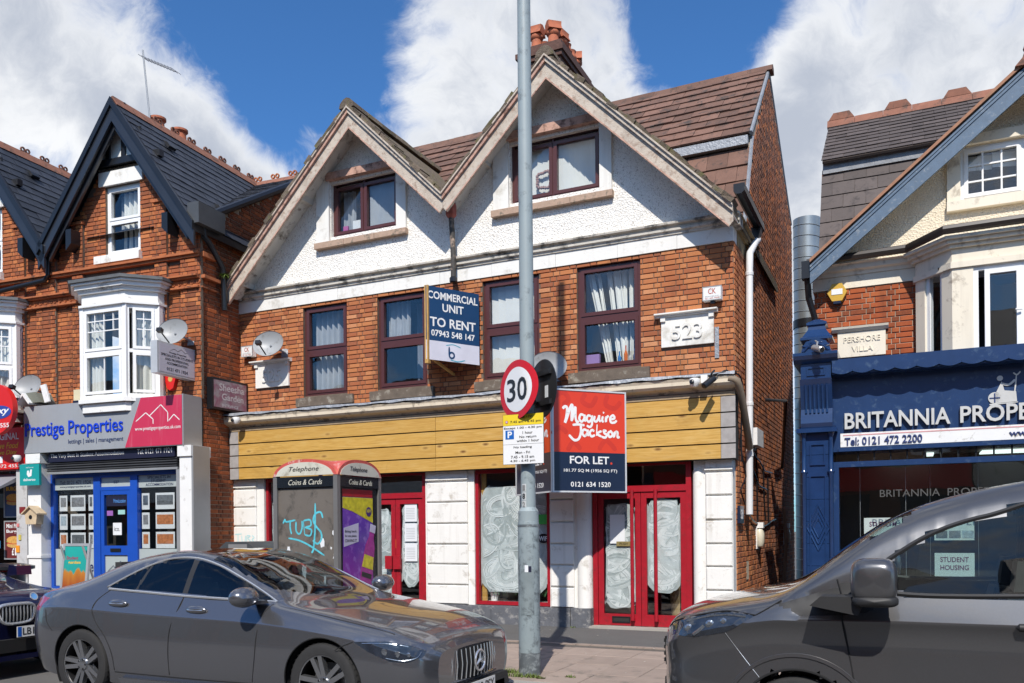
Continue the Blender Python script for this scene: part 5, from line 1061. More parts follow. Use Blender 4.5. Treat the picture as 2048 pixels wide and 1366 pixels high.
MB().lathe([(.104, 1.56), (.104, 1.66), (.076, 1.70), (.0745, 2.6), (.071, 5), (.066, 7.2), (.06, 10)], 24, T(BX, BY, PZ)).build('shaft', POSTM, post, smooth=True, sharp=25)
MB().lathe([(.1125, 1.50), (.1125, 1.525)], 24, T(BX, BY, PZ)).build('weld_ring', POSTD, post, smooth=True)
def wrap(u0, u1, z0, z1, rr, mt, nm, par):      # curved sticker on the post
    m = MB(); m.grid(6, 1, lambda a, b: (BX + rr * math.cos(R(u0 + (u1 - u0) * a)), BY + rr * math.sin(R(u0 + (u1 - u0) * a)), z0 + (z1 - z0) * b)); return m.build(nm, mt, par, smooth=True)
wrap(245, 320, .70, 1.16, .1145, mat('grimy_access_door', (.20, .24, .25), .6, var=.2, vs=9, dirt=((.10, .12, .13), .4, 10)), 'access_door', post)
wrap(272, 290, 1.13, 1.20, .1155, PAPER, 'sticker', post); wrap(291, 306, 1.13, 1.19, .1155, NAVY, 'sticker', post)
for i, (c, dk) in enumerate((('1', 0), ('8', 1), ('2', 0))):
    z = 2.02 - i * .085; wrap(238, 278, z - .078, z, .0765, mat('number_label', (.52, .54, .54), .5), 'number_label', post)
    a = R(258); d = Vector((-math.sin(a), math.cos(a), 0)); nn = Vector((math.cos(a), math.sin(a), 0))
    lettering(c, basis(d, -nn, Vector((0, 0, 1)), (BX + .0785 * math.cos(a), BY + .0785 * math.sin(a), 0)), -.016, .016, z - .066, z - .012, BLACKP if dk else mat('pale_number', (.22, .22, .22), .5), post, .001, .02, name='number')
# speed sign pair
SREDM = mat('sign_red', (.58, .012, .018), .35, var=.05); SWHT = mat('sign_white', (.80, .80, .80), .35, var=.03); SBLK = mat('sign_back_black', (.02, .02, .022), .45)
def disc_bent(W, rad, y, rim0, bend):
    m = MB(); n, k = 40, 5
    def fn(a, b):
        r = rim0 + (rad - rim0) * b; x = r * math.cos(6.2832 * a); z = r * math.sin(6.2832 * a); f = max(0, x * .8 + z * .15 - .05)
        return (x - .0 * f, y + bend * f * f * 6, z)
    m.grid(n, k, fn); return m
nrm = Vector((-.5, -.866, 0)).normalized(); ax_ = Vector((-nrm.y, nrm.x, 0)); WSG = basis(ax_, -nrm, Vector((0, 0, 1)), (BX - .055, BY - .125, 2.97))
sg = root('speed_sign', (BX, BY - .1, 2.68), 'bent round red and white 30 speed limit sign on the lamp post', 'road sign')
disc_bent(WSG, .298, 0, .005, .22).build('back_plate', SBLK, sg, WSG); disc_bent(WSG, .298, -.004, .225, .22).build('red_ring', SREDM, sg, WSG); disc_bent(WSG, .226, -.006, .003, .22).build('white_face', SWHT, sg, WSG)
for s, x0, x1 in (('3', -.17, -.02), ('0', .012, .172)):
    o = lettering(s, WSG, x0, x1, -.115, .115, SBLK, sg, .001, .012, y=-.008 if s == '3' else -.009, name='numeral')
sg2 = root('sign_back', (BX, BY - .1, 2.68), 'dark reverse of a second round sign clamped to the lamp post', 'road sign')
n2 = Vector((-.62, -.785, 0)).normalized(); a2 = Vector((-n2.y, n2.x, 0)); WS2 = basis(a2, -n2, Vector((0, 0, 1)), (BX + .15, BY + .045, 2.985))
MB().lathe([(.001, -.004), (.29, -.004), (.298, 0), (.29, .004), (.001, .004)], 32, WS2 @ RX(90)).build('plate', SBLK, sg2)
for z in (-.15, .15): MB().box(-.2, .2, -.035, -.006, z - .025, z + .025).build('channel', SBLK, sg2, WS2); MB().lathe([(.085, 0), (.09, .01), (.09, .035), (.085, .045)], 16, T(BX, BY, 2.98 + z)).build('clip', mat('galvanised_clip', (.12, .12, .125), .4, .6), sg2)
MB().box(.06, .12, -.008, -.004, -.10, .02).build('label', PAPER, sg2, WS2)
# parking plate
pk = root('parking_sign', (BX, BY - .13, 2.2), 'yellow and white no waiting and parking times plate on the lamp post', 'road sign'); WP = T(BX - .225 + .01, BY - .135, 2.215)
YELP = mat('sign_yellow', (.80, .60, .03), .4)
MB().box(0, .45, 0, .006, 0, .505).build('back_plate', SBLK, pk, WP)
for (z0, z1, mt) in ((.392, .502, YELP), (.203, .389, SWHT), (.003, .20, SWHT)): MB().box(.004, .446, -.003, -.0005, z0, z1).build('panel', mt, pk, WP)
for (s, x0, x1, z, h) in (('Mon - Fri', .17, .33, .462, .027), ('7.45 am - 6.45 pm', .085, .42, .41, .030), ('Except 1.00 - 4.30 pm', .015, .43, .350, .027), ('1 hour', .22, .33, .302, .027), ('No return', .185, .37, .262, .024), ('within 1 hour', .155, .40, .222, .026), ('No loading', .12, .32, .155, .028), ('Mon - Fri', .14, .30, .105, .026), ('7.45 - 9.15 am', .09, .345, .060, .028), ('4.30 - 6.45 pm', .08, .355, .018, .028)):
    lettering(s, WP, x0, x1, z, z + h, SBLK, pk, .001, .012, y=-.004)
MB().box(.03, .125, -.0045, -.0035, .255, .345).build('parking_square', mat('sign_blue', (.01, .12, .45), .4), pk, WP); lettering('P', WP, .055, .105, .268, .334, SWHT, pk, .001, .03, y=-.005)
MB().lathe([(.016, 0), (.016, .001)], 16, WP @ T(.045, -.0035, .43) @ RX(90)).build('no_waiting_disc', SREDM, pk); MB().lathe([(.011, 0), (.011, .001)], 16, WP @ T(.045, -.0045, .43) @ RX(90)).build('no_waiting_centre', mat('sign_blue2', (.5, .5, .7), .4), pk)
# ------------------------------------------------------------------ phone kiosk
kx0, kx1, ky0, ky1 = -7.06, -6.155, 8.30, 9.17
kio = root('phone_kiosk', ((kx0 + kx1) / 2, (ky0 + ky1) / 2, PZ), 'grey phone kiosk with faded red domed roof, blue graffiti tag and purple poster', 'phone kiosk')
KGR = mat('grimy_kiosk_panel', (.165, .145, .125), .55, .15, var=.12, vs=3, dirt=((.06, .055, .05), .33, 4), streak=((.09, .08, .07), .4, 1.0)); KRED = mat('faded_red_kiosk_roof', (.52, .085, .07), .55, var=.22, vs=5, dirt=((.62, .40, .36), .22, 9)); KBLK = mat('kiosk_black_band', (.012, .016, .022), .25); KCRM = mat('kiosk_cream_panel', (.60, .585, .50), .45, var=.08, dirt=((.38, .35, .28), .2, 5)); KALU = mat('kiosk_alu_post', (.23, .225, .22), .4, .4, var=.1)
for (x, y) in ((kx0, ky0), (kx1, ky0), (kx0, ky1), (kx1, ky1)): MB().box(x - .03, x + .03, y - .03, y + .03, PZ, 2.24).build('corner_post', KALU, kio)
MB().box(kx0 + .03, kx1 - .03, ky0 - .004, ky0 + .02, PZ + .12, 2.09).build('side_panel', KGR, kio)
MB().box(kx0 + .03, kx1 - .03, ky1 - .02, ky1, PZ + .12, 2.09).build('side_panel', KGR, kio); MB().box(kx0, kx0 + .02, ky0 + .03, ky1 - .03, PZ + .12, 2.09).build('side_panel', KGR, kio)
MB().box(kx0 - .035, kx1 + .035, ky0 - .035, ky1 + .035, PZ, PZ + .12).build('base', KALU, kio)
for (a, b, c, d) in ((kx0 + .031, kx1 - .031, ky0 - .03, ky0 + .0), (kx1 - .0, kx1 + .03, ky0 + .031, ky1 - .031), (kx0 - .03, kx0, ky0 + .031, ky1 - .031), (kx0 + .031, kx1 - .031, ky1, ky1 + .03)): MB().box(a, b, c, d, 2.095, 2.225).build('sign_band', KBLK, kio)
# cross-vaulted dome
xc, yc, hx, hy = (kx0 + kx1) / 2, (ky0 + ky1) / 2, (kx1 - kx0) / 2 + .03, (ky1 - ky0) / 2 + .03
arch = lambda t: .20 * max(0, 1 - (abs(t)) ** 2.4) ** .62
dm = MB(); dm.grid(32, 32, lambda a, b: (xc + hx * (2 * a - 1), yc + hy * (2 * b - 1), 2.235 + max(arch(2 * a - 1), arch(2 * b - 1)))); dm.build('domed_roof', KRED, kio, smooth=True, sharp=50)
def arch_panel(W, half, nm_band):
    pts = [(half * t / 12, 2.235 + arch(t / 12)) for t in range(-12, 13)]
    inn = [(half * .90 * t / 12, 2.237 + arch(t / 12) * .80) for t in range(-12, 13)]
    MB().prism(pts + [], -.004, .0, 'y').build('arch_rim', KRED, kio, W); MB().prism(inn, -.010, -.005, 'y').build('lit_panel', KCRM, kio, W)
    lettering('Telephone', W, -half * .46, half * (.46 if nm_band else .30), 2.272, 2.345, BLACKP, kio, .002, shear=.3, y=-.011); lettering('Coins & Cards', W, -half * .50, half * .55, 2.125, 2.19, KCRM, kio, .002, shear=.28, y=-(.002 if nm_band else .002))
Wfront = T(xc, ky0 - .031, 0); Wside = T(kx1 + .031, yc, 0) @ RZ(90)
arch_panel(Wfront, hx, True); arch_panel(Wside, hy, False)
# glazed side with poster
MB().box(kx1 - .012, kx1 + .004, ky0 + .03, ky1 - .03, PZ + .12, 2.09).build('poster_surround', KBLK, kio)
MB().box(kx1 + .004, kx1 + .007, ky0 + .10, ky1 - .14, 1.98, 2.07).build('red_header', REDP, kio)
WPo = T(kx1 + .0075, 0, 0) @ RZ(90); pa, pb = ky0 + .10, ky1 - .14
def poster_mat():
    m, nt, b = nodes('purple_drink_poster'); q = NT(nt); p = q.pos(); sp = q.n('ShaderNodeSeparateXYZ'); q.l(p, sp.inputs[0]); nz = q.noise(p, 3.5, 3)
    z = q.m('ADD', sp.outputs[2], q.m('MULTIPLY', q.m('SUBTRACT', nz, .5), .5)); c = q.ramp(q.mapr(z, .5, 1.9), [(0, (.42, .02, .20)), (.35, (.20, .03, .30)), (.7, (.09, .03, .30)), (1, (.16, .06, .42))]); c = q.mix(q.mapr(q.noise(p, 9, 2), .55, .75, 0, .5), c, (.35, .2, .6))
    q.l(c, b.inputs['Base Color']); b.inputs['Roughness'].default_value = .12; return m
po = MB().box(pa, pb, -.002, .0, .35, 1.975).build('poster', poster_mat(), kio, WPo); YEP = mat('poster_yellow', (.72, .50, .03), .3, var=.5, vs=14)
MB().prism([(pa, 1.972), (pb, 1.972), (pb, 1.66), (pa + .2, 1.80), (pa, 1.84)], -.004, -.0022).build('poster_flash', YEP, po, WPo)
MB().prism([(pa + .02, 1.60), (pa + .32, 1.66), (pa + .32, 1.43), (pa + .02, 1.37)], -.004, -.0022).build('poster_bubble', mat('poster_lilac', (.5, .48, .62), .3), po, WPo)
for i, s in enumerate(('Bring back', 'for one please.', 'CRAVING IT')): lettering(s, WPo, pa + .04, pa + .28, 1.535 - i * .055 + .0, 1.56 - i * .055 + .012, SBLK, po, .0005, .01, y=-.005)
bt = T(pa + .44, -.006, .86) @ RY(14); bo = MB(); bo.prism([(-.11, 0), (.11, 0), (.13, .2), (.11, .42), (.10, .52), (.05, .64), (.055, .78), (-.055, .78), (-.05, .64), (-.10, .52), (-.11, .42), (-.13, .2)], 0, .002, 'y', bt); bo.build('poster_bottle', mat('poster_magenta', (.30, .03, .22), .2, var=.5, vs=9), po, WPo)
MB().prism([(-.10, .40), (.10, .40), (.12, .24), (-.12, .24)], -.002, -.0005, 'y', bt).build('poster_bottle_label', YEP, po, WPo); MB().prism([(-.10, .18), (.11, .18), (.11, .12), (-.10, .12)], -.002, -.0005, 'y', bt).build('poster_bottle_band', SBLK, po, WPo); MB().prism([(-.06, .70), (.06, .70), (.06, .80), (-.06, .80)], -.002, -.0005, 'y', bt).build('poster_bottle_cap', mat('poster_lilac', (.5, .48, .62), .3), po, WPo)
MB().lathe([(.06, 0), (.06, .001)], 18, WPo @ T(pb - .09, -.005, 1.80) @ RX(90)).build('poster_roundel', mat('poster_navy', (.05, .02, .14), .3), po); lettering('NEW', WPo, pb - .135, pb - .045, 1.79, 1.83, YEP, po, .0005, .02, y=-.0065)
# graffiti and scratches
CY = mat('cyan_spray', (.10, .50, .60), .5, var=.3, vs=25); gy = ky0 - .0055; X0 = kx0 + .10; gr = MB()
S = lambda pts, w=.026, k=1.0: gr.ribbon([(X0 + a * k, b) for a, b in pts], w, gy, n=4)
S([(.0, 1.66), (.03, 1.71), (.05, 1.68), (.19, 1.70)], .022); S([(.11, 1.70), (.11, 1.60), (.13, 1.53)], .022); S([(.20, 1.68), (.20, 1.57), (.25, 1.53), (.29, 1.60), (.29, 1.69)], .022); S([(.31, 1.69), (.33, 1.52)], .022); S([(.31, 1.69), (.41, 1.70), (.42, 1.63), (.34, 1.61), (.43, 1.58), (.41, 1.51), (.33, 1.52)], .022)
S([(.60, 1.72), (.57, 1.79), (.49, 1.77), (.46, 1.69), (.51, 1.61), (.57, 1.55), (.58, 1.47), (.52, 1.41), (.45, 1.45)], .024); S([(.49, 1.90), (.485, 1.6), (.46, 1.36), (.43, 1.30)], .024); S([(.08, 1.48), (.25, 1.45), (.42, 1.38), (.62, 1.27)], .022)
S([(-.02, 1.16), (.02, 1.25), (.09, 1.27), (.09, 1.19), (.03, 1.11), (-.02, 1.02), (.03, .96), (.10, 1.02)], .022); S([(.03, 1.11), (.09, 1.05), (.11, .95)], .022)
gr.build('graffiti_tag', CY, kio)
for (cx, cz, s) in ((.13, 1.33, .07), (.66, 1.42, .10), (.84, 1.55, .05), (.80, 1.36, .03), (.86, 1.27, .09), (.14, 1.04, .15), (.38, 1.07, .12), (.70, .98, .06)):
    pts = [(X0 - .04 + cx * .95 + s * .5 * math.cos(R(a)) * rgc.uniform(.3, 1), cz + s * math.sin(R(a)) * rgc.uniform(.3, 1)) for a in range(0, 360, 30)]; MB().prism(pts, gy + .0005, gy + .001).build('torn_paper', PAPER, kio)
gp = MB(); GX = -11.2
for pts in ([(0, 1.52), (.16, 1.53)], [(.07, 1.53), (.07, 1.37)], [(.16, 1.5), (.17, 1.39), (.23, 1.38), (.25, 1.5)], [(.28, 1.5), (.28, 1.38), (.36, 1.40), (.30, 1.45), (.36, 1.49), (.28, 1.5)], [(.40, 1.5), (.45, 1.46), (.40, 1.42), (.48, 1.37), (.52, 1.34)], [(.05, 1.31), (.48, 1.33)]): gp.ribbon([(GX + a, b) for a, b in pts] if len(pts) > 2 else [(GX + pts[0][0], pts[0][1]), (GX + (pts[0][0] + pts[1][0]) / 2, (pts[0][1] + pts[1][1]) / 2), (GX + pts[1][0], pts[1][1])], .018, 12.019, n=4)
gp.build('graffiti_tag', mat('pale_cyan_spray', (.45, .72, .74), .6), house)
# ------------------------------------------------------------------ estate boards
def vboard(name, label, apex, ends, z0, z1, faces, edge, th=.012):
    rt = root(name, (apex[0], apex[1], z0), label, 'estate board')
    for k, e in enumerate(ends):
        a, b = (apex, e) if k == 1 else (e, apex); d = Vector((b[0] - a[0], b[1] - a[1], 0)); L = d.length; d.normalize(); W = basis(d, Vector((-d.y, d.x, 0)), Vector((0, 0, 1)), (a[0], a[1], 0))
        faces(W, L, rt); f = MB(); frame_boxes(f, 0, L, z0, z1, -.014, .014, .022); f.build('frame', edge, rt, W) if edge else None
    return rt
ORG = mat('board_vermilion', (.66, .045, .012), .3, var=.04); ORGD = mat('board_vermilion_dark', (.56, .035, .012), .3); NVB = mat('board_navy', (.008, .014, .04), .3)
zt0, zt1 = 2.07, 3.507
def mj(W, L, rt):
    MB().box(.01, L - .01, -.004, .004, zt0, zt0 + .56).build('navy_panel', NVB, rt, W); MB().box(.01, L - .01, -.004, .004, zt0 + .561, zt1).build('vermilion_panel', ORG, rt, W)
    k = L / 1.2; s = MB(); w = .034
    P = lambda pts, ww=w: s.ribbon([(L * .5 + (a - .5) * L * 1.0, zt0 + b) for a, b in pts], ww, -.006, n=5)
    P([(.14, 1.16), (.17, 1.19), (.20, 1.17), (.19, 1.05), (.17, .97), (.19, 1.02), (.25, 1.20), (.27, 1.20), (.26, 1.08), (.26, .99)], .04); P([(.26, .99), (.30, 1.16), (.31, 1.18), (.31, 1.05), (.33, .98), (.35, 1.0)], .036)
    P([(.42, 1.08), (.38, 1.09), (.36, 1.03), (.39, .99), (.43, 1.04), (.43, 1.09), (.43, 1.02), (.45, 1.0)]); P([(.52, 1.07), (.48, 1.08), (.46, 1.03), (.49, .99), (.53, 1.04), (.53, 1.08), (.53, .96), (.50, .92), (.46, .94)])
    P([(.57, 1.08), (.56, 1.02), (.59, 1.0), (.62, 1.05), (.63, 1.09), (.63, 1.03), (.65, 1.0)]); P([(.68, 1.08), (.67, 1.02), (.69, 1.0)]); P([(.685, 1.125), (.69, 1.13), (.692, 1.125)], .03); P([(.72, 1.08), (.72, 1.0), (.73, 1.06), (.76, 1.09)]); P([(.79, 1.04), (.84, 1.06), (.82, 1.10), (.78, 1.06), (.79, 1.0), (.84, 1.0), (.87, 1.03)])
    P([(.27, .94), (.35, .95), (.43, .94)], .034); P([(.38, .94), (.38, .84), (.35, .75), (.29, .73), (.22, .80)], .036); P([(.46, .87), (.42, .88), (.40, .83), (.43, .79), (.47, .84), (.47, .88), (.47, .82), (.49, .80)]); P([(.56, .86), (.53, .88), (.50, .84), (.52, .79), (.57, .81)]); P([(.60, .96), (.59, .80)]); P([(.66, .87), (.60, .83), (.66, .79)]); P([(.73, .87), (.69, .88), (.70, .84), (.73, .82), (.71, .78), (.66, .79)]); P([(.78, .87), (.75, .84), (.77, .79), (.81, .82), (.79, .87), (.78, .87)]); P([(.84, .87), (.83, .79), (.85, .86), (.88, .86), (.88, .79), (.91, .80)])
    s.build('script_name', PLASTW, rt, W)
    lettering('FOR LET', W, L * .23, L * .76, zt0 + .40, zt0 + .51, PLASTW, rt, .001, .02, y=-.005); MB().lathe([(.017, 0), (.017, .001)], 12, W @ T(L * .79, -.005, zt0 + .415) @ RX(90)).build('full_stop', ORG, rt)
    lettering('181.77 SQ M (1956 SQ FT)', W, L * .15, L * .87, zt0 + .275, zt0 + .33, PLASTW, rt, .001, .008, y=-.005); lettering('0121 634 1520', W, L * .24, L * .78, zt0 + .08, zt0 + .15, PLASTW, rt, .001, .015, y=-.005)
    for pts in ([(.02, 1.30), (.14, 1.39), (.22, 1.30), (.14, 1.20)], [(.45, 1.42), (.40, 1.28), (.52, 1.22), (.60, 1.36)], [(.75, 1.43), (.72, 1.25), (.84, 1.20), (.93, 1.30)], [(.2, .58), (.28, .70), (.38, .60)], [(.62, .6), (.72, .74), (.86, .60)], [(.0, .8), (.1, .9), (.2, .82)]):
        q_ = MB(); q_.ribbon([(L * a, min(zt0 + b, zt1 - .05)) for a, b in pts], .07, -.0045, n=5); q_.build('tone_pattern', ORGD, rt, W)
vboard('estate_board', 'V-shaped red and navy For Let board fixed over the shop window', (-4.43, 10.86), ((-5.37, 11.72), (-3.64, 11.72)), zt0, zt1, mj, mat('white_aluminium', (.62, .63, .64), .4, .2))
BNV = mat('board_blue', (.008, .045, .125), .35, var=.05); WOOD = mat('raw_timber_batten', (.50, .30, .09), .7, var=.2, vs=14); cz0, cz1 = 4.20, 5.335
def cu(W, L, rt):
    MB().box(0, L, -.004, .006, cz0 + .30, cz1).build('blue_panel', BNV, rt, W); MB().box(0, L, -.0038, .006, cz0, cz0 + .299).build('white_panel', mat('lilac_white', (.62, .62, .70), .4), rt, W)
    for (s, a, b, z, h) in (('COMMERCIAL', .03, .97, .945, .12), ('UNIT', .30, .70, .765, .125), ('TO RENT', .07, .93, .52, .145), ('07943 548 147', .09, .91, .37, .10)): lettering(s, W, L * a, L * b, cz0 + z, cz0 + z + h, PLASTW, rt, .001, .02, y=-.005)
    b_ = MB(); b_.ribbon([(L * .42, cz0 + .23), (L * .42, cz0 + .15), (L * .42, cz0 + .08)], .03, -.006, n=2); b_.ribbon([(L * .42 + .045 + .045 * math.cos(R(a)), cz0 + .10 + .045 * math.sin(R(a))) for a in range(180, -200, -40)], .028, -.0062); b_.build('letter_b', BNV, rt, W)
    a_ = MB(); a_.ribbon([(L * .36, cz0 + .245), (L * .5, cz0 + .27), (L * .64, cz0 + .235)], .012, -.006); a_.ribbon([(L * .44, cz0 + .03), (L * .58, cz0 + .012), (L * .72, cz0 + .045)], .014, -.006); a_.build('swoosh', mat('teal_swoosh', (.05, .35, .45), .4), rt, W)
cb = vboard('estate_board', 'V-shaped blue To Rent board projecting from the first floor brickwork', (-6.69, 11.32), ((-7.17, 12.15), (-6.20, 12.15)), cz0, cz1, cu, None)
MB().box(-6.72, -6.66, 11.325, 11.40, cz0 - .06, cz1 + .005).build('batten', WOOD, cb); MB().tube([(-6.69, 11.42, 4.25), (-6.69, 12.2, 4.10)], .025, 4).build('brace', WOOD, cb); MB().tube([(-6.69, 11.42, 5.2), (-6.69, 12.2, 5.2)], .025, 4).build('brace', WOOD, cb)
# ------------------------------------------------------------------ projecting signs
ps = root('projecting_sign', (LH @ Vector((-.17, -.5, 4.2)))[:], 'white projecting sign box for the student letting agency on red brick', 'sign')
MB().box(-.24, -.10, -.95, -.04, 4.215, 4.75).build('sign_box', mat('pale_grey_sign_frame', (.52, .54, .56), .4, .2), ps, LH); WPS = LH @ T(-.099, 0, 0) @ RZ(90)
MB().box(-.91, -.08, -.003, 0, 4.25, 4.715).build('sign_face', mat('lilac_sign_face', (.52, .50, .56), .4, var=.05), ps, WPS)
for (s, a, b, z, h) in (('Prestige Properties', -.68, -.28, 4.575, .035), ('SPECIALISTS IN STUDENT', -.87, -.11, 4.52, .04), ('AND PROFESSIONAL', -.78, -.22, 4.455, .04), ('ACCOMMODATION', -.74, -.26, 4.39, .04), ('0121 471 1924', -.74, -.25, 4.285, .055)): lettering(s, WPS, a, b, z, z + h, SBLK, ps, .001, .012, y=-.004)
hl = MB(); hl.ribbon([(-.66, 4.63), (-.56, 4.67), (-.48, 4.64), (-.40, 4.69), (-.30, 4.64), (-.25, 4.66)], .008, -.004, n=1); hl.build('roofline_logo', SBLK, ps, WPS)
MB().box(-.22, -.12, -.05, .0, 4.30, 4.66).build('wall_bracket', mat('blue_bracket', (.05, .13, .3), .5), ps, LH)
sh = root('projecting_sign', (-11.1, 11.8, 3.72), 'faded pink Sheesha Garden sign box above the boarded fascia end', 'sign')
MB().box(-11.19, -11.05, 11.33, 12.22, 3.74, 4.30).build('sign_box', BLACKP, sh); WSH = T(-11.049, 0, 0) @ RZ(90)
def faded():
    m, nt, b = nodes('faded_pink_sign'); q = NT(nt); p = q.pos(); c = q.mix(q.mapr(q.noise(p, 6, 6, .7, .5), .42, .62), (.24, .10, .14), (.30, .26, .27)); q.l(c, b.inputs['Base Color']); b.inputs['Roughness'].default_value = .5; return m
MB().box(11.37, 12.18, -.002, 0, 3.78, 4.26).build('sign_face', faded(), sh, WSH); SHL = mat('faded_sign_letters', (.52, .48, .48), .6, var=.25, vs=20)
for (s, a, b, z, h) in (('Sheesha', 11.50, 12.12, 4.08, .13), ('Garden', 11.56, 12.10, 3.92, .12), ('ENTRANCE', 11.56, 11.97, 3.80, .05)): lettering(s, WSH, a, b, z, z + h, SHL, sh, .001, .015, y=-.003)
dx = root('round_sign', (LH @ Vector((-3.78, -.6, 3.5)))[:], 'round red takeaway sign disc at the left photo edge', 'sign'); WDX = LH @ T(-3.9, -.8, 3.83)
MB().lathe([(.001, 0), (.46, 0), (.46, .1), (.001, .1)], 40, WDX @ RX(90)).build('disc', REDS, dx, smooth=True); MB().lathe([(.001, 0), (.2, 0), (.2, .004)], 32, WDX @ T(.12, -.101, -.06) @ Matrix.Diagonal((1.5, 1, .6, 1)) @ RX(90)).build('oval', mat('oval_blue', (.03, .06, .3), .4), dx); lettering('Dixy', WDX @ T(0, -.107, 0), -.16, .38, -.13, .03, SWHT, dx, .001, .02, shear=.3); lettering('4555', WDX @ T(0, -.102, 0), .06, .36, -.34, -.26, SWHT, dx, .001, .01); MB().box(-.2, .2, -.05, .7, .2, .24).build('bracket', BLACKP, dx, WDX)
# ------------------------------------------------------------------ dishes, alarms, cameras
def dish(W, label, rad=.29):
    r_ = root('satellite_dish', (W @ Vector((0, 0, 0)))[:], label, 'satellite dish', 'satellite dishes on the fronts'); Wd = W @ RX(-18)
    m = MB(); m.grid(28, 6, lambda a, b: (rad * b * math.cos(6.2832 * a), -.10 * (b * b) + .10 - .0, rad * .86 * b * math.sin(6.2832 * a))); m.grid(28, 1, lambda a, b: (rad * math.cos(6.2832 * a), -.008 * b, rad * .86 * math.sin(6.2832 * a))); m.build('bowl', DISH, r_, Wd, smooth=True, sharp=70)
    m = MB(); m.tube([(0, -.02, -rad * .80), (0, -.30, -rad * .62)], .012, 6); m.build('arm', BLACKP, r_, Wd); MB().box(-.045, .045, -.36, -.28, -rad * .70, -rad * .48).build('receiver', BLACKP, r_, Wd)
    m = MB(); m.tube([(0, .08, 0), (.10, .22, .0), (.16, .34, .0)], .018, 6); m.box(.10, .22, .34, .36, -.08, .08); m.build('wall_bracket', LEAD, r_, Wd); return r_
dish(T(-10.25, 11.86, 4.90) @ RZ(14), 'grey satellite dish above the 525 plaque'); dish(T(-4.91, 11.90, 4.03) @ RZ(20), 'grey satellite dish behind the round 30 sign'); dish(LH @ T(-.27, -.42, 5.02) @ RZ(10), 'grey satellite dish right of the white bay window'); dish(LH @ T(-3.66, -.42, 4.30) @ RZ(8), 'grey satellite dish above the takeaway at far left')
def alarm(x, y, z, lab, s=1.0):
    r_ = root('alarm_box', (x, y, z), lab, 'alarm box'); MB().prism([(-.13, 0), (.13, 0), (.13, .19), (-.13, .19)], -.055, .05, 'y', T(x, y, z)).build('cover', PLASTW, r_); f = MB(); frame_boxes(f, x - .135, x + .135, z - .005, z + .195, y - .058, y - .054, .012); f.build('rim', DISH, r_)
    lettering('CK', T(x, y - .056, z), -.055, .055, .085, .165, mat('red_brown_print', (.42, .09, .05), .5), r_, .001, .01); lettering('GROUP SECURITY', T(x, y - .056, z), -.10, .10, .045, .06, DISH, r_, .001); lettering('021 454 7000', T(x, y - .056, z), -.10, .10, .015, .036, MATS['red_brown_print'], r_, .001); MB().box(x - .03, x + .03, y - .03, y + .03, z - .04, z).build('strobe', BLACKP, r_)
alarm(-10.97, 12.17, 4.785, 'white alarm box beside the satellite dish above the 525 plaque'); alarm(-2.48, 12.17, 4.785, 'white alarm box above the 523 plaque')
hx_ = root('alarm_box', (-.9, 13.2, 4.82), 'hexagonal yellow alarm box on the red brick of the cream house', 'alarm box'); MB().prism([(-.9 + .135 * math.cos(R(a)), 4.965 + .145 * math.sin(R(a))) for a in range(0, 360, 60)], 13.2, 13.3).build('cover', mat('mustard_plastic', (.60, .36, .04), .4), hx_); MB().box(-.975, -.825, 13.194, 13.199, 4.93, 5.01).build('label_plate', SWHT, hx_); MB().box(-.95, -.85, 13.2, 13.28, 4.80, 4.838).build('strobe', NVB, hx_)
ra = root('alarm_box', (LH @ Vector((-.62, -.1, 4.15)))[:], 'red triangular alarm box under the projecting letting sign', 'alarm box'); MB().prism([(-.78, 4.42), (-.46, 4.42), (-.56, 4.12), (-.64, 4.08), (-.70, 4.12)], -.09, 0).build('cover', REDS, ra, LH); MB().lathe([(.05, 0), (.05, .003)], 14, LH @ T(-.62, -.091, 4.28) @ RX(90)).build('emblem', mat('gold_print', (.55, .36, .1), .5), ra)
def cam_dome(W, lab):
    r_ = root('security_camera', (W @ Vector((0, 0, 0)))[:], lab, 'camera'); MB().lathe([(.001, -.075), (.04, -.068), (.068, -.03), (.075, .01), (.07, .04), (.05, .05)], 16, W).build('body', PLASTW, r_, smooth=True); MB().lathe([(.03, 0), (.034, .012), (.02, .02)], 12, W @ T(-.02, -.07, -.01) @ RX(80)).build('lens', BLACKP, r_, smooth=True)
cam_dome(T(-2.64, 11.68, 3.57), 'white dome camera on the cornice left of the dark bullet camera'); cam_dome(T(-10.83, 11.68, 3.56), 'white eyeball camera at the left end of the cornice')
def cam_bullet(W, lab, mt):
    r_ = root('security_camera', (W @ Vector((0, 0, 0)))[:], lab, 'camera'); MB().lathe([(.04, -.12), (.045, -.115), (.045, .09), (.035, .1)], 14, W @ RX(90)).build('body', mt, r_, smooth=True); MB().lathe([(.033, 0), (.03, .002)], 12, W @ T(0, -.105, 0) @ RX(90)).build('lens', BLACKP, r_); MB().tube([(0, .05, .03), (.03, .10, .08), (.03, .16, .09)], .014, 6, m=W).build('bracket', mt, r_)
cam_bullet(T(-2.43, 11.58, 3.53) @ RZ(-40) @ RX(35), 'dark bullet camera at the right end of the cornice', BLACKP); cam_bullet(T(-1.08, 12.25, 3.98) @ RZ(35) @ RX(18), 'silver bullet camera on the navy pier', mat('silver_paint', (.5, .5, .5), .3, .6)); MB().box(-2.56, -2.47, 11.70, 11.76, 3.55, 3.66).build('junction_box', PLASTW, house)
cam_dome(LH @ T(-3.78, -.55, 2.97), 'white camera under the red takeaway fascia')
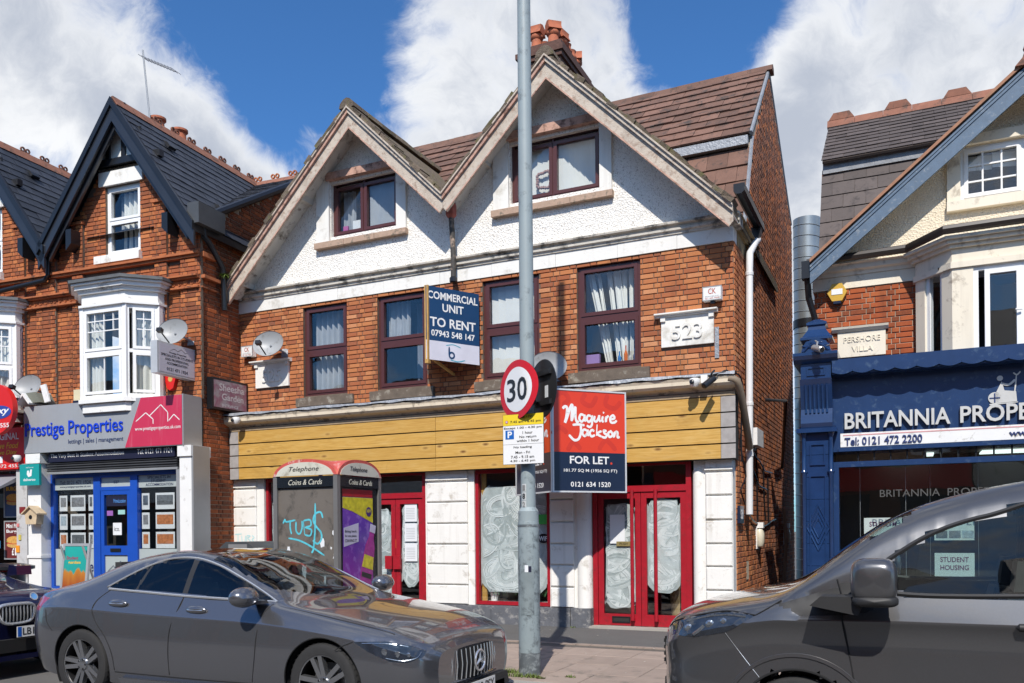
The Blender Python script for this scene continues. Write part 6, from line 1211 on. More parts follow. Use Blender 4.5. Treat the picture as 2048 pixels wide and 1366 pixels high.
# cables on the corner
cbm = MB()
for pts in ([(-2.40, 11.74, 3.66), (-2.15, 11.80, 3.68), (-2.05, 12.0, 3.55), (-2.12, 12.3, 3.0), (-2.13, 12.35, 2.5)], [(-2.35, 11.74, 3.64), (-2.2, 11.85, 3.70), (-2.1, 12.15, 3.3), (-2.14, 12.3, 2.7)], [(-2.13, 12.35, 2.6), (-2.10, 12.5, 2.3), (-2.14, 12.33, 2.1), (-2.13, 12.6, 1.9)]): cbm.tube(catmull(pts, 5), .011, 5)
cbm.build('cable', BLACKP, house)
pp = MB(); pp.tube(catmull([(-2.2, 11.80, 3.60), (-2.08, 11.85, 3.52), (-2.06, 12.3, 3.05), (-2.08, 12.72, 2.72)], 5), .05, 10); pp.build('overflow_pipe', mat('dirty_cream_pipe', (.26, .2, .14), .7, var=.3), house, smooth=True)
cbm = MB(); g = random.Random(9)
for (y0, z0, y1, z1) in ((13.0, 2.95, 15.6, 2.5), (13.2, 2.6, 15.0, 2.2), (13.1, 1.75, 16.0, 1.7), (13.9, 3.0, 14.0, 1.6), (14.6, 2.6, 14.8, 1.7), (15.1, 2.4, 15.2, 1.6)): cbm.tube(catmull([(XR + .03, y0 + (y1 - y0) * i / 6, z0 + (z1 - z0) * i / 6 - .12 * math.sin(math.pi * i / 6) + g.uniform(-.03, .03)) for i in range(7)], 3), .012, 5)
cbm.build('cable', BLACKP, house); MB().tube([(XR + .03, 14.9, 3.72), (XR + .35, 15.0, 3.70), (XR + .04, 16.9, 2.7)], .03, 6).build('bracket_arm', BLACKP, house)
mb = root('meter_box', (XR + .1, 13.4, 2.8), 'white plastic junction box on the brown flank wall beside the downpipe', 'box'); MB().box(XR + .02, XR + .17, 13.12, 13.72, 2.80, 3.06).build('cover', PLASTW, mb); MB().box(XR + .02, XR + .06, 13.15, 13.7, 2.76, 2.80).build('base', DISH, mb)
for (y, lab) in ((14.0, 'oval bulkhead lamp on the flank wall nearer the pavement'), (17.3, 'oval bulkhead lamp further back in the dark alley')):
    r_ = root('bulkhead_lamp', (XR + .05, y, 1.25), lab, 'lamp'); MB().lathe([(.001, 0), (.07, .02), (.10, .08), (.10, .22), (.07, .29), (.001, .31)], 14, T(XR + .06, y, 1.24) @ Matrix.Diagonal((.7, 1, 1, 1))).build('diffuser', mat('yellowed_diffuser', (.66, .62, .50), .35), r_, smooth=True); MB().box(XR + .0, XR + .03, y - .1, y + .1, 1.22, 1.58).build('back_plate', PLASTW, r_); MB().box(XR + .02, XR + .12, y - .06, y + .06, 1.55, 1.64).build('housing', PLASTW, r_)
nsg = root('number_sign', (XR + .03, 12.45, 1.62), 'small dark blue door number plate on the corner of the house pair', 'sign'); MB().box(XR + .012, XR + .05, 12.29, 12.62, 1.62, 1.87).build('plate', NVB, nsg); lettering('523A', T(XR + .051, 0, 0) @ RZ(90), 12.36, 12.55, 1.68, 1.82, SWHT, nsg, .001, .01)
MB().tube([(XR + .05, 16.7, .1), (XR + .10, 16.9, 1.3), (XR + .06, 17.0, 1.9)], .035, 6).build('leaning_pole', mat('raw_pole', (.35, .22, .14), .8), house)
du = root('ventilation_duct', (-1.9, 20.4, PZ), 'silver spiral ventilation duct rising behind the alley', 'duct'); DUC = mat('galvanised_duct', (.30, .33, .34), .35, .6, var=.15, vs=3)
MB().lathe([(.30, 0), (.30, 8.5)], 24, T(-2.03, 20.5, PZ)).build('pipe', DUC, du, smooth=True)
for k in range(34): MB().lathe([(.302, 0), (.312, .012), (.302, .024)], 24, T(-2.03, 20.5, .3 + k * .245) @ RY(6), cap=False).build('seam', DUC, du, smooth=True)
MB().lathe([(.32, 0), (.32, .18)], 24, T(-2.03, 20.5, 6.1), cap=False).build('collar', BLACKP, du, smooth=True)
ae = root('tv_aerial', (LH @ Vector((-2.2, 1.2, 9.2)))[:], 'thin television aerial above the slate roof at left', 'aerial'); MB().tube([(-2.0, 1.0, 9.1), (-2.22, 1.0, 11.0)], .016, 6, m=LH).build('mast', ALU, ae); MB().tube([(-2.22, 1.0, 10.85), (-1.42, 1.0, 10.42)], .010, 5, m=LH).build('boom', ALU, ae)
for k in range(11): t = k / 10; MB().tube([(-2.2 + .78 * t, .86, 10.84 - .41 * t), (-2.2 + .78 * t, 1.14, 10.84 - .41 * t)], .005, 4, m=LH).build('element', ALU, ae)
chl = root('chimney_stack', (LH @ Vector((-2.2, 1.4, 8.6)))[:], 'low brick stack with two clay pots behind the slate ridge at left', 'chimney'); MB().box(-2.6, -1.9, 1.05, 2.2, 8.3, 9.48).build('stack', BRICKF, chl, LH)
for (x, y) in ((-2.05, 1.2), (-2.0, 1.75)): MB().lathe([(.15, 0), (.13, .05), (.12, .16), (.16, .20), (.16, .24), (.12, .25)], 14, LH @ T(x, y, 9.48)).build('chimney_pot', TERRA, chl, smooth=True)
# left-hand small things
dv = root('delivery_sign', (LH @ Vector((-3.38, -.55, 2.45)))[:], 'small teal delivery service sign projecting beside the white pilaster', 'sign'); MB().box(-3.63, -3.15, -.62, -.57, 2.45, 2.835).build('panel', mat('teal_sign', (.01, .30, .29), .4), dv, LH); lettering('deliveroo', LH, -3.54, -3.24, 2.53, 2.58, SWHT, dv, .001, .015, y=-.621); lettering("we're on", LH, -3.47, -3.29, 2.765, 2.79, SWHT, dv, .001, y=-.621); MB().prism([(-3.44, 2.72), (-3.40, 2.72), (-3.385, 2.66), (-3.36, 2.74), (-3.32, 2.735), (-3.335, 2.62), (-3.41, 2.60), (-3.45, 2.65)], -.624, -.621).build('emblem', SWHT, dv, LH); MB().tube([(-3.6, -.6, 2.84), (-3.6, -.2, 2.9)], .012, 5, m=LH).build('bracket', ALU, dv)
bh = root('bird_house', (LH @ Vector((-3.35, -.55, 1.7)))[:], 'pale wooden bird house fixed on the white shop pilaster', 'bird house'); MB().prism([(-3.49, 1.74), (-3.24, 1.74), (-3.21, 1.95), (-3.365, 2.06), (-3.52, 1.95)], -.62, -.47).build('box', mat('pale_wood', (.55, .43, .28), .7, var=.2, vs=12), bh, LH)
for sg_ in (-1, 1): MB().prism([(-3.365, 2.08), (-3.365 + sg_ * .2, 1.94), (-3.365 + sg_ * .2, 1.915), (-3.365, 2.055)], -.66, -.45).build('roof_board', MATS['pale_wood'], bh, LH)
MB().lathe([(.04, 0), (.04, .004)], 12, LH @ T(-3.37, -.621, 1.87) @ RX(90)).build('entrance_hole', BLACKP, bh)
cn = root('small_canopy', (LH @ Vector((-3.4, -.4, 3.95)))[:], 'broken little white gabled hood between the two shop fascias', 'canopy'); MB().prism([(-3.72, 3.96), (-3.55, 4.15), (-3.38, 3.96), (-3.40, 3.93), (-3.55, 4.10), (-3.70, 3.93)], -.62, -.25).build('hood', PLASTW, cn, LH); MB().prism([(-3.55, 4.155), (-3.38, 3.965), (-3.20, 3.97), (-3.32, 4.16)], -.55, -.2).build('felt', mat('grey_felt', (.16, .17, .14), .9), cn, LH); MB().prism([(-3.25, 4.28), (-3.12, 4.30), (-3.02, 3.98), (-3.14, 3.96)], -.5, -.47).build('loose_board', PLASTW, cn, LH)
wb = root('wall_box', (LH @ Vector((-2.66, -.1, 4.0)))[:], 'small cream and blue box on brickwork left of the bay', 'box'); MB().box(-2.80, -2.64, -.17, -.05, 4.02, 4.22).build('cover', mat('cream_plastic', (.62, .56, .38), .5), wb, LH); MB().box(-2.81, -2.63, -.18, -.05, 3.92, 4.018).build('base', NVB, wb, LH)
ab = root('pavement_board', (LH @ Vector((-1.3, -1.8, PZ)))[:], 'silver framed pavement board with orange city poster outside the letting shop', 'pavement board'); Wab = LH @ T(-1.72, -1.5, PZ) @ RZ(-2) @ RX(-6)
f = MB(); frame_boxes(f, 0, .60, .1, 1.32, -.02, .02, .045); f.build('frame', mat('silver_frame', (.55, .56, .57), .35, .5), ab, Wab)
def citymat():
    m, nt, b = nodes('city_poster'); q = NT(nt); p = q.pos(); sp = q.n('ShaderNodeSeparateXYZ'); q.l(p, sp.inputs[0]); z = q.m('ADD', sp.outputs[2], q.m('MULTIPLY', q.m('SUBTRACT', q.noise(q.scalev(p, (1, 1, .2)), 9, 1), .5), .35)); c = q.ramp(q.mapr(z, .3, 1.35), [(0, (.01, .015, .03)), (.28, (.02, .02, .04)), (.36, (.30, .07, .02)), (.58, (.45, .18, .03)), (.62, (.02, .30, .27)), (1, (.02, .35, .31))], 'LINEAR'); q.l(c, b.inputs['Base Color']); b.inputs['Roughness'].default_value = .25; return m
MB().box(.046, .554, -.012, -.006, .146, 1.274).build('poster', citymat(), ab, Wab); lettering('Student', Wab, .09, .36, 1.05, 1.11, mat('poster_maroon', (.3, .03, .1), .5), ab, .001, .02, y=-.013); lettering('guardians', Wab, .14, .42, .97, 1.03, YEL, ab, .001, .02, y=-.013); lettering('There!', Wab, .30, .53, .21, .30, SWHT, ab, .001, .01, y=-.013); lettering('Stop right', Wab, .30, .53, .32, .36, SWHT, ab, .001, .01, y=-.013)
for x in (.05, .55): MB().tube([(x, .02, 1.28), (x, .5, .0)], .018, 6, m=LH @ T(-1.72, -1.5, PZ) @ RZ(-2)).build('rear_leg', MATS['silver_frame'], ab)
lbn = root('litter_bin', (LH @ Vector((-3.0, -1.6, PZ)))[:], 'black round litter bin by the takeaway front', 'litter bin'); MB().lathe([(.24, 0), (.27, .1), (.28, .85)], 24, LH @ T(-2.75, -1.6, PZ)).build('body', BLACKP, lbn, smooth=True); MB().lathe([(.36, .87), (.42, .89), (.42, .94), (.25, .98), (.2, .985)], 24, LH @ T(-2.75, -1.6, PZ)).build('rim', BLACKP, lbn, smooth=True)
wbn = root('wheeled_bin', (-10.1, 11.3, PZ), 'dark grey wheeled bin with propped lid by the left white pilaster', 'bin'); GRB = mat('dark_grey_plastic', (.055, .06, .065), .45, var=.1)
MB().prism([(-10.38, .16), (-9.82, .16), (-9.70, 1.18), (-10.5, 1.18)], 10.95, 11.62).build('body', GRB, wbn); MB().prism([(-10.52, 1.19), (-9.66, 1.19), (-9.80, 1.33), (-9.92, 1.40), (-10.36, 1.40), (-10.50, 1.30)], 10.90, 11.66).build('lid', GRB, wbn); MB().box(-10.30, -9.90, 10.893, 10.90, 1.25, 1.36).build('lid_label', mat('grey_label', (.2, .2, .2), .5), wbn)
for x in (-10.3, -9.9): MB().lathe([(.001, -.03), (.10, -.03), (.10, .03), (.001, .03)], 14, T(x, 11.5, PZ + .10) @ RY(90)).build('wheel', BLACKP, wbn)
# weeds
def weeds(name, spots, lab):
    m = MB(); g = random.Random(len(spots) + int(spots[0][0] * 10))
    for (x, y, r, n, h) in spots:
        for i in range(n):
            a = g.uniform(0, 6.28); q = g.uniform(0, r) ; p0 = Vector((x + q * math.cos(a), y + q * math.sin(a) * .6, PZ)); t = g.uniform(0, 6.28); p1 = p0 + Vector((math.cos(t) * h * .7, math.sin(t) * h * .7, h * g.uniform(.4, 1))); s = Vector((-math.sin(t), math.cos(t), 0)) * .008; m.add([p0 - s, p0 + s, p1], [(0, 1, 2)])
    setp(m.build(name, mat('pavement_weed', (.11, .15, .03), .8, var=.5, vs=50)), lab, 'weeds', kind='stuff')
weeds('grass', [(BX - .22, BY + .02, .10, 90, .05), (BX - .05, BY - .16, .12, 90, .045), (BX + .1, BY - .17, .08, 70, .05), (BX + .20, BY - .2, .05, 30, .035), (BX + .45, BY - .02, .07, 40, .03), (-4.3, 7.75, .2, 60, .03)], 'short grass and weeds around the foot of the lamp post')
weeds('grass', [(-6.55, 11.9, .12, 80, .09), (-4.55, 11.93, .05, 12, .03)], 'yellow-green weed growing at the foot of the dark plinth')
lt = MB(); g = random.Random(4)
for i in range(60):
    x, y = g.uniform(-6, -1), g.uniform(7.7, 12.0); a = g.uniform(0, 3); s = g.uniform(.006, .02); lt.add([(x + s * math.cos(a + k * 1.57) * (1 if k % 2 else .6), y + s * math.sin(a + k * 1.57), PZ + .006) for k in range(4)], [(0, 1, 2, 3)])
setp(lt.build('litter_specks', mat('pale_litter', (.5, .46, .40), .8, var=.4, vs=9)), 'scattered pale specks and gum on the pavement', 'litter', kind='stuff')
# ------------------------------------------------------------------ vehicles
def paint(name, col, metal=.75, rough=.36, flake=True):
    m, nt, b = nodes(name); q = NT(nt); out = nt.nodes['Material Output']; p = q.pos()
    c = q.mix(q.mapr(q.noise(p, 90, 2, .5), .45, .62, 0, .06), col, tuple(min(1, x * 1.5 + .01) for x in col)); c = q.mix(q.mapr(q.noise(p, 2.5, 5, .65), .5, .8, 0, .08), c, (.14, .135, .13)); q.l(c, b.inputs['Base Color'])
    b.inputs['Metallic'].default_value = metal; b.inputs['Roughness'].default_value = rough; b.inputs['Coat Weight'].default_value = 1.0; b.inputs['Coat Roughness'].default_value = .02; b.inputs['Coat IOR'].default_value = 1.6
    d = q.n('ShaderNodeBsdfDiffuse'); d.inputs[0].default_value = (.012, .012, .013, 1); g = q.n('ShaderNodeNewGeometry'); mx = q.n('ShaderNodeMixShader'); q.l(g.outputs['Backfacing'], mx.inputs[0]); q.l(b.outputs[0], mx.inputs[1]); q.l(d.outputs[0], mx.inputs[2]); q.l(mx.outputs[0], out.inputs[0]); return m
CHROME = mat('chrome_trim', (.66, .68, .71), .22, .75, var=.02); TYRE = mat('tyre_rubber', (.022, .022, .023), .8, var=.2, vs=20, bump=.2, bs=90); RIM = mat('machined_rim', (.42, .43, .45), .22, .9, var=.05); RIMD = mat('dark_rim', (.03, .03, .032), .35, .5); PLAS = mat('black_exterior_plastic', (.02, .02, .021), .55, var=.1); GAP = mat('shut_line', (.006, .006, .007), .8); LAMP = mat('headlamp_lens', (.022, .028, .040), .05, var=.7, vs=11, coat=1.0); LAMPW = mat('headlamp_reflector', (.30, .33, .37), .12, .8, var=.4, vs=40); TAILR = mat('tail_lamp_red', (.30, .008, .015), .12, coat=1.0, var=.2, vs=14); SEAT = mat('dark_upholstery', (.03, .03, .032), .8); GLASSV = glassmat('van_side_glass', (.70, .80, .78), 1.1); GLASSC = glassmat('car_front_glass', (.55, .62, .62), 1.4)
def lerp_tab(st, x):
    """Catmull-Rom along the car between key sections"""
    xs = [s[0] for s in st]
    if x >= xs[0]: return st[0][1]
    if x <= xs[-1]: return st[-1][1]
    i = next(k for k in range(len(xs) - 1) if xs[k] >= x >= xs[k + 1]); P = [st[max(i - 1, 0)], st[i], st[i + 1], st[min(i + 2, len(st) - 1)]]
    h = P[2][0] - P[1][0]; t = (x - P[1][0]) / h; t2, t3 = t * t, t ** 3; out = []
    for c in range(len(P[1][1])):
        o = []
        for d in (0, 1):
            p0, p1, p2, p3 = (q[1][c][d] for q in P)
            m1 = (p2 - p0) / ((P[2][0] - P[0][0]) / h if P[2][0] != P[0][0] else 1); m2 = (p3 - p1) / ((P[3][0] - P[1][0]) / h if P[3][0] != P[1][0] else 1)
            o.append((2 * t3 - 3 * t2 + 1) * p1 + (t3 - 2 * t2 + t) * m1 + (-2 * t3 + 3 * t2) * p2 + (t3 - t2) * m2)
        out.append(tuple(o))
    return out
def inpoly(x, z, poly):
    c = False; n = len(poly)
    for i in range(n):
        (x1, z1), (x2, z2) = poly[i], poly[(i + 1) % n]
        if (z1 > z) != (z2 > z) and x < (x2 - x1) * (z - z1) / (z2 - z1) + x1: c = not c
    return c
def near_pt(x, z, poly, closed=True):
    best = (9, x, z); n = len(poly)
    for i in range(n if closed else n - 1):
        (x1, z1), (x2, z2) = poly[i], poly[(i + 1) % n]; dx, dz = x2 - x1, z2 - z1; L = dx * dx + dz * dz or 1e-9; t = max(0, min(1, ((x - x1) * dx + (z - z1) * dz) / L)); px, pz = x1 + t * dx, z1 + t * dz; d = math.hypot(px - x, pz - z)
        if d < best[0]: best = (d, px, pz)
    return best
def section(p, n):        # half section with a crease at the shoulder
    return catmull(p[:4], n)[:-1] + catmull(p[3:], n)
class Car:
    def __init__(s, rt, W, st, nx=150, sub=8):
        s.rt, s.W, s.st, s.sub = rt, W, st, sub; x0, x1 = st[-1][0], st[0][0]
        s.xs = []; k = [a[0] for a in st]
        for a, b in zip(k[:-1], k[1:]):
            n = max(2, int(abs(a - b) / (x1 - x0) * nx) + 1); s.xs += [a + (b - a) * i / n for i in range(n)]
        s.xs.append(k[-1]); s.g = [[(x, y, z) for y, z in section(lerp_tab(st, x), sub)] for x in s.xs]
        s.arches = []; s.regions = []
    def side_y(s, x, z, hi=None):
        sec = section(lerp_tab(s.st, x), s.sub); hi = hi or 5 * s.sub
        for (y1, z1), (y2, z2) in zip(sec[:hi], sec[1:hi + 1]):
            if (z1 - z) * (z2 - z) <= 0 and z1 != z2: return y1 + (y2 - y1) * (z - z1) / (z2 - z1)
        return sec[2 * s.sub][0]
    def shell(s, base, names):
        """split the lofted skin into panels: each region is (name, material, test(x,y,z,j), snap polygon or None)"""
        nj = len(s.g[0]); grid = [list(map(list, r)) for r in s.g]
        for (cx, cz, r) in s.arches:
            for i in range(len(grid)):
                for j in range(0, 4 * s.sub):
                    x, y, z = grid[i][j]; d = math.hypot(x - cx, z - cz)
                    if abs(d - r) < .020 and z > cz - r * .75: k = r / d; grid[i][j] = [cx + (x - cx) * k, y, cz + (z - cz) * k]
        for (nm, mt, test, poly, jr) in s.regions:
            if poly:
                for i in range(len(grid)):
                    for j in range(jr[0], jr[1]):
                        x, y, z = grid[i][j]; d, px, pz = near_pt(x, z, poly)
                        if d < .0125: grid[i][j] = [px, y, pz]
        parts = {}
        for i in range(len(grid) - 1):
            for j in range(nj - 1):
                q = [grid[i][j], grid[i + 1][j], grid[i + 1][j + 1], grid[i][j + 1]]; c = [sum(p[k] for p in q) / 4 for k in range(3)]
                if j < 4 * s.sub and any(math.hypot(c[0] - a[0], c[2] - a[1]) < a[2] and c[2] > a[1] - a[2] * .8 for a in s.arches): continue
                nm, mt = names, base
                for (rn, rm, test, poly, jr) in s.regions:
                    if jr[0] <= j < jr[1] and test(*c): nm, mt = rn, rm; break
                for sg in (1, -1):
                    key = (nm, mt.name, sg if nm != names and not nm.startswith('c_') else 0); m = parts.setdefault(key, (MB(), mt, {})); 
                    idx = []
                    for (a, b) in ((i, j), (i + 1, j), (i + 1, j + 1), (i, j + 1)):
                        p = grid[a][b]; kk = (a, b, sg if p[1] > 1e-6 else 0)
                        if kk not in m[2]: m[2][kk] = len(m[0].v); m[0].v.append((p[0], p[1] * sg, p[2]))
                        idx.append(m[2][kk])
                    idx = idx if sg > 0 else idx[::-1]
                    if len(set(idx)) == 4: m[0].f.append(tuple(idx))
        out = {}
        for (nm, mn, sg), (m, mt, _) in parts.items():
            m.fixed = True
            if m.f: out[(nm, sg)] = m.build(nm[2:] if nm.startswith('c_') else nm, mt, s.rt, s.W, smooth=True, sharp=38)
        for i in (0, -1):      # close the ends
            sec = [(p[1], p[2]) for p in grid[i]]; full = sec + [(-y, z) for y, z in sec[::-1][1:]]; mm = MB(); mm.poly([(grid[i][0][0], y, z) for y, z in full]); mm.build('end_panel', base, s.rt, s.W)
        return out
    def line(s, pts, r, mt, nm, side, off=.002, hi=None, par=None):
        m = MB(); pp = []
        for x, z in pts: pp.append((x, side * (s.side_y(x, z, hi) + off), z))
        m.tube(catmull(pp, 5), r, 5); return m.build(nm, mt, par or s.rt, s.W)
    def wheel(s, cx, cy, cz, side, R0=.335, style=0):
        w = MB().lathe([(.23, -.105), (R0 - .035, -.112), (R0 - .012, -.100), (R0, -.075), (R0, .075), (R0 - .012, .100), (R0 - .035, .112), (.23, .105)], 48, s.W @ T(cx, cy, cz) @ RX(-90 * side), cap=False).build('wheel', TYRE, s.rt, smooth=True, sharp=35)
        Wm = s.W @ T(cx, cy, cz) @ RX(-90 * side); out = .095
        tr = MB()
        for k in range(44):
            a = 6.2832 * k / 44; tr.box(-.004, .004, R0 - .002, R0 + .002, -.09, .09, Wm @ Matrix.Rotation(a, 4, 'Z'))
        tr.build('tread_block', TYRE, w)
        MB().lathe([(.245, out + .012), (.245, out - .0), (.228, out - .015), (.215, -.05)], 40, Wm, cap=False).build('rim_barrel', RIMD, w, smooth=True); MB().lathe([(.222, out + .002), (.246, out + .012), (.25, out + .004)], 40, Wm, cap=False).build('rim_lip', RIM, w, smooth=True)
        MB().lathe([(.001, -.02), (.16, -.02), (.16, -.01), (.001, -.01)], 32, Wm).build('brake_disc', mat('brake_disc', (.25, .25, .26), .4, .8), w); MB().lathe([(.001, -.055), (.23, -.055)], 24, Wm, cap=False).build('wheel_back', GAP, w)
        for k in range(5):
            a = 6.2832 * k / 5 + .31
            for sgn in (-1, 1):
                sp = MB(); M4 = Wm @ Matrix.Rotation(a, 4, 'Z'); wi, wo = .024, .019
                sp.add([M4 @ Vector(p) for p in [(sgn * .018 - wi / 1.2, .05, out - .012), (sgn * .018 + wi / 1.2, .05, out - .012), (sgn * .040 + wo, .232, out + .004), (sgn * .040 - wo, .232, out + .004), (sgn * .018 - wi, .05, out - .06), (sgn * .018 + wi, .05, out - .06), (sgn * .040 + wo * 1.3, .232, out - .035), (sgn * .040 - wo * 1.3, .232, out - .035)]], [(0, 1, 2, 3), (4, 7, 6, 5), (0, 4, 5, 1), (1, 5, 6, 2), (2, 6, 7, 3), (3, 7, 4, 0)]); sp.build('spoke', RIM, w)
        MB().lathe([(.06, out - .03), (.055, out - .002), (.033, out + .004), (.001, out + .004)], 20, Wm).build('hub', RIM, w, smooth=True)
        for k in range(5): a = 6.2832 * k / 5; MB().lathe([(.009, 0), (.009, .012)], 6, Wm @ T(.045 * math.cos(a), .045 * math.sin(a), out - .006)).build('wheel_bolt', RIMD, w)
        return w
def plate_text(W, s, x0, x1, z0, z1, par, mt):
    MB().box(x0, x1, -.006, 0, z0, z1).build('number_plate', mt, par, W); MB().box(x0 + .008, x0 + .05, -.0075, -.0062, z0 + .006, z1 - .006).build('plate_band', mat('plate_blue', (.01, .10, .45), .4), par, W); lettering(s, W, x0 + .065, x1 - .02, z0 + .018, z1 - .018, BLACKP, par, .001, .012, y=-.0065)
PLATE = mat('number_plate_white', (.72, .72, .70), .35)
MST = [(2.345, [(.54, .24), (.58, .31), (.60, .42), (.59, .51), (.54, .565), (.40, .59), (.2, .603), (0, .607)]),
       (2.29, [(.68, .22), (.73, .32), (.75, .44), (.74, .55), (.66, .62), (.48, .648), (.25, .664), (0, .67)]),
       (2.12, [(.785, .20), (.835, .32), (.855, .48), (.84, .605), (.745, .69), (.54, .725), (.28, .745), (0, .75)]),
       (1.85, [(.84, .19), (.88, .33), (.895, .51), (.88, .665), (.79, .757), (.57, .797), (.30, .818), (0, .824)]),
       (1.365, [(.865, .18), (.90, .34), (.917, .545), (.902, .73), (.80, .832), (.59, .873), (.31, .893), (0, .898)]),
       (.90, [(.865, .175), (.90, .34), (.915, .56), (.897, .77), (.80, .90), (.64, .942), (.34, .962), (0, .97)]),
       (.50, [(.865, .175), (.90, .34), (.912, .57), (.892, .79), (.80, .935), (.69, 1.085), (.36, 1.14), (0, 1.155)]),
       (.10, [(.865, .175), (.90, .34), (.91, .575), (.888, .80), (.797, .95), (.625, 1.255), (.34, 1.30), (0, 1.315)]),
       (-.35, [(.865, .175), (.90, .34), (.91, .58), (.886, .81), (.793, .965), (.585, 1.325), (.32, 1.362), (0, 1.372)]),
       (-.80, [(.865, .175), (.90, .34), (.911, .585), (.887, .82), (.788, .985), (.57, 1.295), (.32, 1.335), (0, 1.347)]),
       (-1.20, [(.865, .18), (.90, .345), (.915, .59), (.893, .835), (.785, 1.005), (.585, 1.215), (.33, 1.258), (0, 1.27)]),
       (-1.60, [(.855, .19), (.895, .36), (.912, .60), (.888, .85), (.772, 1.005), (.62, 1.09), (.35, 1.13), (0, 1.14)]),
       (-2.00, [(.81, .22), (.855, .37), (.875, .60), (.845, .84), (.735, .975), (.585, 1.015), (.32, 1.04), (0, 1.05)]),
       (-2.25, [(.70, .27), (.75, .38), (.78, .60), (.755, .82), (.665, .94), (.52, .968), (.28, .982), (0, .988)]),
       (-2.385, [(.56, .33), (.60, .40), (.64, .60), (.62, .78), (.56, .88), (.44, .905), (.24, .918), (0, .925)])]
MST = [((1.365 + (x - 1.365) * .90 if x > 1.365 else -1.365 - (-x - 1.365) * .90 if x < -1.365 else x), s) for x, s in MST]
GREYP = paint('metallic_grey_paint', (.155, .159, .176), .70, .22)
merc = root('grey_saloon_car', (-5.543, 6.315, 0), 'metallic grey four-door coupe saloon parked by the phone kiosk', 'car'); WM = T(-5.543, 6.315, .03)
C = Car(merc, WM, MST, 190); C.arches = [(1.365, .325, .368), (-1.365, .325, .368)]
FD = [(.79, .952), (.62, 1.02), (.40, 1.115), (.10, 1.225), (-.165, 1.285), (-.165, .978)]
RD = [(-.225, .982), (-.225, 1.292), (-.50, 1.285), (-.72, 1.235), (-.775, 1.005)]
QT = [(-.805, 1.008), (-.76, 1.222), (-.95, 1.14), (-1.13, 1.04), (-1.10, 1.022)]
DLO = [(.80, .948), (.62, 1.028), (.40, 1.125), (.10, 1.235), (-.2, 1.298), (-.50, 1.296), (-.74, 1.238), (-.95, 1.15), (-1.15, 1.04), (-1.12, 1.018)]
HL = [(1.66, .675), (1.80, .600), (1.98, .535), (2.10, .525), (2.19, .56), (2.20, .605), (2.10, .650), (1.92, .683)]
TLt = [(-1.90, .915), (-2.02, .80), (-2.23, .775), (-2.28, .86), (-2.12, .93)]
S5 = (3 * 8, 6 * 8); wsb = lambda y: .90 - .30 * (y / .66) ** 2; wst = lambda y: .06 - .08 * (y / .6) ** 2
C.regions = [('pillar_trim', PLAS, lambda x, y, z: inpoly(x, z, DLO) and not (inpoly(x, z, FD) or inpoly(x, z, RD) or inpoly(x, z, QT)), None, S5),
             ('front_side_window', GLASSC, lambda x, y, z: inpoly(x, z, FD), FD, S5), ('rear_side_window', GLASSX, lambda x, y, z: inpoly(x, z, RD), RD, S5), ('quarter_window', GLASSX, lambda x, y, z: inpoly(x, z, QT), QT, S5),
             ('headlamp', LAMP, lambda x, y, z: inpoly(x, z, HL) and y > .4, HL, (2 * 8, 6 * 8)), ('tail_lamp', TAILR, lambda x, y, z: inpoly(x, z, TLt) and y > .3, TLt, (2 * 8, 6 * 8)),
             ('c_windscreen', GLASSC, lambda x, y, z: wst(y) < x < wsb(y) and y < .63 - .0 * x, None, (5 * 8, 7 * 8)), ('c_roof_glass', mat('black_glass_roof', (.01, .01, .012), .06, coat=1.0), lambda x, y, z: -.95 < x < wst(y) - .05 and y < .50, None, (5 * 8, 7 * 8)), ('c_rear_window', GLASSX, lambda x, y, z: -1.62 < x < -1.02 and y < .52, None, (5 * 8, 7 * 8))]
parts = C.shell(GREYP, 'body')
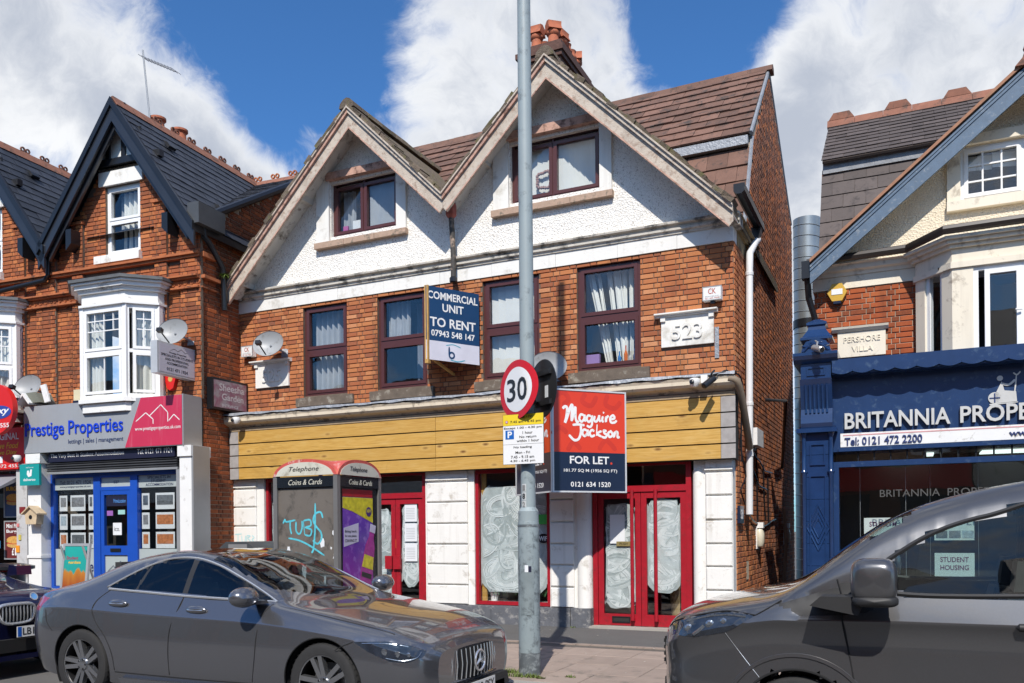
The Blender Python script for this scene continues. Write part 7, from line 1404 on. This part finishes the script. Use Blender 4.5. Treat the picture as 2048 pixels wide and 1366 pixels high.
for sd_ in (-1, 1):
    C.line(DLO[:9] + [DLO[8]], .009, CHROME, 'window_trim', sd_, .003, 6 * 8); C.line([(.80, .946), (.3, .962), (-.2, .976), (-.7, .998), (-1.13, 1.018)], .011, CHROME, 'window_trim', sd_, .004)
    C.line([(.79, .93), (.745, .86), (.72, .70), (.70, .50), (.66, .30)], .0045, GAP, 'shut_line', sd_, .0005); C.line([(-.19, .965), (-.20, .86), (-.245, .70), (-.26, .50), (-.26, .30)], .0045, GAP, 'shut_line', sd_, .0005); C.line([(-1.10, 1.01), (-1.20, .92), (-1.215, .83), (-1.15, .72), (-1.03, .60), (-.95, .45), (-.93, .30)], .0045, GAP, 'shut_line', sd_, .0005); C.line([(.66, .285), (.2, .28), (-.3, .28), (-.93, .285)], .0045, GAP, 'shut_line', sd_, .0005)
    C.line([(1.66, .672), (1.55, .63), (1.50, .60)], .0035, GAP, 'shut_line', sd_, .0005); C.line([(-1.92, .89), (-1.88, .80), (-1.84, .70), (-1.74, .62)], .0035, GAP, 'shut_line', sd_, .0005)
    hp = MB(); pts = []
    for x in (.78, .95, 1.2, 1.5, 1.75, 1.95): sec = lerp_tab(MST, x); pts.append((x, sd_ * (sec[4][0] - .02), sec[4][1] + .008))
    hp.tube(catmull(pts, 4), .0045, 5); hp.build('bonnet_gap', GAP, merc, WM)
    for (x, z) in ((.02, .865), (-.92, .895)):
        y = C.side_y(x, z); h = MB(); h.lathe([(.001, -.105), (.012, -.095), (.020, -.05), (.021, 0), (.020, .05), (.012, .095), (.001, .105)], 10, T(x, sd_ * (y + .012), z) @ RY(90) @ Matrix.Diagonal((1.6, 1.1, 1.1, 1))); h.build('door_handle', GREYP, merc, WM, smooth=True); MB().lathe([(.001, -.075), (.02, -.06), (.026, 0), (.02, .06), (.001, .075)], 10, T(x, sd_ * (y + .0), z - .022) @ RY(90) @ Matrix.Diagonal((1, .35, 1, 1))).build('handle_recess', GAP, merc, WM, smooth=True); MB().tube([(x - .085, sd_ * (y + .030), z + .0), (x + .085, sd_ * (y + .030), z + .0)], .005, 5).build('handle_trim', CHROME, merc, WM)
    for (cx, cz, r) in C.arches:
        m = MB(); m.tube([(cx + r * math.cos(R(a)), sd_ * (C.side_y(cx + r * math.cos(R(a)), cz + r * math.sin(R(a))) - .004), cz + r * math.sin(R(a))) for a in range(-18, 199, 6)], .006, 6); m.build('arch_lip', GAP, merc, WM, smooth=True)
        well = MB(); well.grid(24, 2, lambda a, b: (cx + (r + .005) * math.cos(R(-30 + 240 * a)), sd_ * (.50 + .37 * b), cz + (r + .005) * math.sin(R(-30 + 240 * a)))); well.build('wheel_well', GAP, merc, WM); C.wheel(cx, sd_ * .79, .325, sd_, .325)
    mi = MB(); mi.grid(18, 14, lambda a, b: (.70 + .105 * math.cos(math.pi * (b - .5)) * math.cos(6.2832 * a) * (1.0) - .02, sd_ * 1.005 + .135 * math.sin(math.pi * (b - .5)), 1.00 + .075 * math.cos(math.pi * (b - .5)) * math.sin(6.2832 * a) + .01 * math.sin(6.2832 * a))); mi.build('door_mirror', GREYP, merc, WM, smooth=True, sharp=180); MB().prism([(.62, .93), (.76, .94), (.74, .965), (.66, .96)], .80, .95, 'y', Matrix.Scale(sd_, 4, (0, 1, 0))).build('mirror_foot', PLAS, merc, WM)
    for k, (x, z, rr) in enumerate(((1.93, .605, .028), (2.03, .59, .026), (2.11, .585, .02))): y = C.side_y(x, z); MB().lathe([(.001, 0), (rr * .6, .004), (rr, 0)], 14, T(x, sd_ * (y + .001), z) @ RX(-90 * sd_)).build('lamp_projector', LAMPW, merc, WM, smooth=True)
    C.line([(1.74, .665), (1.88, .668), (2.0, .660), (2.10, .640)], .0045, LAMPW, 'daytime_light', sd_, .002); C.line([(1.95, .56), (2.07, .543), (2.16, .56), (2.175, .60)], .0045, LAMPW, 'daytime_light', sd_, .002)
    MB().prism([(.80, .17), (.85, .24), (-.85, .24), (-.80, .17)], .86, .925, 'y', Matrix.Scale(sd_, 4, (0, 1, 0))).build('side_skirt', GREYP, merc, WM)
# bonnet ridges, nose
gpts = [(-.52, .635), (-.40, .66), (.40, .66), (.52, .635), (.575, .52), (.50, .41), (.32, .392), (-.32, .392), (-.50, .41), (-.575, .52)]
WG = WM @ T(2.256, 0, -.085) @ RZ(90)
gq = lambda y: -.36 * (abs(y)) ** 2.3          # plan curvature of the nose
gm = MB(); gm.grid(36, 6, lambda a, b: ((a - .5) * 1.16 * (.9 + .1 * math.sin(b * 3.14)), -gq((a - .5) * 1.1) - .012, .40 + .255 * b)); grille = gm.build('grille', GAP, merc, WG)
for k in range(17):
    y = -.51 + 1.02 * k / 16; zt = .652 - .03 * (abs(y) / .51) ** 3; zb = .405 + .02 * (abs(y) / .51) ** 3; MB().tube([(y, -gq(y) - .022, zb), (y, -gq(y) - .034, (zb + zt) / 2), (y, -gq(y) - .022, zt)], .0048, 6).build('grille_bar', CHROME, grille, WG)
sr = MB(); sr.tube([(.085 * math.cos(6.2832 * i / 24), -.045, .53 + .085 * math.sin(6.2832 * i / 24)) for i in range(25)], .010, 6, False)
for k in range(3): a = R(90 + 120 * k); sr.tube([(0, -.045, .535), (.08 * math.cos(a), -.045, .535 + .08 * math.sin(a))], [.016, .004], 5)
sr.build('star_emblem', CHROME, merc, WG)
fr = MB(); fr.tube(catmull([(y, -gq(y) - .018, z) for y, z in gpts + gpts[:1]], 4), .013, 6, False); fr.build('grille_surround', GREYP, merc, WG, smooth=True)
plate_text(WG @ T(0, -.05, 0), 'DP22 PSY', -.26, .26, .255, .365, merc, PLATE); MB().prism([(-.50, -.03), (.50, -.03), (.72, .18), (.72, .5), (-.72, .5), (-.72, .18)], .245, .30, 'z').build('front_splitter', PLAS, merc, WG)
MB().prism([(-.60, .25), (.60, .25), (.56, .36), (-.56, .36)], -.03, .1).build('lower_intake', PLAS, merc, WG)
def cabin(rt, W, x0, x1, w, zb, seats, wheel_at):
    MB().box(x0, x1, -w, w, .25, .42).build('floor_pan', SEAT, rt, W)
    for (x, y) in seats: MB().prism([(x - .18, .45), (x + .30, .45), (x + .28, .60), (x - .05, .58), (x - .20, zb + .12), (x - .32, zb + .10)], y - .24, y + .24).build('seat', SEAT, rt, W); MB().prism([(x - .34, zb + .14), (x - .24, zb + .14), (x - .26, zb + .32), (x - .34, zb + .32)], y - .13, y + .13).build('headrest', SEAT, rt, W)
    MB().prism([(wheel_at[0] + .12, .5), (wheel_at[0] + .55, .5), (wheel_at[0] + .55, zb - .06), (wheel_at[0] + .3, zb - .03), (wheel_at[0] + .14, zb - .12)], -w, w).build('dashboard', SEAT, rt, W)
    m = MB(); M4 = T(wheel_at[0], wheel_at[1], wheel_at[2]) @ RY(-65); m.tube([(.18 * math.cos(6.2832 * i / 20), .18 * math.sin(6.2832 * i / 20), 0) for i in range(21)], .014, 6, False, M4); m.build('steering_wheel', SEAT, rt, W)
cabin(merc, WM, -1.6, .95, .74, .93, [(-.25, -.36), (-.25, .36), (-1.05, -.36), (-1.05, .36)], (.30, -.36, .92))
# --- navy saloon behind, cut by the frame
bmw = root('navy_saloon_car', (-11.2, 6.33, 0), 'dark navy blue saloon behind the grey car, cut by the left edge', 'car'); WB = T(-11.14, 6.33, .02) @ Matrix.Diagonal((1.0, 1.01, 1.06, 1))
NAVYP = paint('navy_blue_paint', (.006, .008, .045), .35, .30, False); BST = [(x, [(y, z + (.03 if k >= 4 and x > 1.5 else 0) + (.06 if k >= 5 and x > 2 else 0)) for k, (y, z) in enumerate(s)]) for x, s in MST]
B = Car(bmw, WB, BST, 120); B.arches = [(1.42, .32, .368), (-1.365, .325, .368)]
B.regions = [('side_window', GLASSX, lambda x, y, z: inpoly(x, z, DLO), DLO, S5), ('headlamp', LAMP, lambda x, y, z: inpoly(x, z, HL) and y > .4, HL, (2 * 8, 6 * 8)), ('c_windscreen', GLASSC, lambda x, y, z: wst(y) < x < wsb(y) and y < .63, None, (5 * 8, 7 * 8))]
B.shell(NAVYP, 'body')
WBG = WB @ T(2.352, 0, 0) @ RZ(90)
for sd_ in (-1, 1):
    pts = [(sd_ * a, b) for a, b in ((.03, .70), (.10, .735), (.36, .735), (.44, .70), (.42, .60), (.34, .545), (.12, .55), (.05, .60))]
    m = MB(); m.prism(pts, -.02, .05); k_ = m.build('kidney_grille', GAP, bmw, WBG); fr = MB(); fr.tube(catmull([(a, -.022, b) for a, b in pts + pts[:1]], 5), .018, 8, False); fr.build('grille_surround', CHROME, k_, WBG, smooth=True)
    for i in range(9): x = sd_ * (.075 + .04 * i); MB().tube([(x, -.028, .565), (x, -.035, .64), (x, -.028, .72)], .008, 6).build('grille_bar', CHROME, k_, WBG)
    B.wheel(1.42, sd_ * .79, .32, sd_, .325); MB().prism([(.60, .95), (.80, .96), (.78, 1.07), (.64, 1.08)], .86, 1.06, 'y', Matrix.Scale(sd_, 4, (0, 1, 0))).build('door_mirror', NAVYP, bmw, WB)
MB().lathe([(.001, 0), (.04, .004), (.045, 0)], 20, WB @ T(2.325, 0, .800) @ RY(62)).build('round_badge', mat('badge_blue', (.12, .3, .6), .3), bmw); MB().lathe([(.034, .005), (.046, .005), (.046, 0)], 20, WB @ T(2.325, 0, .800) @ RY(62), cap=False).build('badge_rim', CHROME, bmw)
plate_text(WBG @ T(0, -.06, 0), 'LB19 KXO', -.26, .26, .40, .51, bmw, PLATE); MB().prism([(-.55, .25), (.55, .25), (.50, .38), (-.50, .38)], -.02, .06).build('lower_intake', GAP, bmw, WBG); MB().box(-.7, .7, -.03, .2, .17, .22).build('front_splitter', NAVYP, bmw, WBG)
cabin(bmw, WB, -1.6, .95, .74, .93, [(-.25, -.36), (-.25, .36)], (.30, -.36, .92))
# --- van
VST = [(.905, [(.50, .26), (.56, .36), (.59, .55), (.58, .74), (.53, .85), (.40, .895), (.2, .915), (0, .92)]),
       (.84, [(.66, .24), (.71, .36), (.74, .56), (.73, .79), (.67, .905), (.50, .955), (.26, .975), (0, .98)]),
       (.70, [(.80, .23), (.85, .36), (.87, .56), (.86, .86), (.80, .965), (.60, 1.015), (.31, 1.035), (0, 1.04)]),
       (.45, [(.89, .22), (.93, .36), (.945, .56), (.94, .93), (.88, 1.03), (.66, 1.075), (.34, 1.095), (0, 1.10)]),
       (.15, [(.92, .21), (.955, .36), (.97, .57), (.968, .985), (.925, 1.085), (.74, 1.13), (.38, 1.16), (0, 1.165)]),
       (-.02, [(.92, .21), (.955, .36), (.972, .58), (.97, .99), (.94, 1.115), (.84, 1.205), (.42, 1.24), (0, 1.25)]),
       (-.25, [(.92, .21), (.955, .36), (.973, .58), (.97, .995), (.945, 1.13), (.855, 1.36), (.44, 1.42), (0, 1.43)]),
       (-.55, [(.92, .21), (.955, .36), (.973, .58), (.97, 1.0), (.945, 1.14), (.80, 1.555), (.42, 1.62), (0, 1.63)]),
       (-.85, [(.92, .21), (.955, .36), (.973, .58), (.97, 1.0), (.945, 1.14), (.765, 1.665), (.40, 1.73), (0, 1.74)]),
       (-1.25, [(.92, .21), (.955, .36), (.973, .58), (.97, 1.0), (.945, 1.14), (.75, 1.745), (.40, 1.81), (0, 1.82)]),
       (-1.8, [(.92, .21), (.955, .36), (.973, .58), (.97, 1.0), (.945, 1.14), (.745, 1.80), (.40, 1.87), (0, 1.88)]),
       (-3.0, [(.92, .21), (.955, .36), (.973, .58), (.97, 1.0), (.945, 1.14), (.745, 1.83), (.40, 1.90), (0, 1.91)]),
       (-4.0, [(.90, .25), (.94, .38), (.955, .58), (.95, 1.0), (.93, 1.14), (.735, 1.81), (.39, 1.88), (0, 1.89)])]
VST = [(x, [s[0], (s[1][0] + .018, .50), (s[2][0] - .018, s[3][1] - .13), (s[3][0] + .016, s[3][1]), (s[4][0] - .004, s[4][1]), s[5], s[6], s[7]]) for x, s in VST]
van = root('dark_grey_van', (1.0, 6.38, 0), 'dark metallic grey van with large black-based door mirror at right', 'van'); WV = T(-.62, 6.38, .0) @ RZ(180)
VANP = paint('dark_van_paint', (.098, .098, .103), .58, .28)
V = Car(van, WV, VST, 200); V.arches = [(0, .325, .365), (-2.93, .325, .365)]
VW = [(-.47, 1.30), (-.555, 1.165), (-1.30, 1.165), (-1.34, 1.175), (-1.34, 1.655), (-1.05, 1.615), (-.80, 1.535), (-.60, 1.42)]
VW = catmull(VW, 4, True)
VH = [(.24, 1.01), (.42, .90), (.62, .855), (.80, .85), (.865, .875), (.80, .93), (.60, .99), (.42, 1.022)]
VS = [(.10, 1.085), (-.02, 1.02), (-.25, 1.03), (-.40, 1.05), (-.52, 1.16), (-.43, 1.27), (-.25, 1.20)]
vwb = lambda y: .12 - .16 * (y / .8) ** 2; vwt = lambda y: -.80 + .22 * (y / .8) ** 4
V.regions = [('front_side_window', GLASSV, lambda x, y, z: inpoly(x, z, VW), VW, S5), ('headlamp', LAMP, lambda x, y, z: inpoly(x, z, VH) and y > .35, VH, (2 * 8, 6 * 8)),
             ('mirror_sail', PLAS, lambda x, y, z: inpoly(x, z, VS), VS, (2 * 8, 6 * 8)),
             ('c_windscreen', GLASSV, lambda x, y, z: vwt(y) < x < vwb(y) and y < .80 + .1 * (x + .7) - .02 and z > 1.15, None, (5 * 8, 7 * 8))]
V.shell(VANP, 'body')
for sd_ in (-1, 1):
    V.line(VW + VW[:1], .014, PLAS, 'window_seal', sd_, .001, 6 * 8)
    V.line([(-.235, 1.24), (-.265, 1.12), (-.265, 1.0), (-.30, .80), (-.335, .58), (-.345, .40), (-.345, .26)], .0055, GAP, 'shut_line', sd_, .0006); V.line([(-1.40, 1.70), (-1.42, 1.4), (-1.42, 1.0), (-1.42, .60), (-1.42, .26)], .0055, GAP, 'shut_line', sd_, .0006, 6 * 8)
    V.line([(.24, 1.012), (.16, 1.06), (.09, 1.105)], .0045, GAP, 'shut_line', sd_, .0006); V.line([(.43, .895), (.36, .80), (.27, .69), (.22, .63)], .002, CHROME, 'bumper_seam', sd_, .0003); V.line([(.24, 1.012), (.42, 1.028), (.60, .995), (.80, .935), (.86, .885)], .005, GAP, 'bonnet_gap', sd_, .001)
    m = MB(); m.tube([(-.02 - (x * 0), 0, 0) for x in (0, 1)], .01); 
    for (cx, cz, r) in V.arches:
        m = MB(); m.tube([(cx + r * math.cos(R(a)), sd_ * (V.side_y(cx + r * math.cos(R(a)), cz + r * math.sin(R(a))) + .0), cz + r * math.sin(R(a))) for a in range(-18, 199, 6)], .008, 6); m.build('arch_lip', GAP, van, WV, smooth=True)
        m = MB(); m.tube([(cx + (r + .085) * math.cos(R(a)), sd_ * (V.side_y(cx + (r + .085) * math.cos(R(a)), cz + (r + .085) * math.sin(R(a))) - .010), cz + (r + .085) * math.sin(R(a))) for a in range(4, 177, 6)], .020, 6); m.build('arch_flare', VANP, van, WV, smooth=True)
        well = MB(); well.grid(24, 2, lambda a, b: (cx + (r + .005) * math.cos(R(-30 + 240 * a)), sd_ * (.50 + .45 * b), cz + (r + .005) * math.sin(R(-30 + 240 * a)))); well.build('wheel_well', GAP, van, WV); V.wheel(cx, sd_ * .84, .32, sd_, .325)
    # door mirror on its arm
    Ms = Matrix.Scale(sd_, 4, (0, 1, 0))
    MB().prism([(-.10, 1.10), (-.36, 1.05), (-.40, 1.135), (-.34, 1.155), (-.16, 1.155)], .955, 1.18, 'y', Ms).build('mirror_arm', PLAS, van, WV)
    mm = MB(); mm.grid(28, 12, lambda a, b: (-.445 + .125 * (abs(math.cos(6.2832 * a)) ** .55) * math.copysign(1, math.cos(6.2832 * a)) * (abs(math.cos(math.pi * (b - .5))) ** .4), sd_ * (1.16 + .095 * math.sin(math.pi * (b - .5))), 1.25 + .128 * (abs(math.sin(6.2832 * a)) ** .55) * math.copysign(1, math.sin(6.2832 * a)) * (abs(math.cos(math.pi * (b - .5))) ** .4))); mm.build('door_mirror', VANP, van, WV, smooth=True, sharp=180)
    mm = MB(); mm.grid(28, 8, lambda a, b: (-.450 + .123 * (abs(math.cos(6.2832 * a)) ** .55) * math.copysign(1, math.cos(6.2832 * a)) * (abs(math.cos(math.pi * (b - .5))) ** .4), sd_ * (1.16 + .098 * math.sin(math.pi * (b - .5))), 1.135 + .035 * (abs(math.sin(6.2832 * a)) ** .6) * math.copysign(1, math.sin(6.2832 * a)) * (abs(math.cos(math.pi * (b - .5))) ** .4))); mm.build('mirror_base', PLAS, van, WV, smooth=True, sharp=180)
    V.line([(-.375, 1.155), (-.44, 1.158), (-.55, 1.158)], .004, CHROME, 'mirror_seam', sd_, .255)
    y = V.side_y(-1.27, 1.0); MB().lathe([(.001, -.13), (.022, -.11), (.026, 0), (.022, .11), (.001, .13)], 10, T(-1.28, sd_ * (y + .015), .995) @ RY(90)).build('door_handle', PLAS, van, WV, smooth=True)
    for k, (x, z, rr) in enumerate(((.53, .94, .030), (.68, .905, .028), (.44, .965, .022))): y = V.side_y(x, z); MB().lathe([(.001, .006), (rr * .6, .008), (rr, 0)], 14, T(x, sd_ * (y + .001), z) @ RX(-90 * sd_)).build('lamp_projector', LAMPW, van, WV, smooth=True)
    V.line([(.30, 1.0), (.42, 1.005), (.56, .985), (.70, .945)], .008, LAMPW, 'daytime_light', sd_, .001); V.line([(.64, .87), (.60, .90), (.57, .93)], .012, LAMPW, 'daytime_light', sd_, .0); pass
WVG = WV @ T(.91, 0, 0) @ RZ(90); MB().prism([(-.55, .28), (.55, .28), (.52, .52), (-.52, .52)], -.02, .1).build('lower_grille', GAP, van, WVG); MB().prism([(-.5, .60), (.5, .60), (.52, .80), (-.52, .80)], -.02, .1).build('grille', GAP, van, WVG)
for k in range(4): MB().box(-.49, .49, -.035, -.015, .62 + k * .045, .645 + k * .045).build('grille_bar', PLAS, van, WVG)
cabin(van, WV, -1.5, .1, .85, 1.02, [(-.95, -.42), (-.95, .42)], (-.52, .42, 1.08)); MB().box(-1.7, -1.66, -.9, .9, .3, 1.1).build('bulkhead', SEAT, van, WV)
# ------------------------------------------------------------------ houses across the road, behind the viewer: seen only as reflections
OPB = mat('opposite_brick', (.20, .085, .05), .9, var=.35, vs=9); OPR = mat('opposite_slate', (.05, .05, .06), .7, var=.3); OPG = mat('opposite_window', (.03, .035, .045), .1)
for i, (xa, xb, h, lab) in enumerate(((-75, -19, 6.4, 'leftmost brick house across the road, mirrored in the shop glass'), (-18.9, -9, 7.0, 'second brick house across the road, mirrored in the shop glass'), (-8.9, 2, 6.2, 'brick house right behind the viewer, mirrored in the shop glass'), (2.1, 13, 7.2, 'brick house right of the viewer across the road, mirrored in the shop glass'), (13.1, 28, 6.5, 'rightmost brick house across the road, mirrored in the shop glass'))):
    o = root('opposite_house', ((xa + xb) / 2, -11, 0), lab, 'house', 'houses across the road'); yb = -8.0 - .3 * (i % 2)
    MB().box(xa, xb, yb - 7, yb, 0, h).build('wall', OPB, o); MB().prism([(yb + .3, h), (yb - 3.5, h + 2.6), (yb - 7.3, h)], xa, xb, 'x').build('roof', OPR, o); MB().box(xa, xb, yb, yb + .12, 2.9, 3.7).build('fascia', (WHITE, NAVY, REDS, CRM, GREYF)[i], o)
    n = int((xb - xa) / 2.4)
    for k in range(n):
        x = xa + (k + .5) * (xb - xa) / n; w = MB(); frame_boxes(w, x - .6, x + .6, 4.1, 5.6, yb - .02, yb + .05, .08); w = w.build('window', UPVCW, o); MB().box(x - .52, x + .52, yb + .0, yb + .012, 4.18, 5.52).build('pane', OPG, w); MB().box(x - .95, x + .95, yb + .0, yb + .02, .4, 2.7).build('shop_pane', OPG, o)
MB().box(-300, 300, -8.0, -4.6, 0, .1).build('far_pavement', SLAB, kind='structure')
